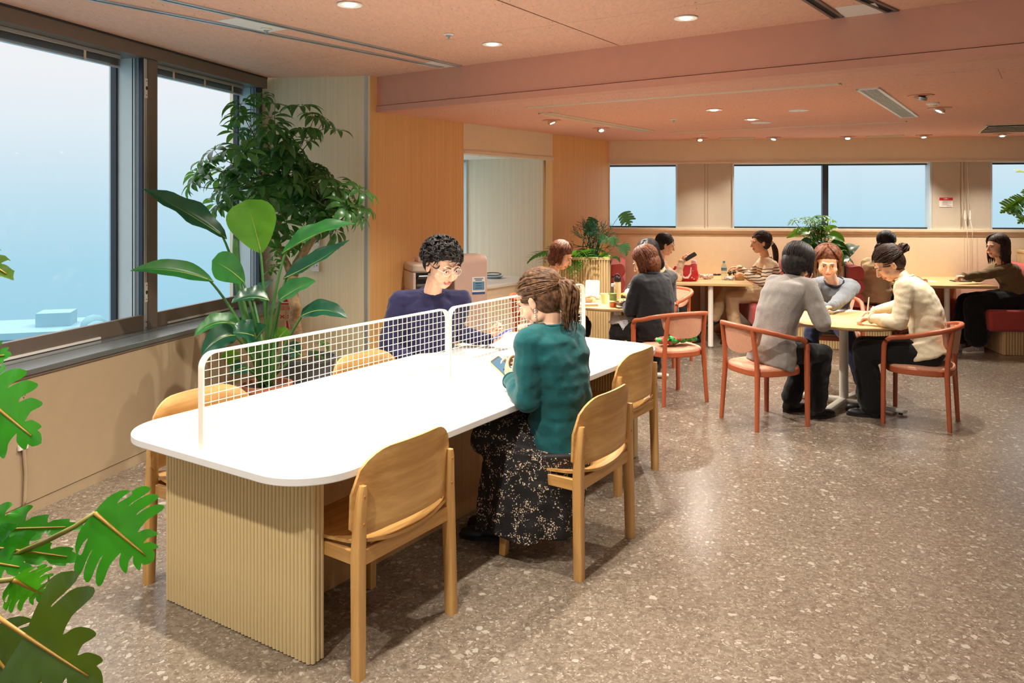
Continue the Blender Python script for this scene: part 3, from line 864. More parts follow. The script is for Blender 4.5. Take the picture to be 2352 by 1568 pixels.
# mesh screens along its middle
def screen(x0, x1, label):
    t = empty('desk_screen', P3(T2((x0 + x1) / 2, 0.465), TZ), math.atan2(Td.y, Td.x), label, 'screen', 'wire screens on the white table')
    L = x1 - x0; H_ = 0.378; rr = 0.058
    pts = [(-L / 2, 0.0)] + [(-L / 2 + rr - rr * math.cos(R(a)), H_ - rr + rr * math.sin(R(a))) for a in range(0, 91, 10)] + [(L / 2 - rr + rr * math.sin(R(a)), H_ - rr + rr * math.cos(R(a))) for a in range(0, 91, 10)] + [(L / 2, 0.0)]
    MB().sweep([(x, 0, z) for x, z in pts], 0.030, 0.0075, (0, 1, 0)).build('frame', 'screen_cream', t) if False else None
    mb = MB()
    rs = []
    for i, (x, z) in enumerate(pts):
        a = Vector(pts[max(i - 1, 0)]); b = Vector(pts[min(i + 1, len(pts) - 1)])
        d_ = (b - a).normalized(); nn = Vector((-d_.y, d_.x)) * 0.0035
        rs.append([Vector((x + nn.x, -0.015, z + nn.y)), Vector((x + nn.x, 0.015, z + nn.y)), Vector((x - nn.x, 0.015, z - nn.y)), Vector((x - nn.x, -0.015, z - nn.y))])
    mb.rings(rs)
    mb.box((0, 0, 0.0025), (L, 0.030, 0.005))
    mb.build('frame', 'screen_cream', t, 40)
    nx = 44; nz = 12
    mb = MB()
    for k in range(1, nx):
        x = -L / 2 + L * k / nx
        e_ = L / 2 - abs(x)
        top = H_ - 0.003 if e_ > rr else H_ - rr + math.sqrt(max(0, rr * rr - (rr - e_) ** 2)) - 0.002
        mb.tube([(x, -0.012, 0.004), (x, -0.012, top)], 0.0016, 5)
    for k in range(1, nz):
        z = H_ * k / nz
        e_ = 0.0 if z < H_ - rr else rr - math.sqrt(max(0, rr * rr - (z - H_ + rr) ** 2))
        mb.tube([(-L / 2 + e_, -0.0148, z), (L / 2 - e_, -0.0148, z)], 0.0016, 5)
    mb.build('wire_grid', 'screen_cream', t, 60)
    return t
screen(-0.132, 1.402, 'cream wire mesh screen on the near half of the white table')
screen(1.418, 2.968, 'cream wire mesh screen on the far half of the white table')

# ------------------------------------------------------------------ oak side chair
def oak_chair():
    t = empty('oak_chair')
    for s in (-1, 1):
        # rear leg runs up behind the backrest
        mb = MB()
        path = [(s * 0.270, -0.212, 0.0), (s * 0.262, -0.203, 0.43), (s * 0.257, -0.206, 0.56), (s * 0.254, -0.214, 0.655), (s * 0.2535, -0.217, 0.682)]
        W_ = [0.040, 0.042, 0.038, 0.030, 0.020]; D_ = [0.042, 0.044, 0.040, 0.033, 0.026]
        rs = []
        for (x, y, z), w_, d_ in zip(path, W_, D_):
            c = 0.004
            rs.append([Vector((x + a, y + b, z)) for a, b in ((w_ / 2, d_ / 2 - c), (w_ / 2 - c, d_ / 2), (-w_ / 2 + c, d_ / 2), (-w_ / 2, d_ / 2 - c), (-w_ / 2, -d_ / 2 + c), (-w_ / 2 + c, -d_ / 2), (w_ / 2 - c, -d_ / 2), (w_ / 2, -d_ / 2 + c))])
        mb.rings(rs); leg = mb.build('leg', 'oak', t, 50)
        mb = MB()
        for z in (0.545, 0.645):
            mb.lathe([(0.0055, -0.002), (0.0055, 0.0015), (0.0, 0.002)], 10, (s * 0.2555, -0.2265 - (0.004 if z > 0.6 else 0), z), Matrix.Rotation(R(90), 3, 'X'))
        mb.build('dowel', 'dowel', leg, 40)
        mb = MB()
        rs = []
        for x, y, z, w_ in ((s * 0.243, 0.214, 0.0, 0.036), (s * 0.228, 0.200, 0.425, 0.042)):
            rs.append([Vector((x + a * w_ / 2, y + b * w_ / 2, z)) for a, b in ((1, 1), (-1, 1), (-1, -1), (1, -1))])
        mb.rings(rs[::-1]); mb.build('leg', 'oak', t, bevel=0.004)
        MB().sweep([(s * 0.248, -0.19, 0.412), (s * 0.226, 0.19, 0.408)], 0.022, 0.052, r=0.003).build('side_rail', 'oak_y', t)
    MB().sweep([(-0.25, -0.203, 0.418), (0.25, -0.203, 0.418)], 0.022, 0.058, r=0.003).build('rear_rail', 'oak_x', t)
    MB().sweep([(-0.22, 0.2, 0.40), (0.22, 0.2, 0.40)], 0.022, 0.045, r=0.003).build('front_rail', 'oak_x', t)
    # moulded seat: dished across, rear edge turned up at the sides
    nx, ny, th = 15, 13, 0.012
    def seat(u, v):
        hw = 0.235 + 0.018 * math.cos(v * 1.3)
        x = u * hw; y = -0.215 + (v + 1) / 2 * 0.455
        if v < -0.8: x *= 1 - 0.05 * ((-0.8 - v) / 0.2) ** 2
        z = 0.443 + 0.028 * abs(u) ** 2.4 * (0.35 + 0.65 * (1 - (v + 1) / 2)) - 0.010 * max(0, v) ** 2
        if v < -0.6: z += 0.014 * ((-0.6 - v) / 0.4) ** 2
        return Vector((x, y - (1 - u * u) * 0.018 * max(0, -v) ** 3, z))
    top = [[seat(-1 + 2 * i / (nx - 1), -1 + 2 * j / (ny - 1)) for j in range(ny)] for i in range(nx)]
    def shell(top, th, nrm):
        mb = MB()
        a = len(top); b = len(top[0])
        vs = [p for r in top for p in r] + [p - nrm * th for r in top for p in r]
        fs = []
        for i in range(a - 1):
            for j in range(b - 1):
                q = (i * b + j, (i + 1) * b + j, (i + 1) * b + j + 1, i * b + j + 1)
                fs.append(q); fs.append(tuple(k + a * b for k in q[::-1]))
        edge = [(i, 0) for i in range(a)] + [(a - 1, j) for j in range(1, b)] + [(i, b - 1) for i in range(a - 2, -1, -1)] + [(0, j) for j in range(b - 2, 0, -1)]
        for k in range(len(edge)):
            p, q = edge[k], edge[(k + 1) % len(edge)]
            i0, i1 = p[0] * b + p[1], q[0] * b + q[1]
            fs.append((i1, i0, i0 + a * b, i1 + a * b))
        return mb.add(vs, fs)
    shell(top, th, Vector((0, 0, 1))).build('seat', 'oak_x', t, 40)
    # backrest: bent sheet with big round upper corners
    nx, nz = 21, 12
    cols = []
    for i in range(nx):
        u = -1 + 2 * i / (nx - 1)
        x = u * 0.283
        rr = 0.155
        e_ = 0.283 - abs(x)
        ztop = 0.805 if e_ >= rr else 0.805 - (rr - math.sqrt(max(0, rr * rr - (rr - e_) ** 2))) * 0.95
        ztop -= 0.010 * (abs(u) ** 2)
        zbot = 0.496 + 0.010 * (1 - u * u)
        if abs(u) > 0.9: zbot += 0.03 * ((abs(u) - 0.9) / 0.1) ** 2
        col = []
        for j in range(nz):
            z = zbot + (ztop - zbot) * j / (nz - 1)
            y = -0.236 + 0.062 * abs(u) ** 2.1 - 0.045 * (z - 0.50)
            col.append(Vector((x, y, z)))
        cols.append(col)
    shell(cols, 0.011, Vector((0, -1, 0.0)) * -1).build('backrest', 'oak_x', t, 40)
    return t
OAK = oak_chair()
def place(proto, first, x, y, face, label, cat, group, z=0.0):
    o_ = proto if not first else copy_tree(proto)
    o_.location = (x, y, z); o_.rotation_euler = (0, 0, yaw_of(face))
    return tag(o_, label, cat, group)
G_OAK = 'oak chairs around the white table'
for k, (a, b, f, lb) in enumerate((
        (0.305, 0.012, 1, 'oak chair with rounded backrest, nearest of all, at the white table corner'),
        (1.387, -0.292, 1, 'oak chair that the person in the green sweater sits on'),
        (2.407, 0.008, 1, 'empty oak chair beyond the green sweater at the far end of the table'),
        (0.31, 0.872, -1, 'oak chair on the window side with its top showing behind the screen, nearest the foliage'),
        (1.40, 0.872, -1, 'oak chair on the window side seen through the mesh below the navy sweater'))):
    p = T2(a, b); place(OAK, k, p.x, p.y, Ts * f, lb, 'chair', G_OAK)
MAN_P = T2(2.16, 1.10); MAN_F = Vector((0.30, -0.95))
place(OAK, 1, MAN_P.x, MAN_P.y, MAN_F, 'oak chair that the man in the navy sweater sits on', 'chair', G_OAK)

# ------------------------------------------------------------------ terracotta armchair
def arm_chair():
    t = empty('terracotta_armchair')
    def leg_rings(path, w_):
        mb = MB(); mb.sweep(path, w_, w_, (0, 1, 0), r=0.006); return mb
    # horseshoe rail: front foot, up, bent back over the arm, round the back and down again
    half = [(0.235, 0.225, 0.0), (0.232, 0.222, 0.44), (0.236, 0.216, 0.58)]
    for k in range(0, 7):
        a = R(15 * k); half.append((0.240 + 0.006 * k / 6, 0.216 - 0.075 * (1 - math.cos(a)), 0.58 + 0.085 * math.sin(a)))
    arm = [(0.254, 0.07, 0.676), (0.262, -0.03, 0.699), (0.262, -0.10, 0.718), (0.246, -0.17, 0.735), (0.205, -0.225, 0.748), (0.14, -0.256, 0.755), (0.07, -0.270, 0.758)]
    right = half + arm
    for s in (-1, 1):
        MB().sweep([(s * x, y, z) for x, y, z in half[:3]], [0.034, 0.040, 0.037], [0.030, 0.034, 0.036], (0, 1, 0), r=0.007).build('leg', 'terracotta', t, 60)
    full = [(-x, y, z) for x, y, z in right[2:]] + [(0, -0.274, 0.759)] + [(x, y, z) for x, y, z in right[2:][::-1]]
    pts = [Vector(p) for p in full]
    mb = MB(); rs = []
    for i, p in enumerate(pts):
        tn = (pts[min(i + 1, len(pts) - 1)] - pts[max(i - 1, 0)]).normalized()
        side = tn.cross(Vector((0, 0, 1)))
        out = Vector((p.x, p.y - 0.02, 0)); 
        wz = abs(tn.z)
        x_ = (Vector((1, 0, 0)) if wz > 0.75 else side.normalized())
        if x_.dot(Vector((1, 0, 0))) < 0 and wz > 0.75: x_ = -x_
        if wz > 0.75:
            y_ = tn.cross(x_).normalized(); x_ = y_.cross(tn).normalized()
            if p.x > 0: pass
        else:
            y_ = x_.cross(tn).normalized()
        a, b = 0.0175, 0.0185
        c = 0.007
        sec = [(a, b - c), (a - c, b), (-a + c, b), (-a, b - c), (-a, -b + c), (-a + c, -b), (a - c, -b), (a, -b + c)]
        rs.append((p, x_, y_, sec))
    # keep section axes continuous
    prev = None; rr = []
    for p, x_, y_, sec in rs:
        if prev is not None:
            best = max(((x_, y_), (-x_, -y_), (y_, -x_), (-y_, x_)), key=lambda q: q[0].dot(prev[0]) + q[1].dot(prev[1]))
            x_, y_ = best
        prev = (x_, y_)
        rr.append([p + x_ * u + y_ * v for u, v in sec])
    mb.rings(rr); mb.build('arm_rail', 'terracotta', t, 60)
    for s in (-1, 1):
        MB().sweep([(s * 0.215, -0.225, 0.0), (s * 0.196, -0.205, 0.40), (s * 0.190, -0.208, 0.52), (s * 0.182, -0.240, 0.745)], [0.030, 0.036, 0.032, 0.030], [0.030, 0.036, 0.034, 0.032], (0, 1, 0), r=0.008).build('leg', 'terracotta', t, 60)
    # seat ring and pad
    def out(k, g):
        a = 2 * math.pi * k / 40
        cx_, sy_ = math.cos(a), math.sin(a)
        q = 3.0
        rx = 0.232 + g; ry = 0.226 + g
        f = (abs(cx_) ** q + abs(sy_) ** q) ** (-1 / q)
        return (cx_ * rx * f * (1.0 + 0.03 * sy_), sy_ * ry * f)
    MB().prism([out(k, 0.008) for k in range(40)], 0.392, 0.438).build('seat_ring', 'terracotta', t, 40, bevel=0.006)
    rs = []
    for g, z in ((0.004, 0.437), (0.004, 0.446), (-0.004, 0.456), (-0.03, 0.464), (-0.10, 0.468), (-0.2, 0.468)):
        rs.append([Vector((*out(k, g), z)) for k in range(40)])
    MB().rings(rs).build('seat_pad', 'pink_fabric', t, 50)
    # half-moon upholstered backrest below the rail
    cols = []
    nx = 21
    for i in range(nx):
        u = -1 + 2 * i / (nx - 1)
        x = u * 0.212
        y = -0.262 + 0.075 * abs(u) ** 2.2
        ztop = 0.748 - 0.014 * u * u
        zbot = ztop - 0.010 - 0.185 * math.sqrt(max(0.0, 1 - abs(u) ** 2.6))
        cols.append([Vector((x, y + 0.025 * ((ztop - z_) / 0.2) ** 1.2, z_)) for z_ in [zbot + (ztop - zbot) * j / 7 for j in range(8)]])
    a_, b_ = nx, 8
    mb = MB()
    vs = [p + Vector((0, 0.013, 0)) for r in cols for p in r] + [p - Vector((0, 0.013, 0)) for r in cols for p in r]
    fs = []
    for i in range(a_ - 1):
        for j in range(b_ - 1):
            q = (i * b_ + j, (i + 1) * b_ + j, (i + 1) * b_ + j + 1, i * b_ + j + 1)
            fs.append(q[::-1]); fs.append(tuple(k + a_ * b_ for k in q))
    edge = [(i, 0) for i in range(a_)] + [(a_ - 1, j) for j in range(1, b_)] + [(i, b_ - 1) for i in range(a_ - 2, -1, -1)] + [(0, j) for j in range(b_ - 2, 0, -1)]
    for k in range(len(edge)):
        p, q = edge[k], edge[(k + 1) % len(edge)]
        i0, i1 = p[0] * b_ + p[1], q[0] * b_ + q[1]
        fs.append((i0, i1, i1 + a_ * b_, i0 + a_ * b_))
    mb.add(vs, fs).build('back_pad', 'pink_fabric', t, 50)
    return t
ARM = arm_chair()
G_ARM = 'terracotta armchairs at the round tables'
CH = {'bag': ((1.366, 6.857), (-0.387, 0.922), 'terracotta armchair with a green bag on its seat'),
      'grey': ((1.935, 6.13), (0.93, 0.36), 'terracotta armchair that the person in the grey cardigan sits on'),
      'cream': ((3.16, 6.14), (-0.81, 0.59), 'terracotta armchair that the person in the cream cardigan sits on'),
      'dark': ((1.60, 8.40), (-0.62, -0.78), 'terracotta armchair mostly hidden behind the black sweater'),
      'lan': ((0.26, 7.85), (0.97, -0.1), 'terracotta armchair behind the far wire screen at the left round table'),
      'denim': ((3.08, 7.62), (-0.28, -0.96), 'terracotta armchair under the person in the denim jacket')}
for k, (c, f, lb) in enumerate(CH.values()):
    place(ARM, k, c[0], c[1], f, lb, 'chair', G_ARM)

# ------------------------------------------------------------------ round tables
def round_table(x, y, rz, label):
    t = empty('round_table', (x, y, 0), rz, label, 'table', 'round oak tables')
    ri = 0.55
    MB().lathe([(0.0, 0.697), (ri - 0.03, 0.697), (ri - 0.003, 0.710), (ri, 0.718), (ri, 0.724), (ri - 0.003, 0.727), (0.0, 0.727)], 64).build('tabletop', 'top_oak', t, 30)
    MB().lathe([(0.14, 0.690), (0.14, 0.697), (0.04, 0.697)], 24).build('mounting_plate', 'leg_white', t, 40)
    MB().lathe([(0.036, 0.045), (0.036, 0.692)], 24).build('column', 'leg_white', t, 40)
    for k in range(4):
        a = R(90 * k); d_ = Vector((math.cos(a), math.sin(a), 0))
        mb = MB(); mb.sweep([d_ * 0.015 + Vector((0, 0, 0.045)), d_ * 0.28 + Vector((0, 0, 0.036)), d_ * 0.46 + Vector((0, 0, 0.030)), d_ * 0.485 + Vector((0, 0, 0.028))], [0.062, 0.060, 0.058, 0.048], [0.045, 0.036, 0.028, 0.018], r=0.006)
        lg = mb.build('leg', 'leg_white', t, 50)
        MB().lathe([(0.016, 0.0), (0.016, 0.02)], 12, d_ * 0.44).build('glide', 'black_plastic', lg, 40)
    return t
RT2 = (2.762, 6.615); RT1 = (1.02, 7.68)
round_table(*RT2, R(-131), 'round oak table with white cross foot between the grey and cream cardigans')
round_table(*RT1, R(-8), 'round oak table with lunch boxes behind the wire screen')

# ------------------------------------------------------------------ booths along the back wall
def bk(p, q, z=0.0):
    v = B2(p, -q); return Vector((v.x, v.y, z))
RB = math.atan2(Bd.y, Bd.x)
def booth_table(p0, p1, q1, label, zt=0.752):
    c = bk((p0 + p1) / 2, 0)
    t = empty('booth_table', (c.x, c.y, 0), RB, label, 'table', 'rectangular booth tables')
    L = p1 - p0
    MB().span((-L / 2, -q1, zt - 0.03), (L / 2, -0.004, zt)).build('tabletop', 'top_oak', t, bevel=0.003)
    lg = MB().lathe([(0.03, 0.02), (0.03, zt - 0.03)], 20, (0, -q1 + 0.07, 0)).build('leg', 'leg_white', t, 40)
    MB().lathe([(0.026, 0.0), (0.026, 0.02)], 16, (0, -q1 + 0.07, 0)).build('glide', 'chrome', lg, 40)
    lg = MB().lathe([(0.03, 0.02), (0.03, zt - 0.03)], 20, (0, -0.15, 0)).build('leg', 'leg_white', t, 40)
    MB().lathe([(0.026, 0.0), (0.026, 0.02)], 16, (0, -0.15, 0)).build('glide', 'chrome', lg, 40)
    return t
booth_table(0.74, 1.665, 1.27, 'oak booth table with the red lunch bag against the back wall')
booth_table(3.30, 4.31, 1.14, 'oak booth table at the right with the clasped hands on it')
plain('under_panel', (170, 130, 92), 0.5, var=0.05)
m2 = MB(); fbox(m2, B2, MBk, (0.75, -0.02, 0.0), (1.66, 0.0, 0.72)); struct(m2.build('trim_12', 'base_oak'))
m2 = MB(); fbox(m2, B2, MBk, (3.31, -0.02, 0.0), (4.30, 0.0, 0.72)); struct(m2.build('trim_13', 'base_oak'))

def slat_skin(mb, a, b, z0, z1, pitch=0.028, out=0.012):
    """thin half-round battens side by side on a face a->b (outwards to the right of a->b)"""
    a = Vector(a[:2]); b = Vector(b[:2]); d_ = (b - a); L = d_.length; d_.normalize(); n = Vector((d_.y, -d_.x))
    k_ = max(1, int(L / pitch)); w_ = L / k_
    for k in range(k_):
        c = a + d_ * (w_ * (k + 0.5))
        h = w_ * 0.40
        ol = [c - d_ * h, c - d_ * h * 0.75 + n * out * 0.8, c + n * out, c + d_ * h * 0.75 + n * out * 0.8, c + d_ * h]
        mb.prism([(p.x, p.y) for p in ol][::-1], z0, z1)
def sofa(p_front, p_back, q0, q1, label, group='red booth sofas'):
    """bench along the wall's depth; p_front is the seat edge, p_back the outer side of the back"""
    s = 1 if p_back > p_front else -1
    c = bk(p_front, 0)
    t = empty('booth_sofa', (c.x, c.y, 0), RB, label, 'sofa', group)
    w_ = abs(p_back - p_front); sw = w_ - 0.17
    X = lambda x: s * x
    def bx(mb, x0, x1, y0, y1, z0, z1): return mb.span((X(x0), y0, z0), (X(x1), y1, z1))
    bx(MB(), 0.16, w_ - 0.01, -q1 + 0.05, -q0, 0, 0.258).build('plinth', 'base_oak', t)
    mb = MB()
    e0, e1 = (X(0.16), -q1 + 0.05), (X(w_ - 0.01), -q1 + 0.05)
    slat_skin(mb, e0 if s > 0 else e1, e1 if s > 0 else e0, 0.004, 0.256)
    f0, f1 = (X(0.16), -q0), (X(0.16), -q1 + 0.05)
    slat_skin(mb, f0 if s > 0 else f1, f1 if s > 0 else f0, 0.004, 0.256)
    tag(mb.build('plinth_battens', 'slat_oak', t, 60), kind='stuff')
    bx(MB(), 0.0, sw + 0.02, -q1, -q0, 0.258, 0.492).build('seat_cushion', 'red_fabric', t, 60, bevel=0.035)
    # back: stacked horizontal rolls
    z = 0.50
    for h in (0.155, 0.155, 0.155):
        mb = MB(); rs = []
        for k in range(13):
            a = -math.pi / 2 + math.pi * k / 12
            rs.append((math.cos(a), math.sin(a)))
        pr = [(X(sw + 0.06 - 0.055 * ca), z + h / 2 + h / 2 * sa) for ca, sa in rs] + [(X(w_), z + h - 0.012), (X(w_), z + 0.012)]
        P0 = [Vector((x, -q1 + 0.01, zz)) for x, zz in pr]; P1 = [Vector((x, -q0, zz)) for x, zz in pr]
        mb.rings([P0, P1]); mb.build('back_roll', 'red_fabric', t, 60)
        z += h
    return t
sofa(0.74, 0.06, 0.05, 1.28, 'red booth sofa backing onto the planter at the timber wall')
sofa(1.665, 2.33, 0.05, 1.22, 'red booth sofa under the striped sweater')
sofa(3.34, 2.72, 0.05, 1.22, 'red booth sofa under the beige blouse')
sofa(4.20, 4.95, 0.05, 1.20, 'red booth sofa under the person in the black vest')

def planter(p0, p1, q0, q1, zt, label):
    c = bk((p0 + p1) / 2, (q0 + q1) / 2)
    t = empty('slatted_planter', (c.x, c.y, 0), RB, label, 'planter', 'slatted planters')
    w_ = (p1 - p0) / 2; d_ = (q1 - q0) / 2
    mb = MB()
    for a, b in (((-w_, -d_), (w_, -d_)), ((w_, -d_), (w_, d_)), ((w_, d_), (-w_, d_)), ((-w_, d_), (-w_, -d_))):
        slat_skin(mb, a, b, 0.01, zt - 0.03)
    MB().span((-w_, -d_, 0), (w_, d_, zt - 0.06)).build('box', 'base_oak', t)
    tag(mb.build('battens', 'slat_oak', t, 60), kind='stuff')
    rm = MB()
    for x0, x1, y0, y1 in ((-w_ - 0.015, w_ + 0.015, -d_ - 0.015, -d_ + 0.02), (-w_ - 0.015, w_ + 0.015, d_ - 0.02, d_ + 0.015), (-w_ - 0.015, -w_ + 0.02, -d_, d_), (w_ - 0.02, w_ + 0.015, -d_, d_)):
        rm.span((x0, y0, zt - 0.03), (x1, y1, zt))
    rm.build('rim', 'slat_oak', t, bevel=0.002)
    MB().span((-w_ + 0.02, -d_ + 0.02, zt - 0.06), (w_ - 0.02, d_ - 0.02, zt - 0.025)).build('soil', 'soil', t)
    return t
planter(-0.507, 0.045, 1.30, 1.70, 1.07, 'slatted planter against the timber wall under the spiky bush')
planter(2.36, 2.69, 0.10, 1.10, 1.03, 'slatted planter between the two booth sofas')
planter(4.99, 5.40, 0.05, 1.40, 1.10, 'slatted planter at the edge behind the black vest')

# ------------------------------------------------------------------ beige office machines by the timber wall
plain('machine_beige', (214, 190, 174), 0.4, var=0.02)
plain('machine_pink', (212, 182, 168), 0.42, var=0.02)
plain('machine_dark', (88, 82, 80), 0.4)
plain('paper', (236, 234, 228), 0.7, var=0.02)
plain('sticker_blue', (104, 150, 178), 0.5, var=0.1, scale=160)
plain('sticker_deep', (34, 84, 150), 0.5)
mp = E2(0.62, -0.36)
mc = empty('document_machine', (mp.x, mp.y, 0), math.atan2(Ed.y, Ed.x) - R(34), 'beige rounded office machine with a dark tray slot and blue sticker', 'machine')
ol = rounded(-0.36, 0.33, -0.22, 0.22, 0.06, 6)
MB().prism(rounded(-0.36, -0.05, -0.21, 0.22, 0.05, 6), 0.03, 0.90).build('cabinet', 'machine_beige', mc, 40, bevel=0.01)
MB().prism(rounded(-0.36, -0.05, -0.21, 0.22, 0.05, 6), 1.06, 1.14).build('head', 'machine_beige', mc, 40, bevel=0.02)
MB().span((-0.33, -0.10, 0.90), (-0.07, 0.2, 1.06)).build('recess', 'machine_dark', mc)
MB().span((-0.36, -0.20, 0.90), (-0.335, 0.2, 1.06)).build('cheek', 'machine_beige', mc, bevel=0.006)
MB().box((-0.2, -0.13, 1.0), (0.22, 0.16, 0.012), Matrix.Rotation(R(-24), 3, 'X')).build('tray', 'aluminium', mc, bevel=0.003)
MB().box((-0.2, -0.175, 0.945), (0.26, 0.05, 0.03)).build('tray_lip', 'machine_dark', mc, bevel=0.01)
side = [(-0.20, 0.03), (0.21, 0.03), (0.21, 1.08)] + [(0.15 + 0.06 * math.cos(R(a)), 1.14 + 0.06 * math.sin(R(a))) for a in range(0, 91, 15)] + [(-0.13 + 0.07 * math.cos(R(a)), 1.13 + 0.07 * math.sin(R(a))) for a in range(90, 181, 15)]
Mx = Matrix(((0, 0, 1), (1, 0, 0), (0, 1, 0)))
MB().prism([(y, z) for y, z in side], 0.02, 0.33, Mx).build('tower', 'machine_pink', mc, 30, bevel=0.008)
MB().box((-0.17, 0.08, 1.16), (0.20, 0.16, 0.05)).build('lid', 'machine_pink', mc, bevel=0.018)
st = MB().box((0.245, -0.2035, 0.93), (0.125, 0.003, 0.155)).build('sticker', 'paper', mc)
MB().box((0.245, -0.2055, 0.927), (0.108, 0.002, 0.075)).build('picture', 'sticker_blue', st)
MB().box((0.245, -0.2055, 0.862), (0.122, 0.002, 0.016)).build('band', 'sticker_deep', st)
mb = MB()
for k in range(2):
    mb.box((0.245, -0.2055, 0.992 - 0.013 * k), (0.085 - 0.02 * k, 0.002, 0.006))
for k in range(3):
    mb.box((0.245, -0.207, 0.95 - 0.022 * k), (0.06 - 0.01 * (k % 2), 0.002, 0.005))
mb.build('print', 'sticker_deep', st)
for x, y in ((-0.3, -0.16), (0.28, -0.16), (-0.3, 0.17), (0.28, 0.17)):
    MB().lathe([(0.018, 0.0), (0.018, 0.032)], 10, (x, y, 0)).build('foot', 'black_plastic', mc)

# ------------------------------------------------------------------ people
def skinmat(name, c):
    m, nt, b, out = new_mat(name)
    v = coords(nt)
    nz = N(nt, 'ShaderNodeTexNoise'); nz.inputs['Scale'].default_value = 30; nz.inputs['Detail'].default_value = 4
    nt.links.new(v, nz.inputs['Vector'])
    a = lin(c)
    nt.links.new(ramp(nt, nz.outputs[0], [(0.3, (a[0] * 0.93, a[1] * 0.88, a[2] * 0.86, 1)), (0.7, a + (1,))]), b.inputs['Base Color'])
    b.inputs['Roughness'].default_value = 0.48
    b.inputs['Subsurface Weight'].default_value = 0.08
    b.inputs['Subsurface Radius'].default_value = (0.012, 0.005, 0.003)
    b.inputs['Subsurface Scale'].default_value = 0.5
    MATS[name] = m
def cloth(name, c, rough=0.9, var=0.08, knit=0.0, weave=700, sheen=0.15):
    m, nt, b, out = new_mat(name)
    v = coords(nt)
    n1 = N(nt, 'ShaderNodeTexNoise'); n1.inputs['Scale'].default_value = weave * 0.25; n1.inputs['Detail'].default_value = 4
    n2 = N(nt, 'ShaderNodeTexNoise'); n2.inputs['Scale'].default_value = 9; n2.inputs['Detail'].default_value = 3
    nt.links.new(v, n1.inputs['Vector']); nt.links.new(v, n2.inputs['Vector'])
    a = lin(c)
    nt.links.new(ramp(nt, n1.outputs[0], [(0.3, tuple(x * (1 - var * 1.6) for x in a) + (1,)), (0.7, tuple(min(1, x * (1 + var)) for x in a) + (1,))]), b.inputs['Base Color'])
    b.inputs['Roughness'].default_value = rough
    b.inputs['Sheen Weight'].default_value = sheen
    b.inputs['Specular IOR Level'].default_value = 0.25
    mx = math_(nt, 'ADD', math_(nt, 'MULTIPLY', n1.outputs[0], 0.35 + knit), math_(nt, 'MULTIPLY', n2.outputs[0], 1.3))
    bump(nt, b, mx, 0.35, 0.008)
    MATS[name] = m
def hairmat(name, c1, c2):
    m, nt, b, out = new_mat(name)
    v = coords(nt)
    n1 = N(nt, 'ShaderNodeTexNoise'); n1.inputs['Scale'].default_value = 55; n1.inputs['Detail'].default_value = 4
    nt.links.new(v, n1.inputs['Vector'])
    nt.links.new(ramp(nt, n1.outputs[0], [(0.34, c2), (0.66, c1)]), b.inputs['Base Color'])
    b.inputs['Roughness'].default_value = 0.52
    b.inputs['Specular IOR Level'].default_value = 0.28
    MATS[name] = m
skinmat('skin', (236, 190, 160)); skinmat('skin_tan', (226, 172, 138))
plain('lips', (196, 116, 104), 0.45, var=0.02); plain('eye_white', (235, 232, 228), 0.2, var=0.01); plain('iris', (40, 28, 22), 0.2); plain('brow', (52, 38, 30), 0.8)
hairmat('hair_black', (48, 43, 42), (18, 15, 16)); hairmat('hair_brown', (128, 92, 62), (58, 38, 26)); hairmat('hair_dark', (72, 50, 40), (28, 20, 17)); hairmat('hair_auburn', (130, 76, 48), (60, 33, 22))
plain('shoe_black', (24, 22, 22), 0.5, var=0.1); plain('shoe_grey', (150, 142, 136), 0.75, var=0.08); plain('sole_white', (214, 208, 198), 0.7)

def to_mesh(mb, name, voxel=0.007, smooth=3, factor=0.5):
    """one closed surface grown around the given volumes"""
    me = mb.mesh(name)
    ob = bpy.data.objects.new(name, me); COL.objects.link(ob)
    md = ob.modifiers.new('r', 'REMESH'); md.mode = 'VOXEL'; md.voxel_size = voxel
    if smooth:
        sm = ob.modifiers.new('s', 'SMOOTH'); sm.factor = factor; sm.iterations = smooth
    dg = bpy.context.evaluated_depsgraph_get(); dg.update()
    out = bpy.data.meshes.new_from_object(ob.evaluated_get(dg))
    bpy.data.objects.remove(ob); bpy.data.meshes.remove(me)
    out.name = name; out.materials.clear(); out.shade_smooth()
    return out
def cap(mb, p0, r0, p1, r1, n=12):
    """tapered capsule"""
    p0 = Vector(p0); p1 = Vector(p1); d = p1 - p0; L = max(d.length, 1e-4); t = d / L
    M = t.to_track_quat('Z', 'Y').to_matrix()
    prof = []
    for k in range(4): a = R(-90 + 22.5 * k); prof.append((max(r0 * math.cos(a), 1e-4), r0 * math.sin(a)))
    prof.append((r0, 0)); prof.append(((r0 + r1) / 2, L / 2)); prof.append((r1, L))
    for k in range(1, 5): a = R(22.5 * k); prof.append((max(r1 * math.cos(a), 1e-4), L + r1 * math.sin(a)))
    return mb.lathe(prof, n, p0, M)
def chain(mb, pts, rads, n=12):
    for i in range(len(pts) - 1): cap(mb, pts[i], rads[i], pts[i + 1], rads[i + 1], n)
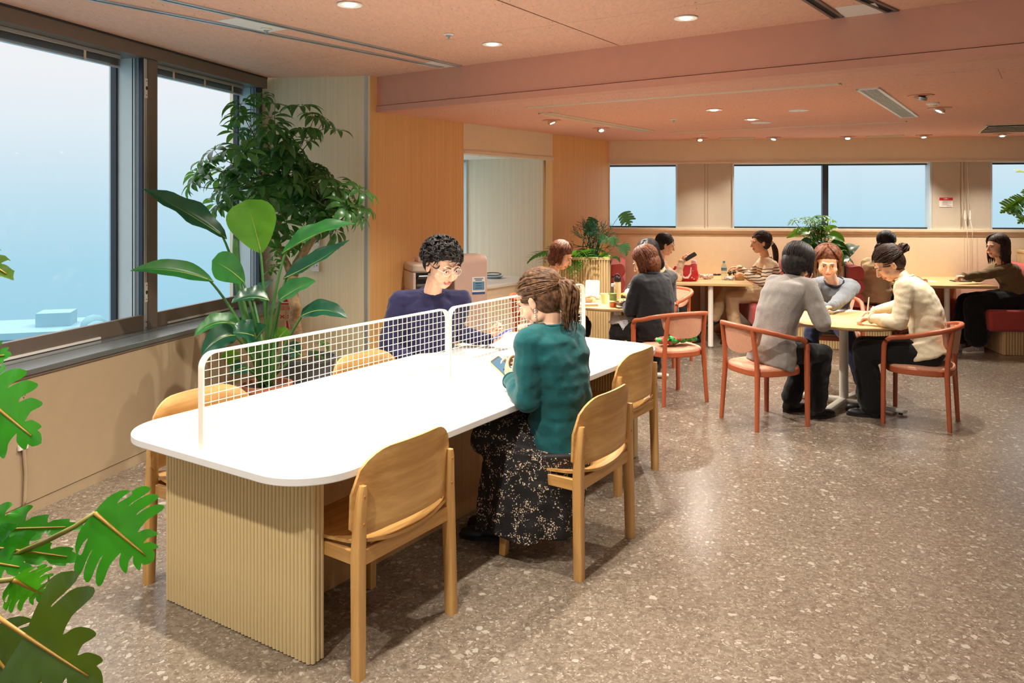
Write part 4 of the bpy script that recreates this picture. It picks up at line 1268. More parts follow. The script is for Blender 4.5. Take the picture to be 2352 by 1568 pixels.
def wrinkle(me, amp, freq, seed=0, axis=None):
    co = np.empty(len(me.vertices) * 3, 'f'); me.vertices.foreach_get('co', co); co = co.reshape(-1, 3)
    no = np.empty(len(me.vertices) * 3, 'f'); me.vertex_normals.foreach_get('vector', no); no = no.reshape(-1, 3)
    off = Vector((seed * 3.1, seed * 1.7, seed * 0.9))
    d = np.array([mnoise.noise(Vector((p[0] * freq, p[1] * freq, p[2] * freq * 1.5)) + off) + 0.5 * mnoise.noise(Vector((p[0] * freq * 2.3, p[1] * freq * 2.3, p[2] * freq * 3.0)) - off) for p in co], 'f')
    d = np.sign(d) * np.abs(d) ** 0.8
    co += no * (d * amp)[:, None]
    me.vertices.foreach_set('co', co.ravel()); me.update()
def ik(a, c, l1, l2, pole):
    """middle joint of a two bone limb from a to c bending towards pole"""
    a = Vector(a); c = Vector(c); d = c - a; L = min(d.length, (l1 + l2) * 0.999); t = d.normalized()
    if d.length > L: c = a + t * L
    x = (l1 * l1 - l2 * l2 + L * L) / (2 * L)
    h = math.sqrt(max(0.0, l1 * l1 - x * x))
    p = Vector(pole); p = p - t * p.dot(t)
    p = p.normalized() if p.length > 1e-5 else Vector((0, 0, -1))
    return a + t * x + p * h, c
def frame(fwd, up=(0, 0, 1)):
    f = Vector(fwd).normalized(); u = Vector(up); r = f.cross(u).normalized(); u = r.cross(f).normalized()
    return Matrix(((r.x, f.x, u.x), (r.y, f.y, u.y), (r.z, f.z, u.z)))

def head_parts(mb, H, M, k=1.0):
    """skull, face and ears added to a body volume; H head centre, M head axes (x right, y forward, z up)"""
    kx = 1.10
    def P(x, y, z): return H + M @ (Vector((x * kx, y, z * 0.97)) * k)
    def el(c, r, n=16, m=12): mb.ball(P(*c), (r[0] * k * kx, r[1] * k, r[2] * k), n, m, M)
    el((0, -0.018, 0.032), (0.074, 0.094, 0.083)); el((0, 0.022, -0.020), (0.064, 0.066, 0.080)); el((0, 0.040, -0.078), (0.040, 0.042, 0.036))
    el((0, 0.052, -0.098), (0.020, 0.024, 0.015), 10, 8)
    for s in (-1, 1):
        el((s * 0.036, 0.050, -0.040), (0.030, 0.030, 0.030), 10, 8); el((s * 0.043, 0.012, -0.075), (0.020, 0.034, 0.024), 10, 8)
        el((s * 0.027, 0.078, 0.026), (0.026, 0.012, 0.007), 10, 6)
        el((s * 0.0755, -0.006, -0.012), (0.008, 0.017, 0.030), 10, 8); el((s * 0.080, -0.012, 0.002), (0.007, 0.012, 0.016), 8, 6)
        el((s * 0.009, 0.099, -0.036), (0.008, 0.008, 0.007), 8, 6)
    cap(mb, P(0, 0.082, 0.018), 0.008 * k, P(0, 0.108, -0.030), 0.011 * k, 8)
    el((0, 0.086, -0.058), (0.023, 0.010, 0.006), 10, 6); el((0, 0.084, -0.069), (0.019, 0.010, 0.0065), 10, 6)

def hand_parts(mb, W, h, n, side, k=1.0, curl=0.45, spread=0.10, thumb=0.6, tips=None):
    """palm, four fingers of unequal length, thumb. W wrist, h pointing direction, n back of hand normal; side +1 = thumb towards +x of the hand"""
    h = Vector(h).normalized(); n = Vector(n); n = (n - h * n.dot(h)).normalized(); x = h.cross(n).normalized() * side
    B = lambda a, b, c: W + (x * a + h * b + n * c) * k
    for q, (a, L) in enumerate(((0.027, 0.082), (0.009, 0.090), (-0.009, 0.085), (-0.026, 0.070))):
        cap(mb, B(a * 0.55, 0.005, 0), 0.0135 * k, B(a, 0.076 - 0.004 * abs(q - 1), 0), 0.0105 * k, 8)
        an = curl * (0.9 + 0.06 * q); p = B(a, 0.080 - 0.004 * abs(q - 1), 0); ang = 0.0
        d0 = (h + x * (a * spread / 0.027)).normalized()
        for j, (seg, r0, r1) in enumerate(((0.46, 0.0088, 0.0082), (0.30, 0.0080, 0.0074), (0.24, 0.0073, 0.0062))):
            ang += an * (1.0, 1.15, 0.8)[j]
            d = d0 * math.cos(ang) - n * math.sin(ang)
            p2 = p + d * (L * seg * k)
            cap(mb, p, r0 * k, p2, r1 * k, 8); p = p2
    t0 = B(0.020, 0.018, -0.008); t1 = B(0.042, 0.046, -0.018 - 0.012 * thumb); t2 = B(0.046 - 0.016 * thumb, 0.076, -0.026 - 0.020 * thumb); t3 = B(0.044 - 0.026 * thumb, 0.097, -0.030 - 0.024 * thumb)
    cap(mb, t0, 0.0135 * k, t1, 0.0112 * k, 8); cap(mb, t1, 0.0108 * k, t2, 0.0095 * k, 8); cap(mb, t2, 0.0093 * k, t3, 0.0072 * k, 8)

def loft(mb, secs, n=20):
    """closed body of elliptic sections: (centre, side axis, half width, depth axis, half depth)"""
    rs = []
    for c, sx_, w_, sy_, d_ in secs:
        rs.append([Vector(c) + Vector(sx_) * (math.copysign(abs(math.cos(a)) ** 0.85, math.cos(a)) * w_) + Vector(sy_) * (math.copysign(abs(math.sin(a)) ** 0.85, math.sin(a)) * d_) for a in [2 * math.pi * k / n for k in range(n)]])
    return mb.rings(rs)

def lock(mb, pts, r, n=5, flat=0.55):
    rr = [r * (0.75, 1.0, 0.95, 0.75, 0.35, 0.12)[min(5, int(5 * i / max(1, len(pts) - 1)))] for i in range(len(pts))]
    mb.tube(pts, rr, n, True, (1.0, flat))

def hair_build(style, H, M, k, rnd):
    """hair volume: a full cap on the skull and many overlapping locks"""
    P = lambda x, y, z: H + M @ (Vector((x * 1.06, y, z)) * k)
    mb = MB(); capm = MB()
    def el(c, r, n=20, m=14): capm.ball(P(*c), (r[0] * 1.06 * k, r[1] * k, r[2] * k), n, m, M)
    pulled = style in ('pony', 'bun', 'lowpony', 'tail')
    el((0, -0.031, 0.046), (0.083, 0.101, 0.090))
    C0 = Vector((0, -0.026, 0.040)); RX, RY, RZ = 0.084, 0.103, 0.090
    if style == 'short':
        el((0, -0.050, -0.005), (0.076, 0.070, 0.076)); RX, RY, RZ = 0.092, 0.112, 0.100
    elif pulled:
        el((0, -0.045, 0.0), (0.080, 0.078, 0.088))
    else:
        el((0, -0.044, -0.012), (0.093, 0.088, 0.116)); RX, RY, RZ = 0.094, 0.108, 0.094
        if style not in ('bob', 'side'): el((0, -0.055, -0.07), (0.090, 0.068, 0.105)); el((0, -0.075, -0.15), (0.080, 0.045, 0.10))
    def skull(th, ph, g=1.0):
        """th from the crown (0) down, ph round from the front (0) to the back (pi)"""
        return C0 + Vector((RX * math.sin(th) * math.sin(ph), RY * math.sin(th) * math.cos(ph), RZ * math.cos(th))) * g
    if style == 'short':
        for i in range(330):
            th = math.acos(1 - rnd.random() * 1.30); ph = rnd.uniform(-math.pi, math.pi)
            p = skull(th, ph, 0.95)
            if p.y > 0.045 and p.z < 0.066: continue
            if abs(ph) < 1.45 and p.z < 0.010: continue
            nrm = (p - C0).normalized()
            tg = Vector((rnd.gauss(0, 1), rnd.gauss(0, 1), rnd.gauss(-0.5, 0.8))); tg = (tg - nrm * tg.dot(nrm)).normalized()
            bi = nrm.cross(tg); pts = []
            for j in range(6):
                q = j * 0.9 + rnd.random() * 0.4
                pts.append(P(*(p + nrm * (0.001 + 0.014 * math.sin(j * 0.62)) + tg * (0.009 * j - 0.016) + bi * (0.011 * math.sin(q)))))
            lock(mb, pts, 0.0052 * k, 5, 0.8)
    else:
        tie = {'pony': Vector((0.0, -0.126, 0.018)), 'bun': Vector((0.0, -0.122, 0.020)), 'lowpony': Vector((0, -0.120, -0.034)), 'tail': Vector((0, -0.120, -0.012))}.get(style, None)
        for i in range(330):
            if pulled:
                ph = math.copysign(rnd.uniform(0.10, 2.9), rnd.random() - 0.5); th = rnd.uniform(0.30, 1.80)
                p = skull(th, ph, 1.0)
                if p.y > 0.056 and p.z < 0.064: continue
                if abs(ph) < 1.7 and p.z < 0.012: continue
                pts = []
                for j in range(8):
                    f = j / 7
                    q = p.lerp(tie, f)
                    c = q - C0; rad = Vector((c.x / RX, c.y / RY, c.z / RZ)).length
                    if f < 0.9 and rad > 1e-4: q = C0 + c * ((1.02 + 0.035 * math.sin(f * 3.1)) / max(rad, 0.3))
                    pts.append(P(*q))
                lock(mb, pts, 0.0052 * k * rnd.uniform(0.6, 1.15), 5, 0.7)
            else:
                sgn = 1 if rnd.random() < 0.5 else -1
                ph = sgn * (0.45 + 2.65 * rnd.random() ** 0.8)
                L = {'bob': 0.120, 'side': 0.095, 'long': 0.27, 'medium': 0.20}[style] * rnd.uniform(0.8, 1.08)
                pts = []
                for j in range(6):
                    f = j / 5; th = 0.08 + 1.62 * f
                    a_ = abs(ph)
                    pe = sgn * max(a_ + (0.10 - 0.0) * f, (0.35 + 0.75 * f) if a_ < 1.1 else 0)
                    pts.append(P(*(skull(th, pe, 1.01 + 0.045 * rnd.random()))))
                base = Vector(pts[-1]); hb = (M @ Vector((0, 0, -1)))
                dn = (Vector((0, 0, -1)) * 0.55 + hb * 0.45).normalized()
                inn = (P(0, -0.03, -0.06) - base); inn.z = 0; inn = inn.normalized() if inn.length > 1e-4 else Vector((0, 0, 0))
                for j in range(1, 5):
                    f = j / 4
                    pts.append(base + dn * (L * k * f) + inn * ((0.014 if style in ('bob', 'side') else 0.006) * k * f * f) + Vector((rnd.gauss(0, 0.002), rnd.gauss(0, 0.002), 0)))
                lock(mb, pts, 0.0078 * k * rnd.uniform(0.6, 1.2), 5, 0.8)
        if style in ('pony', 'lowpony', 'tail'):
            L = {'pony': 0.23, 'lowpony': 0.26, 'tail': 0.40}[style]
            T = P(*tie); back = M @ Vector((0, -1, 0)); g = Vector((0, 0, -1))
            for i in range(95):
                ax = Vector((rnd.gauss(0, 1), rnd.gauss(0, 1), rnd.gauss(0, 1))).normalized() * rnd.uniform(0.4, 1.0)
                wv = rnd.uniform(0, 6.28); pts = []
                LL = L * rnd.uniform(0.75, 1.05)
                for j in range(9):
                    f = j / 8
                    fan = 0.009 + 0.036 * math.sin(min(1, f * 1.35) * math.pi * 0.75) * (0.55 if style == 'tail' else 1.0)
                    pos = T + back * (0.060 * math.sin(min(1.0, f * 2.2) * 1.4) * k) + g * (LL * k * max(0.0, f - 0.05) ** 1.1) + M @ Vector((0, 0, 0.012 * math.sin(f * 3)))
                    pts.append(pos + ax * (fan * k) + Vector((math.sin(f * 7 + wv), math.cos(f * 6 + wv), 0)) * (0.009 * k * f))
                lock(mb, pts, 0.0100 * k * rnd.uniform(0.6, 1.2), 5, 0.6)
            capm.ball(T, 0.020 * k, 10, 8)
        if style == 'bun':
            c = P(0.0, -0.152, 0.028)
            capm.ball(c, 0.032 * k, 12, 8)
            for i in range(30):
                a = Vector((rnd.gauss(0, 1), rnd.gauss(0, 1), rnd.gauss(0, 1))).normalized(); b = a.orthogonal().normalized(); o_ = rnd.uniform(0, 6.28)
                lock(mb, [c + (a.cross(b) * 0.008 + (a * math.cos(o_ + j * 0.5) + b * math.sin(o_ + j * 0.5)) * 0.036) * k for j in range(7)], 0.0062 * k, 5, 0.6)
    me = to_mesh(capm, 'hair', 0.006, 3)
    a = MB(); a.v = [tuple(v.co) for v in me.vertices]; a.f = [tuple(p.vertices) for p in me.polygons]; a.mi = [0] * len(a.f)
    bpy.data.meshes.remove(me)
    a.add(mb.v, mb.f)
    return a

def person(label, S, skin='skin', hair='hair_dark', style='bob', k=1.0, top=None, bottom=None, vox=0.0065, shoes='shoe_black', female=True, seed=1):
    """S holds world positions: pel, neck, head, face (direction), sh (shoulder axis, towards the person's right), wr/wl wrists,
    optional er/el elbow poles, hr/hl hand directions with nr/nl back normals, kr/kl knees, ar/al ankles, fr/fl toe directions"""
    rnd = random.Random(seed)
    pel, neck, head = Vector(S['pel']), Vector(S['neck']), Vector(S['head'])
    sh = Vector(S['sh']).normalized(); hip = Vector(S.get('hip', S['sh'])); hip.z = 0; hip.normalize()
    spine = (neck - pel).normalized(); fw = Vector((0, 0, 1)).cross(sh); fw = (sh.cross(spine)) * -1; fw.normalize()
    HM = frame(S['face'], S.get('up', (0, 0, 1))); kh = k * S.get('kh', 1.07)
    sw = (0.150 if female else 0.180) * k
    sR, sL = neck + sh * sw - spine * 0.055 * k, neck - sh * sw - spine * 0.055 * k
    la, lf = 0.265 * k, 0.235 * k
    wr, wl = Vector(S['wr']), Vector(S['wl'])
    eR, wr = ik(sR, wr, la, lf, S.get('er', (sh * 0.6 - Vector((0, 0, 1)))))
    eL, wl = ik(sL, wl, la, lf, S.get('el', (-sh * 0.6 - Vector((0, 0, 1)))))
    hR, hL = pel + hip * 0.085 * k, pel - hip * 0.085 * k
    kR, kL, aR, aL = (Vector(S[q]) for q in ('kr', 'kl', 'ar', 'al'))
    mid = pel.lerp(neck, 0.5) - fw * S.get('slump', 0.025)
    b = MB()
    # trunk
    def trunk(mb, g, low=0.0):
        loft(mb, [(pel - spine * (0.075 - low), hip, 0.135 * k + g * 0.8, fw, 0.090 * k + g * 0.8), (pel - spine * 0.02, hip, 0.168 * k + g, fw, 0.118 * k + g), (pel.lerp(mid, 0.55), hip.lerp(sh, 0.3).normalized(), (0.145 if female else 0.158) * k + g, fw, 0.108 * k + g),
                  (mid, hip.lerp(sh, 0.5).normalized(), (0.138 if female else 0.160) * k + g, fw, 0.104 * k + g), (mid.lerp(neck, 0.5), sh, 0.158 * k + g, fw, 0.112 * k + g), (mid.lerp(neck, 0.78), sh, 0.160 * k + g, fw, 0.096 * k + g),
                  (neck - spine * 0.025 * k, sh, 0.118 * k + g, fw, 0.070 * k + g * 0.8), (neck + spine * 0.012 * k, sh, 0.066 * k + g * 0.4, fw, 0.056 * k + g * 0.4)])
    trunk(b, -0.012)
    nb = head + HM @ (Vector((0, -0.022, -0.085)) * kh)
    cap(b, neck - spine * 0.02, 0.053 * k, nb, 0.049 * k); cap(b, nb, 0.049 * k, head + HM @ (Vector((0, -0.020, -0.03)) * k), 0.052 * k)
    for s_, e_, w_ in ((sR, eR, wr), (sL, eL, wl)):
        cap(b, neck - spine * 0.04, 0.045 * k, s_, 0.045 * k); cap(b, s_, 0.045 * k, e_, 0.036 * k); cap(b, e_, 0.037 * k, w_, 0.0235 * k)
    for h_, n_, a_ in ((hR, kR, aR), (hL, kL, aL)):
        cap(b, h_, 0.078 * k, n_, 0.050 * k); cap(b, n_, 0.049 * k, a_, 0.032 * k)
    head_parts(b, head, HM, kh)
    for tag_, W_, e_, sd in (('r', wr, eR, 1), ('l', wl, eL, -1)):
        fa = (W_ - e_).normalized()
        hd = Vector(S.get('h' + tag_, fa)); nn = Vector(S.get('n' + tag_, Vector((0, 0, 1)) + fw * 0.2))
        hand_parts(b, W_, hd, nn, -sd, k * (0.92 if female else 1.02), S.get('c' + tag_, 0.42), thumb=S.get('t' + tag_, 0.5))
    me = to_mesh(b, 'person', vox, 3, 0.45)
    # lips by place on the face
    nf = len(me.polygons); cc = np.empty(nf * 3, 'f'); me.polygons.foreach_get('center', cc); cc = cc.reshape(-1, 3)
    Mi = np.array(HM.inverted()); lc = (cc - np.array(head)) @ Mi.T / kh
    lip = ((lc[:, 0] / 0.024) ** 2 + ((lc[:, 2] + 0.064) / 0.0115) ** 2 < 1) & (lc[:, 1] > 0.07)
    me.polygons.foreach_set('material_index', lip.astype('i'))
    me.materials.append(MATS[skin]); me.materials.append(MATS['lips'])
    org = Vector((pel.x, pel.y, 0))
    me.transform(Matrix.Translation(-org))
    P_ = bpy.data.objects.new('person', me); COL.objects.link(P_); P_.location = org
    tag(P_, label, 'person')
    def child(name, mesh, mat, parent=P_, smooth=None, lab=None):
        mesh.transform(Matrix.Translation(-org))
        o_ = mkobj(name, mesh, mat, parent, smooth); return tag(o_, lab)
    for s in (-1, 1):
        m1 = MB(); m1.ball(head + HM @ (Vector((s * 0.033, 0.0785, 0.003)) * kh), (0.0115 * k, 0.0075 * k, 0.0058 * k), 12, 8, HM); m1.cur = 1
        m1.ball(head + HM @ (Vector((s * 0.033, 0.0835, 0.003)) * kh), (0.0056 * k, 0.0032 * k, 0.0052 * k), 8, 6, HM)
        child('eye', m1.mesh('eye'), ['eye_white', 'iris'], smooth=180)
        m1 = MB(); m1.tube([head + HM @ (Vector(q) * kh) for q in ((s * 0.014, 0.092, 0.026), (s * 0.031, 0.090, 0.031), (s * 0.050, 0.076, 0.027))], [0.003 * k, 0.0036 * k, 0.0016 * k], 6)
        m1.tube([head + HM @ (Vector(q) * kh) for q in ((s * 0.018, 0.0835, 0.009), (s * 0.033, 0.0865, 0.0135), (s * 0.049, 0.077, 0.008))], [0.0016 * k, 0.0022 * k, 0.0014 * k], 5)
        child('eyebrow', m1.mesh('eyebrow'), 'brow', smooth=180)
    hm = hair_build(style, head, HM, kh, rnd)
    child('hair', hm.mesh('hair'), hair, smooth=180)
    # upper garment
    g = top.get('g', 0.012)
    t = MB(); trunk(t, g * 1.25, top.get('low', 0.0))
    if top.get('hem'):
        loft(t, [(pel - Vector((0, 0, top['hem'])), hip, 0.19 * k + g, fw, 0.135 * k + g), (pel + spine * 0.10, hip, 0.168 * k + g, fw, 0.122 * k + g)])
    sl = top.get('sleeve', 0.96); slv = top.get('loose', 1.0)
    for s_, e_, w_ in ((sR, eR, wr), (sL, eL, wl)):
        cap(t, neck - spine * 0.035 * k, 0.050 * k + g * 0.7, s_, 0.050 * k + g); cap(t, s_, 0.050 * k + g, e_, 0.041 * k + g * slv)
        cap(t, mid.lerp(neck, 0.55) + (s_ - neck) * 0.75, 0.06 * k, s_ - spine * 0.02, 0.052 * k)
        if sl > 0: 
            q = e_.lerp(w_, sl); cap(t, e_, 0.041 * k + g * slv, e_.lerp(w_, sl * 0.6), 0.035 * k + g * slv); cap(t, e_.lerp(w_, sl * 0.6), 0.034 * k + g * slv, q, 0.0275 * k + g * 0.55)
    tm = to_mesh(t, top['name'], 0.0095 if vox > 0.006 else 0.0075, 4)
    wrinkle(tm, top.get('w', 0.006), top.get('wf', 11), seed)
    if top.get('neck', True):
        pass
    to_ = child(top['name'], tm, top['mat'], lab=top.get('lab'))
    # collar and cuffs as rolled edges
    ax = spine; r0 = 0.066 * k + g * 0.55
    cw = top.get('collar', 0.010)
    def ring(c, a, rx, ry, r, x_, y_, n=20):
        pts = [c + x_ * (math.cos(2 * math.pi * i / n) * rx) + y_ * (math.sin(2 * math.pi * i / n) * ry) for i in range(n)]
        rs = []
        for i in range(n):
            o = (pts[i] - c).normalized()
            rs.append([pts[i] + o * (r * math.cos(2 * math.pi * j / 6)) + a * (r * 1.3 * math.sin(2 * math.pi * j / 6)) for j in range(6)])
        rs.append(rs[0]); return rs
    def trim_ring(nm, rs_):
        m_ = MB(); m_.rings(rs_, False, False); ms_ = m_.mesh(nm); ms_.transform(Matrix.Translation(-org)); mkobj(nm, ms_, top.get('rib', top['mat']) if nm == 'collar' else top['mat'], to_, 180)
    trim_ring('collar', ring(neck + spine * 0.010 * k, ax, r0, r0 * 0.86, cw * 0.6, sh, fw))
    if sl > 0.5:
        for e_, w_ in ((eR, wr), (eL, wl)):
            d = (w_ - e_).normalized(); x_ = d.orthogonal().normalized(); rr = 0.0285 * k + g * 0.55
            trim_ring('cuff', ring(e_.lerp(w_, sl), d, rr, rr, 0.006, x_, d.cross(x_)))
    # lower garment
    if bottom['kind'] == 'trousers':
        t = MB(); g2 = bottom.get('g', 0.014); fl = bottom.get('flare', 0.0)
        loft(t, [(pel - spine * 0.07, hip, 0.12 * k, fw, 0.09 * k), (pel - spine * 0.02, hip, 0.172 * k + g2 * 0.5, fw, 0.122 * k + g2 * 0.5), (pel + spine * 0.07, hip, 0.158 * k + g2 * 0.3, fw, 0.112 * k + g2 * 0.3)])
        for h_, n_, a_ in ((hR, kR, aR), (hL, kL, aL)):
            cap(t, h_, 0.083 * k + g2, n_, 0.056 * k + g2); q = n_.lerp(a_, bottom.get('len', 0.94)); cap(t, n_, 0.056 * k + g2, q, 0.042 * k + g2 + fl)
        bm_ = to_mesh(t, 'trousers', 0.0095, 4); wrinkle(bm_, 0.007, 10, seed + 5)
        child('trousers', bm_, bottom['mat'])
    else:
        t = MB(); kn = (kR + kL) / 2; an = (aR + aL) / 2; side = (kR - kL).normalized(); g2 = 0.02
        out = (kn - pel).normalized()
        wK = 0.5 * (kR - kL).length + 0.085
        loft(t, [(pel + spine * 0.06, hip, 0.165 * k, fw, 0.12 * k), (pel - spine * 0.02, hip, 0.19 * k, fw, 0.14 * k), (pel.lerp(kn, 0.5) , hip, 0.19 * k, Vector((0, 0, 1)), 0.105 * k), (kn.lerp(pel, 0.12), side, wK, Vector((0, 0, 1)), 0.085 * k), (kn + out * 0.02, side, wK * 0.95, (Vector((0, 0, 1)) + out).normalized(), 0.07 * k)])
        for h_, n_ in ((hR, kR), (hL, kL)): cap(t, h_ - Vector((0, 0, 0.01)), 0.105 * k, n_, 0.082 * k)
        cap(t, hR, 0.10 * k, hL, 0.10 * k)
        hem = bottom.get('hem', 0.2)
        rs = []
        n = 44
        top_c = kn.lerp(pel, 0.35) - Vector((0, 0, 0.03)); dn = Vector((0, 0, -1))
        back = bottom.get('back', 0.14)
        if 'tc' in bottom: top_c = Vector((bottom['tc'][0], bottom['tc'][1], 0.52))
        w0 = bottom.get('ta', wK * 0.9); d0 = bottom.get('tb', 0.17 * k)
        for i in range(9):
            f = i / 8
            z = top_c.z + (hem - top_c.z) * f
            c = top_c.lerp(an.lerp(kn.lerp(pel, 0.35), 0.40), f)
            if 'hc' in bottom: c = top_c.lerp(Vector((bottom['hc'][0], bottom['hc'][1], 0)), f ** 0.7)
            c = Vector((c.x, c.y, z)); hw = bottom.get('ha', wK * 1.12); hd = bottom.get('hb', (0.17 + back * 0.5) * k)
            o2 = Vector((out.x, out.y, 0)).normalized()
            ring_ = []
            for j in range(n):
                a = 2 * math.pi * j / n
                fold = 1 + bottom.get('fold', 0.07) * f * math.sin(a * 9 + 2.0 * math.sin(f * 2)) + 0.04 * f * math.sin(a * 4 + 1)
                ring_.append(c + side * (math.cos(a) * (w0 * (1 - f) + hw * f) * fold) + o2 * (math.sin(a) * (d0 * (1 - f) + hd * f) * fold) + Vector((0, 0, 0.014 * f * math.sin(a * 5 + 0.5))))
            rs.append(ring_)
        t.rings(rs)
        bm_ = to_mesh(t, 'skirt', 0.0085, 3); wrinkle(bm_, 0.006, 9, seed + 5)
        child('skirt', bm_, bottom['mat'])
    # shoes
    for a_, fd in ((aR, S.get('fr')), (aL, S.get('fl'))):
        fd = Vector(fd if fd is not None else S.get('foot', fw)); fz = fd.z; fd.z = fz; fd.normalize()
        Mf = frame(fd); o_ = a_ + Vector((0, 0, -0.035))
        t = MB(); q = lambda x, y, z: a_ + Mf @ (Vector((x, y, z)) * k)
        t.ball(q(0, 0.02, -0.045), tuple(s * k for s in (0.040, 0.085, 0.042)), 12, 8, Mf); t.ball(q(0, 0.105, -0.056), tuple(s * k for s in (0.044, 0.075, 0.032)), 12, 8, Mf); cap(t, q(0, -0.035, -0.045), 0.036 * k, q(0, -0.005, 0.02), 0.042 * k)
        sm_ = to_mesh(t, 'shoe', 0.008, 2)
        zmin = -0.080 * k
        so = child('shoe', sm_, shoes)
        t = MB(); ol = [q(0.040 * math.sin(a) * (1.08 if math.cos(a) > 0 else 0.92), 0.055 + 0.128 * math.cos(a), -0.083) for a in [2 * math.pi * i / 20 for i in range(20)]]
        up_ = Mf @ Vector((0, 0, 0.020 * k)); t.rings([ol, [p + up_ for p in ol]])
        ms = t.mesh('sole'); ms.transform(Matrix.Translation(-org)); mkobj('sole', ms, 'sole_white' if shoes == 'shoe_grey' else 'black_plastic', so, 50)
    P_['_pts'] = 0
    del P_['_pts']
    return P_, dict(org=org, head=head, HM=HM, neck=neck, pel=pel, wr=wr, wl=wl, eR=eR, eL=eL, sh=sh, fw=fw, spine=spine, sR=sR, sL=sL, aR=aR, aL=aL, k=k)

cloth('navy_knit', (36, 35, 70)); cloth('teal_knit', (18, 84, 88), knit=0.2); cloth('grey_marl', (150, 146, 142), var=0.16, weave=900); cloth('black_knit', (30, 31, 36)); cloth('black_cloth', (22, 22, 25))
cloth('grey_brown', (150, 134, 120), var=0.14); cloth('dark_grey', (66, 66, 68)); cloth('cream_cloth', (232, 204, 172)); cloth('cream_knit', (226, 214, 184)); cloth('beige_cloth', (206, 178, 136)); cloth('denim_grey', (122, 128, 136), var=0.14); cloth('navy_cloth', (30, 30, 44)); cloth('jeans', (46, 54, 84)); cloth('chino', (196, 168, 132)); cloth('olive_cloth', (118, 98, 66)); cloth('green_cloth', (52, 72, 50))
def striped(name, c1, c2, pitch=0.036, w=0.28):
    m, nt, b, out = new_mat(name)
    tc_ = N(nt, 'ShaderNodeTexCoord'); sp = N(nt, 'ShaderNodeSeparateXYZ')
    nt.links.new(tc_.outputs['Object'], sp.inputs[0])
    nz = N(nt, 'ShaderNodeTexNoise'); nz.inputs['Scale'].default_value = 6
    nt.links.new(tc_.outputs['Object'], nz.inputs['Vector'])
    z = math_(nt, 'ADD', sp.outputs[2], math_(nt, 'MULTIPLY', nz.outputs[0], 0.05))
    z = math_(nt, 'ADD', z, math_(nt, 'MULTIPLY', sp.outputs[0], -0.10))
    f = math_(nt, 'FRACT', math_(nt, 'DIVIDE', z, pitch))
    s = math_(nt, 'LESS_THAN', f, w)
    hi = math_(nt, 'LESS_THAN', sp.outputs[2], 0.93)
    nt.links.new(mixc(nt, math_(nt, 'MULTIPLY', s, hi), rgba(c1), rgba(c2)), b.inputs['Base Color'])
    b.inputs['Roughness'].default_value = 0.9
    MATS[name] = m
striped('striped_knit', (226, 202, 170), (40, 36, 40))
def floral():
    m, nt, b, out = new_mat('floral_black')
    v = coords(nt)
    vo = N(nt, 'ShaderNodeTexVoronoi'); vo.inputs['Scale'].default_value = 150; nt.links.new(v, vo.inputs['Vector'])
    cl = N(nt, 'ShaderNodeTexNoise'); cl.inputs['Scale'].default_value = 20; cl.inputs['Detail'].default_value = 3; cl.inputs['Roughness'].default_value = 0.7; nt.links.new(v, cl.inputs['Vector'])
    sp = N(nt, 'ShaderNodeSeparateXYZ'); nt.links.new(vo.outputs['Color'], sp.inputs[0])
    dot = math_(nt, 'LESS_THAN', vo.outputs['Distance'], math_(nt, 'MULTIPLY', sp.outputs[1], 0.62))
    on = math_(nt, 'GREATER_THAN', math_(nt, 'ADD', cl.outputs[0], math_(nt, 'MULTIPLY', sp.outputs[0], 0.09)), 0.565)
    nt.links.new(mixc(nt, math_(nt, 'MULTIPLY', dot, on), rgba((24, 22, 24)), ramp(nt, sp.outputs[2], [(0.0, (206, 178, 148)), (0.6, (230, 210, 184)), (1.0, (240, 228, 210))])), b.inputs['Base Color'])
    b.inputs['Roughness'].default_value = 0.75
    MATS['floral_black'] = m
floral()

UP = Vector((0, 0, 1))
Z = lambda p, z: Vector((p[0], p[1], z))
# --- man in navy behind the screen
F = MAN_F.normalized(); RT = Vector((-0.95, -0.16, 0)).normalized()     # his right hand side lies to the left in the picture
mp_ = MAN_P; pel = Vector((-0.60, 5.22, 0.53))
man, I1 = person('man in a navy sweater with curly dark hair holding a phone behind the wire screen', dict(
    pel=pel, neck=at(992, 672, 5.04), head=at(1016, 608, 4.90), face=(0.62, -0.70, -0.42), sh=RT, hip=Vector((-0.95, -0.3, 0)),
    wl=at(1126, 781, 5.24), hl=(0.62, -0.10, 0.50), nl=(-0.2, 0.75, -0.7), cl=0.7, el=(-0.5, 0.6, -0.75), wr=at(968, 850, 4.98), er=(-0.9, 0.0, -0.6),
    kr=(-0.62, 4.82, 0.50), kl=(-0.26, 4.86, 0.50), ar=(-0.62, 4.86, 0.085), al=(-0.24, 4.90, 0.085), foot=(0.3, -0.95, 0), slump=0.03),
    'skin', 'hair_black', 'short', 1.10, dict(name='sweater', mat='navy_knit', g=0.016, w=0.007, lab='navy crew neck sweater'), dict(kind='trousers', mat='dark_grey'), 0.0052, female=False, seed=3)
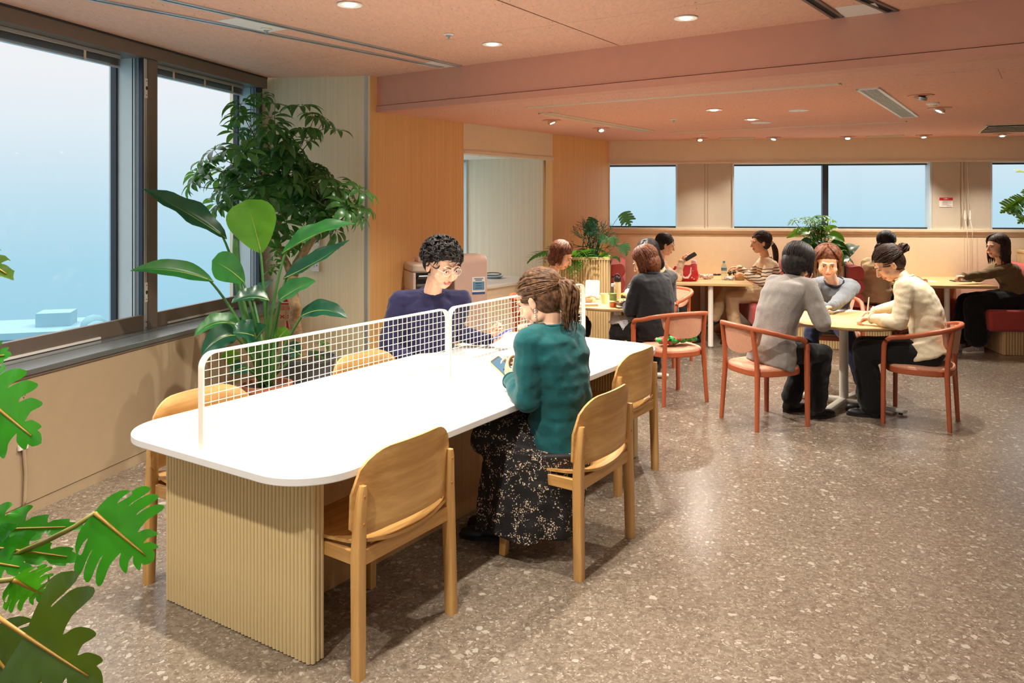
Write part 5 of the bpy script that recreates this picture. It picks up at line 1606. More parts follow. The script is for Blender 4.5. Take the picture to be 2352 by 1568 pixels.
# --- person in teal at the near side
Fb = Vector((Ts.x, Ts.y, 0)); RD = Vector((Td.x, Td.y, 0))      # facing across the table; right hand along the table
c2 = T2(1.387, -0.30)
teal, I2 = person('person in a teal sweater and black floral skirt looking at a phone, seen from behind', dict(
    pel=(c2.x - 0.03, c2.y + 0.02, 0.55), neck=at(1262, 748, 3.86), head=at(1238, 688, 3.90), face=(-0.80, 0.46, -0.50), sh=RD * 0.96 + Vector((0.25, 0.0, 0)), hip=RD,
    wl=at(1172, 872, 3.98), el=(0.25, -0.75, -0.75), hl=(-0.25, 0.55, 0.62), nl=(-0.75, -0.45, -0.25), cl=0.55, tl=0.7, wr=at(1205, 842, 4.12), er=(0.9, 0.1, -0.7), hr=(-0.75, 0.1, 0.35), nr=(0.1, 0.75, 0.5), cr=0.6,
    kr=P3(T2(1.43, 0.10), 0.52), kl=P3(T2(1.20, 0.06), 0.52), ar=P3(T2(1.40, 0.10), 0.085), al=P3(T2(1.265, 0.05), 0.085), foot=(-0.90, 0.15, 0), slump=0.03),
    'skin', 'hair_brown', 'pony', 1.04, dict(name='sweater', mat='teal_knit', g=0.020, w=0.009, wf=9, lab='teal knitted sweater', low=0.0, hem=0.05), dict(kind='skirt', mat='floral_black', hem=0.11, fold=0.07, hc=T2(1.235, -0.15), ha=0.165, hb=0.25, tc=T2(1.27, -0.20), ta=0.17, tb=0.27), 0.0052, seed=11)
# --- left round table: lanyard, black sweater, dark grey
p_lan, I3 = person('person with a red lanyard and taupe cardigan leaning over the left round table', dict(
    pel=(0.30, 7.86, 0.54), neck=at(1270, 640, 7.70), head=at(1291, 588, 7.62), face=(0.82, -0.30, -0.52), sh=(-0.25, -0.97, 0), wr=at(1340, 684, 7.50), wl=at(1352, 680, 7.90), er=(-0.3, -0.6, -0.8), el=(-0.3, 0.6, -0.8),
    kr=(0.70, 7.66, 0.50), kl=(0.70, 7.92, 0.50), ar=(0.60, 7.68, 0.085), al=(0.60, 7.9, 0.085), foot=(0.95, -0.1, 0)),
    'skin_tan', 'hair_auburn', 'side', 0.98, dict(name='cardigan', mat='grey_brown', g=0.014, lab='taupe cardigan'), dict(kind='trousers', mat='black_cloth', flare=0.03), seed=5)
p_blk, I4 = person('person in a black turtleneck with brown bob eating at the left round table', dict(
    pel=(1.27, 7.06, 0.545), neck=at(1494, 630, 7.12), head=at(1480, 602, 7.16), face=(-0.80, 0.42, -0.52), sh=(0.82, 0.55, 0), hip=(0.9, 0.42, 0), wr=at(1446, 694, 7.52), wl=at(1438, 700, 7.28), er=(0.9, 0.2, -0.7), el=(-0.2, -0.8, -0.8),
    kr=(1.20, 7.42, 0.50), kl=(0.96, 7.30, 0.50), ar=(1.20, 7.36, 0.085), al=(0.98, 7.26, 0.085), foot=(-0.4, 0.9, 0), slump=0.05),
    'skin', 'hair_auburn', 'bob', 1.02, dict(name='sweater', mat='black_knit', g=0.016, lab='black turtleneck sweater', collar=0.022), dict(kind='trousers', mat='black_cloth'), seed=6)
p_drk, I5 = person('person in a dark grey sweater with beige collar behind the black turtleneck', dict(
    pel=(1.58, 8.38, 0.54), neck=at(1510, 622, 8.20), head=at(1488, 584, 8.02), face=(-0.55, -0.62, -0.62), sh=(-0.80, 0.56, 0), wr=at(1446, 664, 7.86), wl=at(1462, 690, 7.62), er=(-0.7, 0.3, -0.7), el=(0.8, -0.3, -0.7),
    kr=(1.20, 8.10, 0.50), kl=(1.40, 7.95, 0.50), ar=(1.25, 8.05, 0.085), al=(1.44, 7.92, 0.085), foot=(-0.6, -0.75, 0), slump=0.05),
    'skin', 'hair_black', 'medium', 1.0, dict(name='sweater', mat='dark_grey', g=0.014, rib='beige_cloth', collar=0.026, lab='dark grey sweater with beige collar'), dict(kind='trousers', mat='black_cloth'), seed=7)
# --- first booth
p_pho, I6 = person('person in a cream cardigan with black hair reading a phone in the first booth', dict(
    pel=bk(0.50, 0.78, 0.58), neck=at(1519, 600, 9.62), head=at(1529, 562, 9.55), face=(0.92, -0.10, -0.30), sh=(-0.12, -0.99, 0), wr=at(1566, 600, 9.45), hr=(0.85, 0.0, 0.42), nr=(0.1, -0.9, -0.45), cr=0.7, er=(-0.1, -0.5, -0.9), wl=at(1575, 625, 9.80), el=(0, 0.5, -0.9),
    kr=bk(0.93, 0.86, 0.52), kl=bk(0.93, 0.66, 0.52), ar=bk(0.95, 0.86, 0.085), al=bk(0.95, 0.66, 0.085), foot=(1, -0.15, 0)),
    'skin', 'hair_black', 'lowpony', 0.98, dict(name='cardigan', mat='cream_cloth', g=0.016, lab='cream cardigan'), dict(kind='trousers', mat='dark_grey'), seed=8)
p_str, I7 = person('person in a striped sweater with a long braid reaching for a water bottle', dict(
    pel=bk(1.92, 0.80, 0.58), neck=at(1759, 592, 9.46), head=at(1746, 557, 9.42), face=(-0.98, -0.06, -0.12), sh=(0.10, 0.99, 0), wr=at(1696, 614, 9.62), hr=(-0.95, 0.0, 0.05), cr=0.5, er=(0.3, 0.5, -0.7), wl=at(1712, 632, 9.18), hl=(-0.9, 0.15, 0.35), cl=0.8, el=(0.3, -0.5, -0.9),
    kr=bk(1.45, 0.74, 0.62), kl=bk(1.47, 0.92, 0.56), ar=bk(1.26, 0.86, 0.30), al=bk(1.52, 0.92, 0.085), fr=(-0.85, -0.2, -0.35), fl=(-1, 0.1, 0)),
    'skin_tan', 'hair_dark', 'tail', 1.0, dict(name='sweater', mat='striped_knit', g=0.014, lab='cream sweater with black stripes'), dict(kind='trousers', mat='chino', g=0.018, flare=0.02), seed=9)
# --- front round table
p_gry, I8 = person('person in a grey marl cardigan with a black bob, pen raised to the mouth', dict(
    pel=(1.99, 6.12, 0.545), neck=at(1822, 640, 6.16), head=at(1835, 602, 6.20), face=(0.70, 0.60, -0.52), sh=(0.52, -0.85, 0), hip=(0.36, -0.93, 0), wr=at(1884, 735, 6.18), er=(0.1, -0.75, -0.8), hr=(0.85, 0.45, -0.1), cr=1.0, wl=at(1862, 672, 6.42), hl=(0.25, -0.05, 0.9), nl=(0.3, 0.9, 0.1), cl=1.0, el=(0.3, 0.6, -0.9),
    kr=(2.42, 6.18, 0.52), kl=(2.36, 6.40, 0.52), ar=(2.38, 6.22, 0.085), al=(2.25, 6.42, 0.085), foot=(0.90, 0.36, 0), slump=0.05),
    'skin', 'hair_black', 'bob', 1.04, dict(name='cardigan', mat='grey_marl', g=0.026, w=0.007, wf=7, hem=0.12, sleeve=0.82, lab='loose grey marl cardigan'), dict(kind='trousers', mat='black_cloth', flare=0.02), seed=10)
p_den, I9 = person('person in a grey denim jacket with auburn hair resting both arms on the round table', dict(
    pel=(3.0, 7.54, 0.545), neck=at(1915, 648, 7.20), head=at(1901, 601, 7.02), face=(-0.28, -0.82, -0.42), sh=(-0.97, 0.22, 0), wr=at(1894, 706, 6.84), er=(-0.8, -0.1, -0.6), hr=(-0.55, -0.6, -0.2), wl=at(1903, 712, 6.74), hl=(-0.9, -0.1, -0.1), el=(0.9, 0.0, -0.5),
    kr=(2.70, 7.16, 0.52), kl=(2.98, 7.08, 0.52), ar=(2.62, 6.98, 0.085), al=(3.06, 6.92, 0.085), foot=(-0.2, -0.95, 0), slump=0.05),
    'skin', 'hair_auburn', 'bob', 1.04, dict(name='jacket', mat='denim_grey', g=0.024, w=0.009, wf=9, collar=0.020, rib='navy_cloth', lab='grey denim jacket with dark navy collar'), dict(kind='trousers', mat='jeans'), seed=12)
p_crm, I10 = person('person in a cream cardigan with a hair bun writing at the round table', dict(
    pel=(3.20, 6.08, 0.545), neck=at(2078, 640, 6.22), head=at(2040, 606, 6.30), face=(-0.78, 0.12, -0.62), sh=(0.52, 0.85, 0), hip=(0.59, 0.81, 0), wr=at(2006, 716, 6.60), hr=(-0.95, 0.1, -0.1), cr=0.9, tr=0.9, er=(0.4, 0.7, -0.7), wl=at(2000, 730, 6.22), hl=(-0.95, 0.15, -0.05), cl=0.9, el=(0.1, -0.8, -0.8),
    kr=(2.84, 6.42, 0.52), kl=(2.76, 6.24, 0.52), ar=(2.90, 6.42, 0.085), al=(2.84, 6.26, 0.085), foot=(-0.94, 0.3, 0), slump=0.06),
    'skin', 'hair_dark', 'bun', 1.04, dict(name='cardigan', mat='cream_knit', g=0.018, w=0.005, lab='cream knitted cardigan', hem=0.03), dict(kind='trousers', mat='black_cloth', g=0.03, flare=0.03), seed=13)
# --- second booth
p_bei, I11 = person('person in a beige blouse with long black hair turned away in the second booth', dict(
    pel=bk(3.10, 0.80, 0.58), neck=at(2022, 598, 9.20), head=at(2038, 558, 9.18), face=(0.78, 0.55, -0.18), sh=(0.50, -0.86, 0), wr=bk(3.55, 0.95, 0.79), wl=bk(3.60, 0.6, 0.79), er=(-0.2, -0.6, -0.8), el=(0, 0.6, -0.8),
    kr=bk(3.52, 0.92, 0.53), kl=bk(3.54, 0.72, 0.53), ar=bk(3.55, 0.92, 0.085), al=bk(3.56, 0.72, 0.085), foot=(1, -0.1, 0)),
    'skin', 'hair_black', 'lowpony', 1.0, dict(name='blouse', mat='beige_cloth', g=0.032, w=0.011, wf=8, hem=0.05, loose=1.2, lab='loose beige blouse'), dict(kind='trousers', mat='black_cloth'), seed=14)
p_vst, I12 = person('person in a black vest dress and olive shirt with clasped hands in the second booth', dict(
    pel=bk(4.62, 0.86, 0.58), neck=at(2302, 606, 8.98), head=at(2288, 566, 8.96), face=(-0.97, -0.20, -0.10), sh=(0.14, 0.98, 0), wr=at(2212, 634, 9.02), hr=(-0.9, -0.2, 0.0), cr=1.1, wl=at(2214, 636, 8.84), hl=(-0.9, 0.25, 0.0), cl=1.1, er=(0.4, 0.4, -0.8), el=(0.4, -0.5, -0.8),
    kr=bk(4.10, 0.84, 0.54), kl=bk(4.10, 1.02, 0.54), ar=bk(4.02, 0.86, 0.085), al=bk(4.14, 1.04, 0.085), fr=(-0.95, -0.2, 0), fl=(-0.97, -0.1, 0)),
    'skin', 'hair_dark', 'medium', 1.02, dict(name='shirt', mat='olive_cloth', g=0.013, w=0.008, lab='olive shirt'), dict(kind='trousers', mat='black_cloth', g=0.045, flare=0.035, len=0.80), shoes='shoe_grey', seed=15)

# ------------------------------------------------------------------ plants
leafmat('leaf_tree', (66, 118, 58), (36, 78, 42), rough=0.32, trans=0.32, tcol=(120, 180, 70))
leafmat('leaf_bird', (52, 132, 60), (34, 104, 56), rough=0.34, trans=0.25, tcol=(110, 180, 60), scale=12)
leafmat('leaf_bright', (104, 172, 48), (78, 146, 40), rough=0.34, trans=0.4, tcol=(150, 205, 60), scale=10)
leafmat('leaf_deep', (34, 92, 66), (24, 70, 54), rough=0.3, trans=0.2, tcol=(70, 140, 70), scale=12)
leafmat('leaf_philo', (42, 140, 30), (26, 108, 22), rough=0.3, trans=0.42, tcol=(80, 170, 20), scale=9)
leafmat('leaf_philo_dark', (58, 92, 20), (36, 66, 16), rough=0.3, trans=0.3, tcol=(110, 130, 20), scale=9)
leafmat('leaf_monstera', (46, 84, 44), (28, 60, 34), rough=0.35, trans=0.25, tcol=(90, 140, 50), scale=20)
leafmat('leaf_fern', (62, 132, 44), (32, 92, 34), rough=0.4, trans=0.35, tcol=(120, 170, 40), scale=40)
leafmat('leaf_lime', (196, 206, 60), (150, 176, 46), rough=0.4, trans=0.4, tcol=(210, 220, 70), scale=30)
plain('petiole', (74, 128, 62), 0.45, var=0.12); plain('petiole_philo', (122, 116, 44), 0.45, var=0.1); plain('midrib', (150, 170, 80), 0.45); plain('midrib_philo', (168, 128, 50), 0.45)
plain('bark', (176, 146, 110), 0.9, var=0.28, scale=38, bumpy=0.8, bscale=60); plain('twig', (96, 92, 62), 0.8, var=0.15)
plain('pot_grey', (112, 116, 122), 0.5, metal=0.2, var=0.12, scale=9); plain('pot_terracotta', (176, 112, 84), 0.85, var=0.12, scale=16, bumpy=0.3)

def bez(p, n):
    """points on a quadratic or cubic curve"""
    p = [Vector(q) for q in p]; out = []
    for i in range(n):
        t = i / (n - 1); q = p
        while len(q) > 1: q = [a.lerp(b, t) for a, b in zip(q[:-1], q[1:])]
        out.append(q[0])
    return out
def leaf_sheet(spine, W, nrm, prof='oval', fold=0.35, wave=0.0, nw=7, seed=0, lift=0.0):
    """a leaf blade along a spine of points; fold raises both halves, wave ripples the margin"""
    n = len(spine); rnd = random.Random(seed); ph = rnd.uniform(0, 6)
    rows = []
    for i, p in enumerate(spine):
        t = i / (n - 1)
        tg = (spine[min(i + 1, n - 1)] - spine[max(i - 1, 0)]).normalized()
        nv = Vector(nrm); nv = (nv - tg * nv.dot(tg)).normalized(); sd = tg.cross(nv).normalized()
        if prof == 'oval': w = math.sin(math.pi * min(1, t ** 0.72)) ** 0.75
        elif prof == 'lance': w = math.sin(math.pi * t ** 0.85) ** 0.9
        elif prof == 'spoon': w = 1.45 * t ** 0.72 * max(0, 1 - t ** 3.0) ** 0.6
        elif prof == 'paddle': w = math.sin(math.pi * t ** 0.62) ** 0.62
        else: w = (1 - t) ** 0.6 * min(1, t * 8) ** 0.5
        w = max(w, 0.02) * W
        row = []
        for j in range(nw):
            s = -1 + 2 * j / (nw - 1)
            off = sd * (s * w * math.cos(fold * abs(s))) + nv * (abs(s) * w * math.sin(fold) * 0.9 + wave * w * math.sin(t * 17 + ph + s * 1.4) * s * s + lift * w * s)
            row.append(p + off)
        rows.append(row)
    return MB().grid(rows)

# --- bird of paradise in a terracotta pot
BP = Vector((-1.70, 5.50, 0))
bird = empty('bird_of_paradise', BP, 0, 'large-leaved bird of paradise plant in a terracotta pot by the window sill', 'potted plant')
MB().lathe([(0.0, 0.0), (0.12, 0.0), (0.155, 0.30), (0.172, 0.40), (0.178, 0.405), (0.178, 0.44), (0.160, 0.44), (0.152, 0.41), (0.0, 0.41)], 32).build('pot', 'pot_terracotta', bird, 35)
MB().lathe([(0.153, 0.41), (0.10, 0.418), (0.0, 0.422)], 24).build('soil', 'soil', bird)
def bleaf(base, tip, W, mat, nrm=(0, -1, 0.25), arch=0.0, prof='oval', fold=0.3, wave=0.06, foot=None, bend=None, yb=5.5, yt=5.5, sd=0):
    b = at(base[0], base[1], yb) - BP; t = at(tip[0], tip[1], yt) - BP
    m = b.lerp(t, 0.5) + Vector((0, 0, arch))
    sp = bez([b, m, t], 15)
    lf = leaf_sheet(sp, W, nrm, prof, fold, wave, 9, sd).build('leaf', mat, bird, 180)
    MB().tube([p + Vector(nrm).normalized() * -0.002 for p in sp[:-1]], [0.006 * (1 - 0.8 * i / 14) for i in range(14)], 5).build('midrib', 'midrib', lf, 180)
    f = Vector((foot or (0, 0))[:2] + (0.42,) if foot else (0.03 * math.sin(sd * 2.3), 0.03 * math.cos(sd * 1.7), 0.40))
    mid = f.lerp(b, 0.5); mid.x = f.x + (b.x - f.x) * 0.32; mid.z += 0.03
    MB().tube(bez([f, mid, b, sp[1]], 12), [0.0135 - 0.0006 * i for i in range(12)], 7).build('petiole', 'petiole', lf, 180)
    return lf
bleaf((600, 582), (566, 458), 0.190, 'leaf_bright', (0.1, -1, 0.1), 0.02, 'spoon', 0.16, 0.03, sd=1, yb=5.42, yt=5.35)
bleaf((521, 548), (328, 434), 0.105, 'leaf_deep', (0.25, -0.62, 0.72), 0.03, 'lance', 0.5, 0.16, sd=2, yb=5.5, yt=5.35)
bleaf((490, 646), (299, 622), 0.085, 'leaf_bird', (0.05, -0.75, 0.7), 0.075, 'lance', 0.45, 0.05, sd=3, yb=5.45, yt=5.2)
bleaf((562, 650), (487, 598), 0.115, 'leaf_bird', (0.2, -0.95, 0.35), 0.035, 'spoon', 0.15, 0.04, sd=4, yb=5.40, yt=5.25)
bleaf((648, 582), (815, 514), 0.100, 'leaf_bird', (-0.25, -0.55, 0.75), 0.075, 'lance', 0.55, 0.12, sd=5, yb=5.5, yt=5.6)
bleaf((650, 640), (803, 551), 0.080, 'leaf_deep', (-0.35, -0.75, 0.5), -0.03, 'lance', 0.7, 0.15, sd=6, yb=5.45, yt=5.5)
bleaf((640, 690), (726, 646), 0.085, 'leaf_bird', (-0.15, -0.75, 0.6), 0.03, 'oval', 0.5, 0.12, sd=7, yb=5.40, yt=5.35)
bleaf((618, 690), (532, 696), 0.090, 'leaf_deep', (0.1, -0.5, 0.85), 0.055, 'oval', 0.5, 0.14, sd=8, yb=5.3, yt=5.15)
bleaf((690, 727), (798, 731), 0.085, 'leaf_deep', (-0.05, -0.6, 0.8), 0.10, 'oval', 0.35, 0.08, sd=9, yb=5.4, yt=5.35)
bleaf((547, 748), (446, 772), 0.080, 'leaf_bird', (0.15, -0.6, 0.8), 0.10, 'oval', 0.45, 0.12, sd=10, yb=5.35, yt=5.2)
bleaf((543, 770), (463, 815), 0.090, 'leaf_deep', (0.3, -0.7, 0.65), 0.075, 'oval', 0.4, 0.06, sd=11, yb=5.25, yt=5.1)
bleaf((585, 772), (535, 765), 0.100, 'leaf_deep', (0.15, -0.8, 0.6), 0.02, 'paddle', 0.3, 0.14, sd=12, yb=5.2, yt=5.05)
bleaf((590, 775), (612, 748), 0.070, 'leaf_deep', (-0.3, -0.8, 0.5), 0.0, 'oval', 0.45, 0.1, sd=13, yb=5.2, yt=5.1)
bleaf((640, 778), (662, 755), 0.060, 'leaf_bright', (-0.1, -0.8, 0.5), 0.02, 'paddle', 0.2, 0.05, sd=14, yb=5.5, yt=5.55)
bleaf((580, 690), (628, 642), 0.075, 'leaf_deep', (-0.2, -0.5, 0.85), 0.0, 'lance', 0.4, 0.1, sd=15, yb=5.7, yt=5.75)
bleaf((565, 760), (590, 715), 0.080, 'leaf_deep', (0.1, -0.9, 0.3), 0.0, 'paddle', 0.3, 0.1, sd=16, yb=5.7, yt=5.75)
bleaf((545, 830), (508, 820), 0.060, 'leaf_bright', (0.1, -0.8, 0.6), 0.03, 'oval', 0.3, 0.1, sd=17, yb=5.45, yt=5.4)
bleaf((565, 845), (530, 862), 0.065, 'leaf_deep', (0.1, -0.8, 0.6), 0.03, 'oval', 0.3, 0.1, sd=18, yb=5.3, yt=5.2)
bleaf((690, 815), (648, 800), 0.060, 'leaf_deep', (-0.1, -0.8, 0.6), 0.04, 'oval', 0.3, 0.1, sd=19, yb=5.5, yt=5.6)
sp = [at(541, 548, 5.75) - BP, at(544, 640, 5.75) - BP, at(547, 716, 5.70) - BP, Vector((-0.02, 0.05, 0.42))]
MB().tube(bez(sp, 14), [0.020, 0.024, 0.026, 0.027, 0.027, 0.027, 0.026, 0.025, 0.024, 0.022, 0.020, 0.018, 0.016, 0.015], 9).build('rolled_leaf', 'petiole', bird, 180)

# --- umbrella tree with its crown of palmate leaves
TP = Vector((-1.60, 6.22, 0))
tree = empty('umbrella_tree', TP, 0, 'tall umbrella tree with a crooked trunk in a grey metal pot', 'potted tree')
MB().lathe([(0.0, 0.0), (0.165, 0.0), (0.20, 0.40), (0.212, 0.455), (0.220, 0.458), (0.220, 0.485), (0.205, 0.485), (0.198, 0.45), (0.0, 0.45)], 36).build('pot', 'pot_grey', tree, 35)
MB().lathe([(0.2, 0.45), (0.12, 0.46), (0.0, 0.465)], 24).build('soil', 'soil', tree)
L = lambda u, v, dy=0.0: at(u, v, 6.22 + dy) - TP
trunk = MB()
trunk.tube([L(694, 838), L(687, 800), L(682, 765), L(676, 738), L(679, 706), L(672, 680), L(668, 655), L(672, 632)], [0.062, 0.052, 0.047, 0.050, 0.044, 0.046, 0.042, 0.044], 12)
trunk.tube([L(672, 636), L(682, 606), L(702, 572), L(720, 545), L(733, 505, 0.1), L(742, 460, 0.15)], [0.040, 0.036, 0.034, 0.030, 0.024, 0.016], 10)
trunk.tube([L(671, 634), L(656, 600), L(640, 568), L(632, 530), L(622, 480, 0.05), L(612, 440)], [0.036, 0.028, 0.026, 0.024, 0.020, 0.014], 10)
trunk.tube([L(632, 530), L(655, 480), L(660, 420), L(658, 350), L(648, 300)], [0.022, 0.020, 0.019, 0.016, 0.008], 8)
trunk.tube([L(622, 480, 0.05), L(580, 430), L(530, 400), L(480, 385)], [0.016, 0.012, 0.009, 0.005], 7)
trunk.tube([L(720, 545), L(770, 500), L(815, 470)], [0.018, 0.012, 0.006], 7)
tk = trunk.build('trunk', 'bark', tree, 180)
# a palmate leaf: stalk at the origin, leaflets drooping round it
def palmate(name, nl, ln, droop, seed, wd=0.30):
    rnd = random.Random(seed); mb = MB()
    for k in range(nl):
        a = 2 * math.pi * (k + rnd.uniform(-0.18, 0.18)) / nl
        d = Vector((math.cos(a), math.sin(a), 0)); ll = ln * rnd.uniform(0.8, 1.12); dr = droop + rnd.uniform(-0.25, 0.25)
        s = d * 0.012; st = d * (ll * 0.20) + Vector((0, 0, 0.006))
        pts = []
        for i in range(7):
            t = i / 6
            e_ = 0.15 - dr * t ** 1.0
            pts.append(st + d * (ll * t * math.cos(dr * t * 0.75)) + Vector((0, 0, ll * (0.10 * t - 0.75 * math.sin(dr) * t * t))))
        b_ = leaf_sheet(pts, ll * wd * 0.5, (0, 0, 1), 'lance', 0.3, 0.0, 3)
        mb.add(b_.v, b_.f)
        mb.tube([Vector((0, 0, 0)), st], 0.0014, 3)
    me = mb.mesh(name); me.shade_smooth(); return me
PM = [palmate('leaf', 7 + (k % 3), 0.140 + 0.010 * (k % 3), 0.55 + 0.25 * (k % 3), k, 0.35) for k in range(6)]
for me in PM: me.materials.append(MATS['leaf_tree'])
rnd = random.Random(21)
spots = []
for cu, cv, ru, rv, n in ((628, 345, 95, 75, 30), (590, 300, 55, 45, 8), (610, 430, 115, 65, 32), (500, 385, 52, 45, 10), (735, 470, 75, 62, 26), (800, 465, 42, 40, 7), (700, 375, 60, 60, 12), (560, 470, 70, 40, 9), (660, 530, 70, 24, 7)):
    for _ in range(int(n * 0.95)):
        r_ = math.sqrt(rnd.random()); a = rnd.uniform(0, 6.283)
        spots.append((cu + ru * r_ * math.cos(a), cv + rv * r_ * math.sin(a), rnd.gauss(0, 0.20)))
spots += [(548, 265, 0), (552, 240, 0.05), (600, 222, 0.1), (632, 240, 0), (690, 245, 0), (722, 268, -0.1), (775, 300, 0), (745, 275, 0.1), (455, 400, 0), (445, 420, -0.1), (470, 370, 0.1), (835, 478, 0), (820, 500, -0.1), (770, 528, 0)]
cen = L(640, 420)
twigs = MB()
for k, (u, v, dy) in enumerate(spots):
    p = L(u, v, dy)
    out = (p - cen); ob = mkobj('leaf', PM[k % 6], 'leaf_tree', tree, loc=p)
    d = (out.normalized() * 0.75 + Vector((rnd.gauss(0, 0.3), rnd.gauss(0, 0.3), 0.9))).normalized()
    q = d.to_track_quat('Z', 'Y').to_euler(); ob.rotation_euler = q
    s = rnd.uniform(0.78, 1.12); ob.scale = (s, s, s)
    if k % 2 == 0: twigs.tube(bez([p, p - d * 0.10 + Vector((0, 0, -0.02)), p.lerp(cen, 0.55)], 5), [0.0018, 0.0025, 0.003, 0.0035, 0.004], 4)
tag(twigs.build('twigs', 'twig', tree, 180), kind='stuff')
SM = palmate('leaf', 7, 0.065, 0.7, 40, 0.42); SM.materials.append(MATS['leaf_fern'])
for u, v, dy in ((640, 575, -0.12), (625, 592, -0.05), (655, 582, -0.1), (632, 612, -0.1), (645, 600, -0.15), (690, 560, 0), (672, 570, -0.1), (622, 625, 0), (700, 610, -0.1), (660, 835, -0.1), (735, 815, -0.12), (745, 790, -0.1)):
    ob = mkobj('leaf', SM, 'leaf_fern', tree, loc=L(u, v, dy)); ob.rotation_euler = (rnd.gauss(0.3, 0.3), rnd.gauss(0, 0.3), rnd.uniform(0, 6))

# --- lobed leaves (philodendron, monstera): outline with finger lobes
def lobed_mesh(name, ln, W, nl, depth, seed, arch=0.15, fwd=0.35, tipw=0.30, curlx=0.15, sharp=1.0, base=0.25):
    """leaf in local space: midrib along +y from the origin, blade facing +z"""
    rnd = random.Random(seed)
    env = lambda t: W * (base + (1 - base) * math.sin(math.pi * min(1, (t + 0.10) ** 0.8))) if t < 0.55 else W * (tipw + (math.sin(math.pi * (t + 0.10) ** 0.8) - tipw) * (1 - (t - 0.55) / 0.45) ** 0.8 if t < 0.97 else tipw * 0.9)
    side = []
    for i in range(nl):
        t0 = 0.0 + 0.90 * i / nl; t1 = 0.0 + 0.90 * (i + 1) / nl; tm = (t0 + t1) / 2
        w = max(0.02, env(tm)) * rnd.uniform(0.9, 1.08); f = fwd * w * (0.6 + 0.8 * tm) 
        f = min(f, 0.85 * (t1 - t0) * ln)
        core = w * (1 - depth)
        h_ = (t1 - t0) * ln
        side += [(core, t0 * ln + 0.08 * f), (core + (w - core) * 0.45, t0 * ln + 0.10 * h_ + 0.30 * f), (core + (w - core) * 0.85, t0 * ln + 0.16 * h_ + 0.72 * f), (w * (1.0 + 0.04 * rnd.random()), t0 * ln + 0.50 * h_ + 1.12 * f),
                 (core + (w - core) * 0.86, t0 * ln + 0.76 * h_ + 0.98 * f), (core + (w - core) * 0.42, t0 * ln + 0.84 * h_ + 0.55 * f), (core + (w - core) * 0.08, t0 * ln + 0.93 * h_ + 0.18 * f)]
    def smooth(pts, n=2):
        out = []
        for i in range(len(pts)):
            p0, p1, p2, p3 = (Vector(pts[(i + k - 1) % len(pts)]) for k in range(4))
            for j in range(n):
                t = j / n
                out.append(0.5 * ((2 * p1) + (p2 - p0) * t + (2 * p0 - 5 * p1 + 4 * p2 - p3) * t * t + (3 * p1 - p0 - 3 * p2 + p3) * t ** 3))
        return out
    ol = [(0.0, -0.02 * ln)] + side + [(W * tipw * 0.45, 0.95 * ln), (0.0, 1.0 * ln)] + [(-x, y) for x, y in ([(W * tipw * 0.45, 0.95 * ln)] + side[::-1])]
    pts = smooth(ol)
    bm = bmesh.new()
    vs = [bm.verts.new((p.x, p.y, 0)) for p in pts]
    es = [bm.edges.new((vs[i], vs[(i + 1) % len(vs)])) for i in range(len(vs))]
    bmesh.ops.triangle_fill(bm, edges=es, use_beauty=True, use_dissolve=False, normal=(0, 0, 1))
    for k in range(1, 9):
        g = bm.verts[:] + bm.edges[:] + bm.faces[:]
        bmesh.ops.bisect_plane(bm, geom=g, plane_co=(0, ln * k / 9, 0), plane_no=(0, 1, 0))
    for x in (-0.6, -0.3, 0.0, 0.3, 0.6):
        g = bm.verts[:] + bm.edges[:] + bm.faces[:]
        bmesh.ops.bisect_plane(bm, geom=g, plane_co=(x * W, 0, 0), plane_no=(1, 0, 0))
    for v in bm.verts:
        x, y = v.co.x, v.co.y; t = y / ln
        v.co.z = abs(x) * 0.25 - curlx * x * x / W - arch * ln * t * t + 0.012 * ln * math.sin(y * 40 / ln + 1.5 * seed) * (abs(x) / W)
        v.co.y = y * (1 - 0.25 * arch * t)
    me = bpy.data.meshes.new(name); bm.to_mesh(me); bm.free(); me.shade_smooth()
    return me
def orient(y_dir, n_dir):
    y = Vector(y_dir).normalized(); n = Vector(n_dir); n = (n - y * n.dot(y)).normalized(); x = y.cross(n)
    return Matrix(((x.x, y.x, n.x), (x.y, y.y, n.y), (x.z, y.z, n.z))).to_euler()

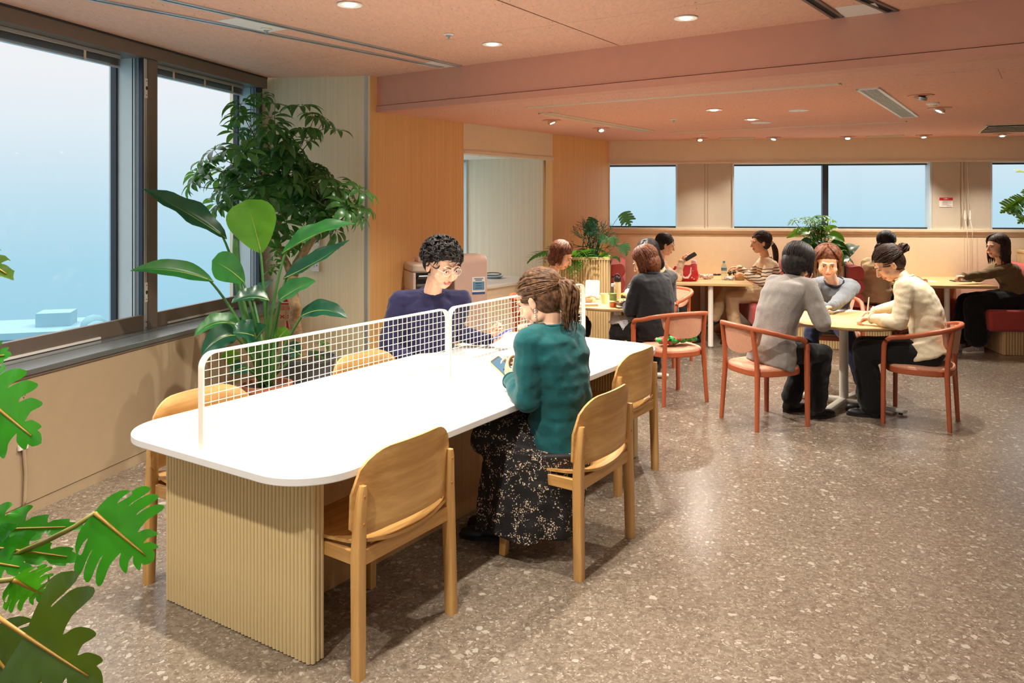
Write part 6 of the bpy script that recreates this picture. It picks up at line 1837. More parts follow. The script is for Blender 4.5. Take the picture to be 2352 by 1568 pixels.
# --- philodendron reaching in beside the camera
PP = Vector((-2.05, 2.02, 0))
phil = empty('lobed_philodendron', PP, 0, 'philodendron with large deeply lobed leaves close to the camera at the window side', 'potted plant')
MB().lathe([(0.0, 0.0), (0.15, 0.0), (0.19, 0.40), (0.20, 0.42), (0.18, 0.42), (0.17, 0.38), (0.0, 0.38)], 28).build('pot', 'pot_grey', phil, 35)
MB().lathe([(0.175, 0.38), (0.1, 0.39), (0.0, 0.395)], 20).build('soil', 'soil', phil)
def pleaf(base, tip, W, n, mat, Y, Yt, seed, nrm=(0.15, -0.9, 0.35), nl=6, depth=0.58, arch=0.10, pet=None, tipw=0.32):
    b = at(base[0], base[1], Y) - PP; t = at(tip[0], tip[1], Yt) - PP
    ln = (t - b).length
    me = lobed_mesh('leaf', ln, W, nl, depth, seed, arch, 0.42, tipw)
    lf = mkobj('leaf', me, mat, phil, loc=b, rot=orient(t - b, nrm))
    rib = [Vector((0, ln * i / 8 * (1 - 0.25 * arch * (i / 8)), -arch * ln * (i / 8) ** 2 + 0.003)) for i in range(8)]
    MB().tube(rib, [0.0052 - 0.0005 * i for i in range(8)], 5).build('midrib', 'midrib_philo', lf, 180)
    st = Vector((0.02 * math.sin(seed), 0.02 * math.cos(seed), 0.40))
    pts = [st, st + Vector((0, 0, 0.18)), (pet and (at(pet[0], pet[1], Y) - PP)) or st.lerp(b, 0.6) + Vector((0, 0, 0.1)), b]
    inv = orient(t - b, nrm).to_matrix().inverted()
    MB().tube([inv @ (p - b) for p in bez(pts, 14)], [0.0085 - 0.0002 * i for i in range(14)], 7).build('petiole', 'petiole_philo', lf, 180)
    return lf
pleaf((219, 1178), (350, 1290), 0.115, 7, 'leaf_philo', 1.90, 1.86, 1, (0.05, -0.92, 0.4), 6, 0.48, 0.06, pet=(60, 1310))
pleaf((-150, 1225), (190, 1203), 0.062, 6, 'leaf_philo', 2.0, 1.95, 2, (0.1, -0.75, 0.65), 6, 0.42, 0.05, pet=(-120, 1350))
pleaf((-140, 1245), (191, 1276), 0.058, 6, 'leaf_philo', 1.95, 1.88, 3, (0.1, -0.75, 0.65), 6, 0.42, 0.08, pet=(-110, 1370))
pleaf((-150, 1270), (70, 1305), 0.075, 6, 'leaf_philo', 1.90, 1.85, 4, (0.2, -0.8, 0.5), 6, 0.5, 0.05)
pleaf((0, 1418), (232, 1575), 0.150, 6, 'leaf_philo_dark', 1.70, 1.62, 5, (0.05, -0.97, 0.2), 5, 0.48, 0.03, pet=(-80, 1400))
pleaf((-40, 1470), (95, 1640), 0.120, 6, 'leaf_philo_dark', 1.75, 1.72, 6, (0.1, -0.9, 0.3), 6, 0.4, 0.05)
pleaf((30, 1330), (110, 1370), 0.060, 6, 'leaf_philo', 1.80, 1.85, 7, (0.0, -0.9, 0.4), 6, 0.4, 0.02)
pleaf((-60, 890), (92, 1018), 0.110, 6, 'leaf_philo', 1.90, 1.80, 8, (0.1, -0.95, 0.2), 5, 0.48, 0.02, pet=(-90, 1050))
pleaf((-90, 830), (22, 812), 0.060, 6, 'leaf_philo', 1.95, 1.9, 9, (0.1, -0.8, 0.5), 5, 0.5, 0.05)
pleaf((-110, 560), (36, 625), 0.050, 6, 'leaf_philo_dark', 1.9, 1.85, 10, (0.1, -0.3, 0.9), 4, 0.1, 0.12)

# --- plants in the slatted planters
def monstera_mesh(ln, W, seed):
    return lobed_mesh('leaf', ln, W, 6, 0.62, seed, 0.12, 0.30, 0.30, 0.12, 1.0, 0.72)
MO = [monstera_mesh(0.28, 0.135, k + 60) for k in range(3)]
def plant(name, base, label, cat, group=None):
    return empty(name, base, 0, label, cat, group)
def mleaf(par, org, u, v, Y, tu, tv, Yt, mat='leaf_monstera', k=0, nrm=(0.05, -0.95, 0.3), root=None):
    b = at(u, v, Y) - org; t = at(tu, tv, Yt) - org
    lf = mkobj('leaf', MO[k % 3].copy(), mat, par, loc=b, rot=orient(t - b, nrm)); s = (t - b).length / 0.28; lf.scale = (s, s, s)
    r = Vector(root or (0, 0, 0)); inv = lf.rotation_euler.to_matrix().inverted()
    MB().tube([(inv @ (p - b)) / s for p in bez([r, r.lerp(b, 0.5) + Vector((0, 0, 0.14)), b], 9)], 0.0042, 5).build('petiole', 'petiole', lf, 180)
    return lf
p0_ = bk(-0.10, 1.50, 1.02)
mo = plant('monstera', p0_, 'dark monstera with holed leaves in the planter beside the first back window', 'plant')
for a in ((1431, 488, 8.95, 1450, 522, 8.9), (1366, 520, 9.1, 1340, 540, 9.05), (1402, 545, 8.85, 1418, 566, 8.8), (1430, 560, 8.8, 1440, 588, 8.75), (1390, 540, 8.9, 1376, 562, 8.85)):
    mleaf(mo, p0_, *a, k=int(a[0]) % 3)
for a in ((1362, 500, 9.1, 1355, 532, 9.05),): mleaf(mo, p0_, *a, k=1, nrm=(0.5, -0.8, 0.2))
ps = bk(-0.16, 1.50, 1.02)
sp_ = plant('stick_bush', ps, 'leafless spiky dark green bush standing tallest in the timber wall planter', 'plant')
mb = MB(); rs_ = random.Random(5)
def twig(p, d, ln, r, dep):
    q = p + d * ln; mb.tube([p, p.lerp(q, 0.5) + Vector((rs_.gauss(0, 0.006), rs_.gauss(0, 0.006), 0)), q], [r, r * 0.85, r * 0.6], 4)
    if dep > 0:
        for _ in range(3 if dep > 2 else 2):
            nd = (d + Vector((rs_.gauss(0, 0.55), rs_.gauss(0, 0.5), rs_.gauss(0.12, 0.4)))).normalized()
            twig(q, nd, ln * rs_.uniform(0.62, 0.9), r * 0.72, dep - 1)
for k in range(10): twig(Vector((rs_.gauss(0, 0.05), rs_.gauss(0, 0.04), 0)), Vector((rs_.gauss(0.1, 0.30), rs_.gauss(0, 0.25), 1)).normalized(), 0.15, 0.006, 4)
tag(mb.build('stems', 'leaf_deep', sp_, 180), kind='stuff')
# low ferns and arching leaves
def frond_mesh(ln, seed, wd=0.11, n=11):
    rnd = random.Random(seed); mb = MB(); pts = [Vector((0, ln * (t / 10) * (1 - 0.2 * (t / 10)), ln * (0.55 * (t / 10) - 0.75 * (t / 10) ** 2))) for t in range(11)]
    mb.tube(pts, [0.003] * 10 + [0.001], 4)
    for i in range(2, 11):
        for s in (-1, 1):
            l2 = wd * ln / 0.3 * math.sin(math.pi * (i / 11.5)) ** 0.7
            d = Vector((s, 0.55, -0.15)).normalized()
            b_ = leaf_sheet([pts[i] + d * (l2 * q / 4) + Vector((0, 0, -0.012 * q * q / 16)) for q in range(5)], l2 * 0.14, (0, 0, 1), 'lance', 0.2, 0, 3)
            mb.add(b_.v, b_.f)
    me = mb.mesh('leaf'); me.shade_smooth(); return me
FR = [frond_mesh(0.30, k) for k in range(3)]
def blade_mesh(ln, w, seed):
    pts = [Vector((0, ln * t / 8 * (1 - 0.15 * t / 8), ln * (0.9 * (t / 8) - 0.75 * (t / 8) ** 2))) for t in range(9)]
    me = leaf_sheet(pts, w, (0, 0, 1), 'lance', 0.35, 0.05, 5, seed).mesh('leaf'); me.shade_smooth(); return me
BL = [blade_mesh(0.22, 0.022, 1), blade_mesh(0.26, 0.055, 2), blade_mesh(0.20, 0.07, 3)]
def tuft(name, org, label, kinds, n, mat, spread, seed, sc=(0.7, 1.2), tilt=0.0):
    t = plant(name, org, label, 'plant'); r2 = random.Random(seed)
    for k in range(n):
        me = r2.choice(kinds)
        ob = mkobj('leaf', me.copy() if me.materials and me.materials[0] != MATS[mat] else me, mat, t, loc=(r2.gauss(0, spread), r2.gauss(0, spread * 0.7), 0.0))
        s = r2.uniform(*sc); ob.scale = (s, s, s); ob.rotation_euler = (r2.uniform(-0.35, 0.5) + tilt, r2.gauss(0, 0.25), 2 * math.pi * (k + r2.random()) / n)
    return t
def mcopy(ms): return [m.copy() for m in ms]
tuft('fern', bk(-0.42, 1.50, 1.06), 'glossy fern drooping over the left end of the timber wall planter', mcopy(FR), 17, 'leaf_fern', 0.07, 1, (0.9, 1.4))
tuft('low_greenery', bk(-0.20, 1.58, 1.04), 'low bright green strappy plant along the front edge of the timber wall planter', mcopy(BL[:2]), 26, 'leaf_fern', 0.13, 2, (0.5, 0.9))
tuft('dark_creeper', bk(0.0, 1.60, 1.05), 'small dark blue-green creeper at the right corner of the timber wall planter', mcopy(BL[2:]), 8, 'leaf_deep', 0.05, 3, (0.5, 0.9), -0.5)
# middle planter
c_m = bk(2.52, 0.75, 1.0)
ub = plant('dwarf_umbrella_plant', c_m, 'small bright umbrella plant standing in the middle planter before the mullion', 'plant')
PS = [palmate('leaf', 8, 0.085, 0.5, 80 + k, 0.34) for k in range(3)]
for m in PS: m.materials.append(MATS['leaf_fern'])
r3 = random.Random(9); cmb = MB()
for k in range(44):
    u = 1880 + r3.gauss(0, 24); v = r3.uniform(492, 560) + 0.25 * abs(u - 1880); Y = 9.4 + r3.gauss(0, 0.10)
    p = at(u, v, Y) - c_m; ob = mkobj('leaf', PS[k % 3], 'leaf_fern', ub, loc=p)
    d = (Vector((p.x * 1.4, p.y * 1.4, 0.35)).normalized() + Vector((0, 0, 0.8))).normalized(); ob.rotation_euler = d.to_track_quat('Z', 'Y').to_euler(); s = r3.uniform(0.75, 1.15); ob.scale = (s, s, s)
    cmb.tube([Vector((p.x * 0.12, p.y * 0.12, 0)), Vector((p.x * 0.5, p.y * 0.5, p.z * 0.6)), p], 0.003, 4)
tag(cmb.build('stems', 'twig', ub, 180), kind='stuff')
tuft('calathea', bk(2.50, 1.0, 1.0), 'broad-leaved striped plant around the front of the middle planter', mcopy(BL[1:]), 16, 'leaf_monstera', 0.12, 4, (1.3, 1.9))
tuft('lime_plant', bk(2.40, 1.05, 1.0), 'yellow-green leafy plant at the left of the middle planter', mcopy(BL[2:]), 9, 'leaf_lime', 0.07, 5, (0.9, 1.3))
tuft('broad_leaf_plant', bk(2.56, 0.85, 1.03), 'plant with big round green leaves spreading from the middle planter', mcopy(BL[2:]), 9, 'leaf_bright', 0.14, 6, (1.6, 2.2))
bl_ = plant('round_leaf_plant', bk(2.50, 1.05, 1.0), 'big oval leaves arching out of the middle planter on both sides', 'plant')
ob0 = bk(2.50, 1.05, 1.0)
for k, (u0, v0, u1, v1, W_, mt) in enumerate(((1862, 530, 1806, 547, 0.055, 'leaf_bright'), (1862, 548, 1826, 584, 0.05, 'leaf_deep'), (1904, 540, 1940, 556, 0.07, 'leaf_bright'), (1908, 556, 1950, 582, 0.07, 'leaf_monstera'), (1902, 572, 1936, 606, 0.075, 'leaf_monstera'), (1876, 560, 1866, 612, 0.06, 'leaf_monstera'),
                                          (1850, 566, 1836, 596, 0.045, 'leaf_lime'), (1846, 572, 1822, 604, 0.04, 'leaf_lime'), (1890, 552, 1900, 590, 0.05, 'leaf_deep'), (1896, 530, 1925, 524, 0.04, 'leaf_bright'))):
    b_ = at(u0, v0, 9.25) - ob0; t_ = at(u1, v1, 9.15) - ob0
    lf = leaf_sheet(bez([b_, b_.lerp(t_, 0.5) + Vector((0, 0, 0.045)), t_], 9), W_, (0.0, -0.8, 0.6), 'paddle', 0.25, 0.05, 7, k).build('leaf', mt, bl_, 180)
    MB().tube(bez([Vector((0, 0, 0)), b_.lerp(Vector((0, 0, 0)), 0.5) + Vector((0, 0, 0.06)), b_], 6), 0.004, 5).build('petiole', 'petiole', lf, 180)
# right planter
c_r = bk(5.12, 0.95, 1.07)
mr_ = plant('tall_monstera', c_r, 'tall monstera at the edge before the last window', 'plant')
for a in ((2338, 470, 8.9, 2298, 486, 8.85), (2352, 455, 8.9, 2325, 470, 8.85), (2340, 484, 8.85, 2318, 490, 8.8), (2358, 500, 8.9, 2338, 512, 8.85), (2368, 440, 8.95, 2350, 455, 8.9)):
    mleaf(mr_, c_r, *a, mat='leaf_fern', k=int(a[0]) % 3, nrm=(0.1, -0.7, 0.7), root=(0.05, 0, 0))
mleaf(mr_, c_r, 2362, 398, 8.95, 2334, 392, 8.9, mat='leaf_lime', k=0, nrm=(0, -0.3, 1), root=(0.05, 0, 0))  # lit leaf: its brightness is put into the lime colour
tuft('grassy_plant', bk(5.10, 1.15, 1.07), 'low grassy plant with a pale blue leaf at the edge planter', mcopy(BL[:2]), 22, 'leaf_fern', 0.06, 7, (0.7, 1.1))

# ------------------------------------------------------------------ things on the tables and in hands
plain('cup_paper', (238, 222, 170), 0.6, var=0.02); plain('box_white', (248, 246, 242), 0.5, var=0.01); plain('box_kraft', (186, 150, 104), 0.7, var=0.05); plain('tray_black', (34, 32, 30), 0.35)
plain('food_yellow', (238, 196, 84), 0.6, var=0.2, scale=60, bumpy=0.5); plain('food_orange', (232, 140, 50), 0.5, var=0.1); plain('food_rice', (226, 204, 140), 0.7, var=0.15, scale=80, bumpy=0.6); plain('food_pink', (220, 130, 140), 0.6, var=0.1); plain('food_green', (96, 140, 70), 0.6, var=0.15)
plain('drink_orange', (234, 92, 20), 0.15, var=0.05); plain('label_green', (150, 170, 90), 0.5, var=0.3, scale=60); plain('flask_beige', (206, 180, 136), 0.4, var=0.03); plain('bag_red', (196, 26, 36), 0.55, var=0.08, bumpy=0.2, bscale=40); plain('strap_white', (236, 228, 220), 0.7); plain('bottle_pink', (240, 200, 200), 0.4); plain('cap_pink', (236, 186, 208), 0.4); plain('cap_blue', (84, 176, 208), 0.4); plain('wrap_pale', (224, 206, 196), 0.25, var=0.2, scale=40); plain('wrap_silver', (222, 224, 226), 0.3, metal=0.3, var=0.15, scale=60); plain('navy_small', (40, 40, 56), 0.4)
plain('phone_gold', (214, 176, 120), 0.3, metal=0.5); plain('phone_blue', (70, 90, 190), 0.3); plain('sign_red', (196, 30, 40), 0.5, var=0.02); plain('sign_tan', (214, 184, 140), 0.6, var=0.03); plain('ink', (60, 58, 58), 0.8); plain('lanyard_red', (170, 40, 48), 0.6)
emission('screen_blue', (150, 190, 215), 0.7); emission('screen_violet', (92, 84, 200), 0.6)
glassmat('clear_plastic', (238, 246, 244), 0.10)
def thing(name, p, label, cat, rz=0.0, group=None): return empty(name, p, rz, label, cat, group)
T1 = 0.727
def on1(u, v, z=T1): return on_floor(u, v, z)
# round table with lunch boxes
p = on1(1349, 693); t = thing('lunch_box', p, 'open white lunch box with its lid standing up beside the paper cup', 'lunch box', R(-18))
MB().lathe([(0.0, 0.002), (0.085, 0.0), (0.100, 0.035), (0.104, 0.038), (0.098, 0.036), (0.083, 0.004), (0.0, 0.005)], 4, (0, 0, 0), Matrix.Rotation(R(45), 3, 'Z')).build('box', 'box_white', t, 30)
mb = MB(); r5 = random.Random(3)
for _ in range(22): mb.ball((r5.uniform(-0.05, 0.05), r5.uniform(-0.05, 0.05), 0.026 + r5.random() * 0.012), r5.uniform(0.008, 0.016), 7, 5)
tag(mb.build('food', 'food_rice', t, 180), kind='stuff')
MB().prism(rounded(-0.07, 0.07, 0.0, 0.165, 0.02), -0.004, 0.004, Matrix.Rotation(R(78), 3, 'X')).build('lid', 'box_white', t, 40, bevel=0.002, loc=(0.03, 0.075, 0.038))
p = on1(1352, 702); t = thing('flat_case', p, 'flat gold and silver case lying at the table edge by the screen', 'case', R(5))
MB().box((0, 0, 0.007), (0.17, 0.07, 0.014)).build('lower_half', 'phone_gold', t, bevel=0.004); MB().box((0, 0, 0.019), (0.17, 0.07, 0.008)).build('upper_half', 'wrap_silver', t, bevel=0.003)
p = on1(1388, 696); t = thing('paper_cup', p, 'pale yellow paper cup between the lunch box and the orange drink', 'cup')
MB().lathe([(0.0, 0.004), (0.027, 0.0), (0.037, 0.090), (0.0395, 0.092), (0.0365, 0.094), (0.035, 0.088), (0.026, 0.006), (0.0, 0.006)], 24).build('cup', 'cup_paper', t, 40)
MB().lathe([(0.0335, 0.072), (0.0, 0.072)], 20).build('drink', 'box_kraft', t)
p = on1(1408, 705); t = thing('drink_bottle', p, 'clear plastic bottle a quarter full of orange drink', 'bottle')
MB().lathe([(0.0, 0.0), (0.031, 0.0), (0.034, 0.006), (0.034, 0.135), (0.030, 0.155), (0.015, 0.178), (0.0145, 0.19)], 24).build('bottle', 'clear_plastic', t, 50)
MB().lathe([(0.0, 0.002), (0.031, 0.003), (0.0325, 0.008), (0.0325, 0.043), (0.0, 0.043)], 24).build('drink', 'drink_orange', t, 50)
MB().lathe([(0.0346, 0.062), (0.0346, 0.125)], 24).build('label_band', 'label_green', t, 50)
MB().lathe([(0.017, 0.188), (0.017, 0.212), (0.015, 0.216), (0.0, 0.216)], 18).build('cap', 'box_white', t, 40)
p = on1(1418, 694); t = thing('insulated_flask', p, 'beige flask with a black flip cap behind the orange drink', 'flask')
MB().lathe([(0.0, 0.0), (0.032, 0.0), (0.034, 0.005), (0.034, 0.19), (0.030, 0.2)], 24).build('body', 'flask_beige', t, 40)
MB().lathe([(0.031, 0.195), (0.034, 0.2), (0.034, 0.232), (0.028, 0.245), (0.0, 0.246)], 22).build('cap', 'black_plastic', t, 40)
MB().tube([(-0.022, 0, 0.238), (-0.02, 0, 0.262), (0.0, 0, 0.272), (0.02, 0, 0.250)], 0.008, 8).build('carry_loop', 'black_plastic', t, 180)
def tray(u, v, rz, label, foods):
    p = on1(u, v); t = thing('food_tray', p, label, 'lunch', rz, 'black lunch trays')
    MB().prism(rounded(-0.10, 0.10, -0.07, 0.07, 0.02), 0.0, 0.006).build('base', 'tray_black', t)
    mb = MB()
    o_ = rounded(-0.105, 0.105, -0.075, 0.075, 0.022); i_ = rounded(-0.098, 0.098, -0.068, 0.068, 0.02)
    rs = [[Vector((x * 0.95, y * 0.95, 0.003)) for x, y in o_], [Vector((x, y, 0.03)) for x, y in o_], [Vector((x, y, 0.03)) for x, y in i_], [Vector((x * 0.95, y * 0.95, 0.006)) for x, y in i_]]
    mb.rings(rs, False, False); mb.build('wall', 'tray_black', t, 40)
    r5 = random.Random(int(u))
    for f, n in foods:
        mb = MB()
        for _ in range(n): mb.ball((r5.uniform(-0.085, 0.085), r5.uniform(-0.055, 0.055), 0.022 + 0.018 * r5.random()), r5.uniform(0.010, 0.017), 7, 5)
        tag(mb.build('food', f, t, 180), kind='stuff')
tray(1436, 683, R(-10), 'black tray of yellow fried food by the turtleneck', (('food_yellow', 34), ('food_orange', 5)))
tray(1442, 700, R(15), 'black tray with pink and green food at the elbow of the turtleneck', (('food_pink', 12), ('food_green', 6), ('food_rice', 12)))
p = on1(1433, 707); t = thing('smartphone', p, 'dark smartphone lying flat at the edge beside the orange drink', 'phone', R(20))
MB().prism(rounded(-0.072, 0.072, -0.035, 0.035, 0.01), 0, 0.008).build('body', 'black_plastic', t, 40); MB().prism(rounded(-0.068, 0.068, -0.032, 0.032, 0.008), 0.008, 0.0088).build('screen', 'navy_small', t)
# first booth table
T3 = 0.752
p = on1(1574, 644.5, T3); t = thing('lunch_bag', p, 'red cool bag with pale marks and white handles on the first booth table', 'bag', R(-6))
mb = MB()
rs = []
for z, a, b, q in ((0.0, 0.125, 0.065, 0), (0.02, 0.145, 0.080, 0), (0.08, 0.150, 0.085, 0.004), (0.13, 0.142, 0.070, 0.008), (0.165, 0.135, 0.045, 0.01), (0.185, 0.130, 0.03, 0.012)):
    rs.append([Vector((x + 0.006 * math.sin(9 * y + z * 40), y + 0.005 * math.sin(12 * x + z * 30), z + q * math.sin(x * 14))) for x, y in rounded(-a, a, -b, b, min(a, b) * 0.75, 5)])
mb.rings(rs, True, False); mb.build('bag', 'bag_red', t, 70)
MB().rings([[p_ * 0.97 for p_ in rs[-1]], [Vector((p_.x * 0.9, p_.y * 0.8, p_.z - 0.012)) for p_ in rs[-1]]], False, True).build('lining', 'wrap_pale', t, 60)
for y, dx in ((-0.088, 0.0), (0.06, 0.01)):
    MB().sweep([(-0.085 + dx, y * 0.75, 0.16), (-0.06 + dx, y * 1.02, 0.08), (-0.02 + dx, y * 1.05, 0.045), (0.02 + dx, y * 1.05, 0.045), (0.05 + dx, y * 1.02, 0.09), (0.06 + dx, y * 0.75, 0.165)], 0.004, 0.022, (0, 0, 1)).build('handle', 'strap_white', t, 60)
MB().sweep([(-0.15, 0, 0.15), (-0.08, -0.01, 0.19), (0.0, -0.01, 0.19), (0.08, 0.0, 0.186)], 0.03, 0.004).build('carry_strap', 'strap_white', t, 60)
mb = MB(); r5 = random.Random(4)
for k in range(13):
    x, z = r5.uniform(-0.12, 0.12), r5.uniform(0.02, 0.15)
    s = 0.009; mb.prism([(-s, -s * 0.7), (s, -s * 0.7), (0, s)], -0.001, 0.001, Matrix.Rotation(R(90), 3, 'X')); 
    for i in range(len(mb.v) - 6, len(mb.v)): mb.v[i] = (mb.v[i][0] + x, mb.v[i][1] - 0.0875 + 0.25 * max(0, z - 0.08) + 0.9 * max(0, abs(x) - 0.095), mb.v[i][2] + z)
tag(mb.build('printed_marks', 'wrap_pale', t), kind='stuff')
p = on1(1594, 636, T3); t = thing('pink_flask', p, 'pale pink flask behind the red cool bag', 'flask')
MB().lathe([(0.0, 0.0), (0.032, 0.0), (0.034, 0.006), (0.034, 0.16), (0.028, 0.172)], 22).build('body', 'bottle_pink', t, 40); MB().lathe([(0.030, 0.172), (0.034, 0.176), (0.034, 0.2), (0.026, 0.212), (0.0, 0.213)], 20).build('cap', 'cap_pink', t, 40)
def crumple(u, v, z, size, mat, name, label, cat, seed, extra=None):
    p = on1(u, v, z); mb = MB(); r5 = random.Random(seed)
    for k in range(7): mb.ball((r5.uniform(-1, 1) * size[0], r5.uniform(-1, 1) * size[1], size[2] * r5.uniform(0.4, 0.7)), (size[0] * 0.5, size[1] * 0.6, size[2] * 0.5), 10, 7)
    me = to_mesh(mb, name, 0.005, 1); wrinkle(me, size[2] * 0.22, 60, seed)
    zs = min(v_.co.z for v_ in me.vertices); me.transform(Matrix.Translation((0, 0, -zs)))
    ob = mkobj(name, me, mat, None, None, loc=p); return tag(ob, label, cat)
crumple(1620, 641, T3, (0.075, 0.035, 0.045), 'wrap_pale', 'bread_bag', 'clear crinkled bread bag right of the red cool bag', 'bag', 2)
crumple(1648, 633, T3, (0.045, 0.02, 0.022), 'tray_black', 'dark_pouch', 'small dark crumpled pouch left of the water bottle', 'pouch', 3)
crumple(1680, 632, T3, (0.045, 0.03, 0.05), 'tray_black', 'dark_wrapper', 'dark crumpled wrapper behind the kraft bowl', 'wrapper', 4)
crumple(1676, 643, T3, (0.05, 0.03, 0.03), 'wrap_silver', 'silver_wrapper', 'silvery wrapper lying between the water bottle and the kraft bowl', 'wrapper', 5)
p = on1(1663, 642, T3); t = thing('water_bottle', p, 'clear water bottle with blue cap in the reach of the striped sweater', 'bottle')
MB().lathe([(0.0, 0.0), (0.030, 0.0), (0.033, 0.006), (0.033, 0.07), (0.031, 0.075), (0.033, 0.08), (0.033, 0.15), (0.028, 0.17), (0.013, 0.195), (0.0125, 0.205)], 22).build('bottle', 'clear_plastic', t, 50)
MB().lathe([(0.0336, 0.11), (0.0336, 0.145)], 22).build('label_band', 'sticker_blue', t, 50); MB().lathe([(0.015, 0.203), (0.015, 0.224), (0.0, 0.226)], 16).build('cap', 'cap_blue', t, 40)
p = on1(1699, 643, T3); t = thing('kraft_bowl', p, 'brown kraft paper bowl in front of the striped sweater', 'bowl')
MB().lathe([(0.0, 0.003), (0.052, 0.0), (0.066, 0.072), (0.069, 0.075), (0.065, 0.076), (0.050, 0.006), (0.0, 0.007)], 28).build('bowl', 'box_kraft', t, 40)
MB().lathe([(0.060, 0.055), (0.0, 0.062)], 22).build('food', 'food_rice', t, 180)
# front round table
p = on1(1930, 713); t = thing('paper_sheets', p, 'white booklet lying before the denim jacket', 'paper', R(12))
for k in range(3): MB().box((0.004 * k, 0.003 * k, 0.001 + 0.0016 * k), (0.21, 0.145, 0.0014)).build('sheet', 'paper', t, rot=(0, 0, R(3 * k)))
def pen(p0, p1, label):
    p0 = Vector(p0); p1 = Vector(p1); d = (p1 - p0); L_ = d.length
    t = empty('pen', p0, 0, label, 'pen', 'white pens'); t.rotation_euler = d.to_track_quat('Z', 'Y').to_euler()
    MB().lathe([(0.0008, 0.0), (0.0045, 0.014), (0.005, 0.02), (0.005, L_ * 0.85), (0.0035, L_ * 0.86)], 10).build('barrel', 'box_white', t, 40); MB().lathe([(0.0052, L_ * 0.86), (0.0052, L_ * 0.98), (0.0, L_)], 10).build('cap', 'wrap_silver', t, 40)
pen(at(1992, 722, 6.50), at(1996, 682, 6.46), 'white stylus upright in the hand of the person in cream')
pen(at(1858, 650, 6.36), at(1865, 628, 6.33), 'white pen held to the mouth of the person in grey')
# second booth table
p = on1(2125, 646, T3); t = thing('paper_sheets', p, 'thin papers on the second booth table behind the cream shoulder', 'paper', R(-10))
for k in range(2): MB().box((0.006 * k, 0.004 * k, 0.001 + 0.0016 * k), (0.21, 0.148, 0.0014)).build('sheet', 'paper', t, rot=(0, 0, R(5 * k)))
p = on1(2206, 646, T3); t = thing('tablet', p, 'black tablet under the clasped hands in the second booth', 'tablet', R(-8))
MB().prism(rounded(-0.10, 0.10, -0.07, 0.07, 0.01), 0, 0.008).build('body', 'black_plastic', t, 40); MB().prism(rounded(-0.092, 0.092, -0.062, 0.062, 0.006), 0.008, 0.0086).build('screen', 'navy_small', t)
# phones in hands
def phone(c, lax, nrm, label, body, scr=True, g='phones in hands'):
    t = empty('smartphone', c, 0, label, 'phone', g); t.rotation_euler = orient(lax, nrm)
    MB().prism(rounded(-0.035, 0.035, -0.073, 0.073, 0.010), -0.0045, 0.0035).build('body', body, t, 40)
    MB().prism(rounded(-0.0325, 0.0325, -0.070, 0.070, 0.008), 0.0035, 0.0042).build('bezel', 'black_plastic', t)
    if scr:
        s_ = MB().prism(rounded(-0.030, 0.030, -0.066, 0.060, 0.004), 0.0042, 0.0046).build('screen', 'screen_blue', t)
        mb = MB()
        for x, y, w_, h_ in ((0.006, -0.012, 0.040, 0.014), (0.004, -0.045, 0.044, 0.018)): mb.prism(rounded(x - w_ / 2, x + w_ / 2, y - h_ / 2, y + h_ / 2, 0.004, 3), 0.0046, 0.0049)
        mb.build('message_bubbles', 'screen_violet', s_)
phone(at(1157, 845, 4.06), (-0.707, 0.405, 0.578), (0.25, -0.62, 0.74), 'gold-cased smartphone with a lit message screen held by the person in teal', 'phone_gold')
phone(at(1152, 768, 5.19), (0.85, -0.15, 0.50), (-0.45, 0.25, 0.85), 'blue-edged smartphone held by the man in navy', 'phone_blue', False)
phone(at(1586, 589, 9.42), (0.86, 0.0, 0.5), (-0.35, -0.5, 0.8), 'dark smartphone held up in the first booth', 'black_plastic', False)
# bag on the chair
def berry():
    m, nt, b, out = new_mat('berry_print'); v = coords(nt)
    vo = N(nt, 'ShaderNodeTexVoronoi'); vo.inputs['Scale'].default_value = 17; vo.inputs['Randomness'].default_value = 0.6; nt.links.new(v, vo.inputs['Vector'])
    nz = N(nt, 'ShaderNodeTexNoise'); nz.inputs['Scale'].default_value = 45; nt.links.new(v, nz.inputs['Vector'])
    f = math_(nt, 'LESS_THAN', vo.outputs['Distance'], 0.36); dk = math_(nt, 'GREATER_THAN', nz.outputs[0], 0.60)
    g_ = mixc(nt, dk, rgba((60, 190, 84)), rgba((24, 96, 52)))
    nt.links.new(mixc(nt, f, g_, rgba((206, 60, 100))), b.inputs['Base Color']); b.inputs['Roughness'].default_value = 0.4
    MATS['berry_print'] = m
berry()
ca, cd = Vector(CH['bag'][0]), Vector(CH['bag'][1]).normalized()
pb = ca - cd * 0.10; mb = MB(); r5 = random.Random(8)
for k in range(9): mb.ball((-0.14 + 0.035 * k, 0.02 * math.sin(k * 2.1), 0.035 + 0.02 * (k > 4)), (0.042, 0.05, 0.034 + 0.014 * (k > 3)), 12, 8)
mb.ball((-0.17, 0, 0.045), (0.05, 0.035, 0.02), 10, 7)
me = to_mesh(mb, 'cloth_bag', 0.005, 1); wrinkle(me, 0.013, 22, 3); zs = min(v_.co.z for v_ in me.vertices); me.transform(Matrix.Translation((0, 0, -zs)))
bag = tag(mkobj('cloth_bag', me, 'berry_print', None, None, loc=(pb.x, pb.y, 0.470), rot=(0, 0, yaw_of(cd))), 'crumpled green bag with a pink berry print on the armchair seat', 'bag')
MB().sweep([(0.05, 0.0, 0.08), (0.09, 0.02, 0.105), (0.14, 0.01, 0.10), (0.16, 0.0, 0.06)], 0.018, 0.004).build('handle', 'berry_print', bag, 60)
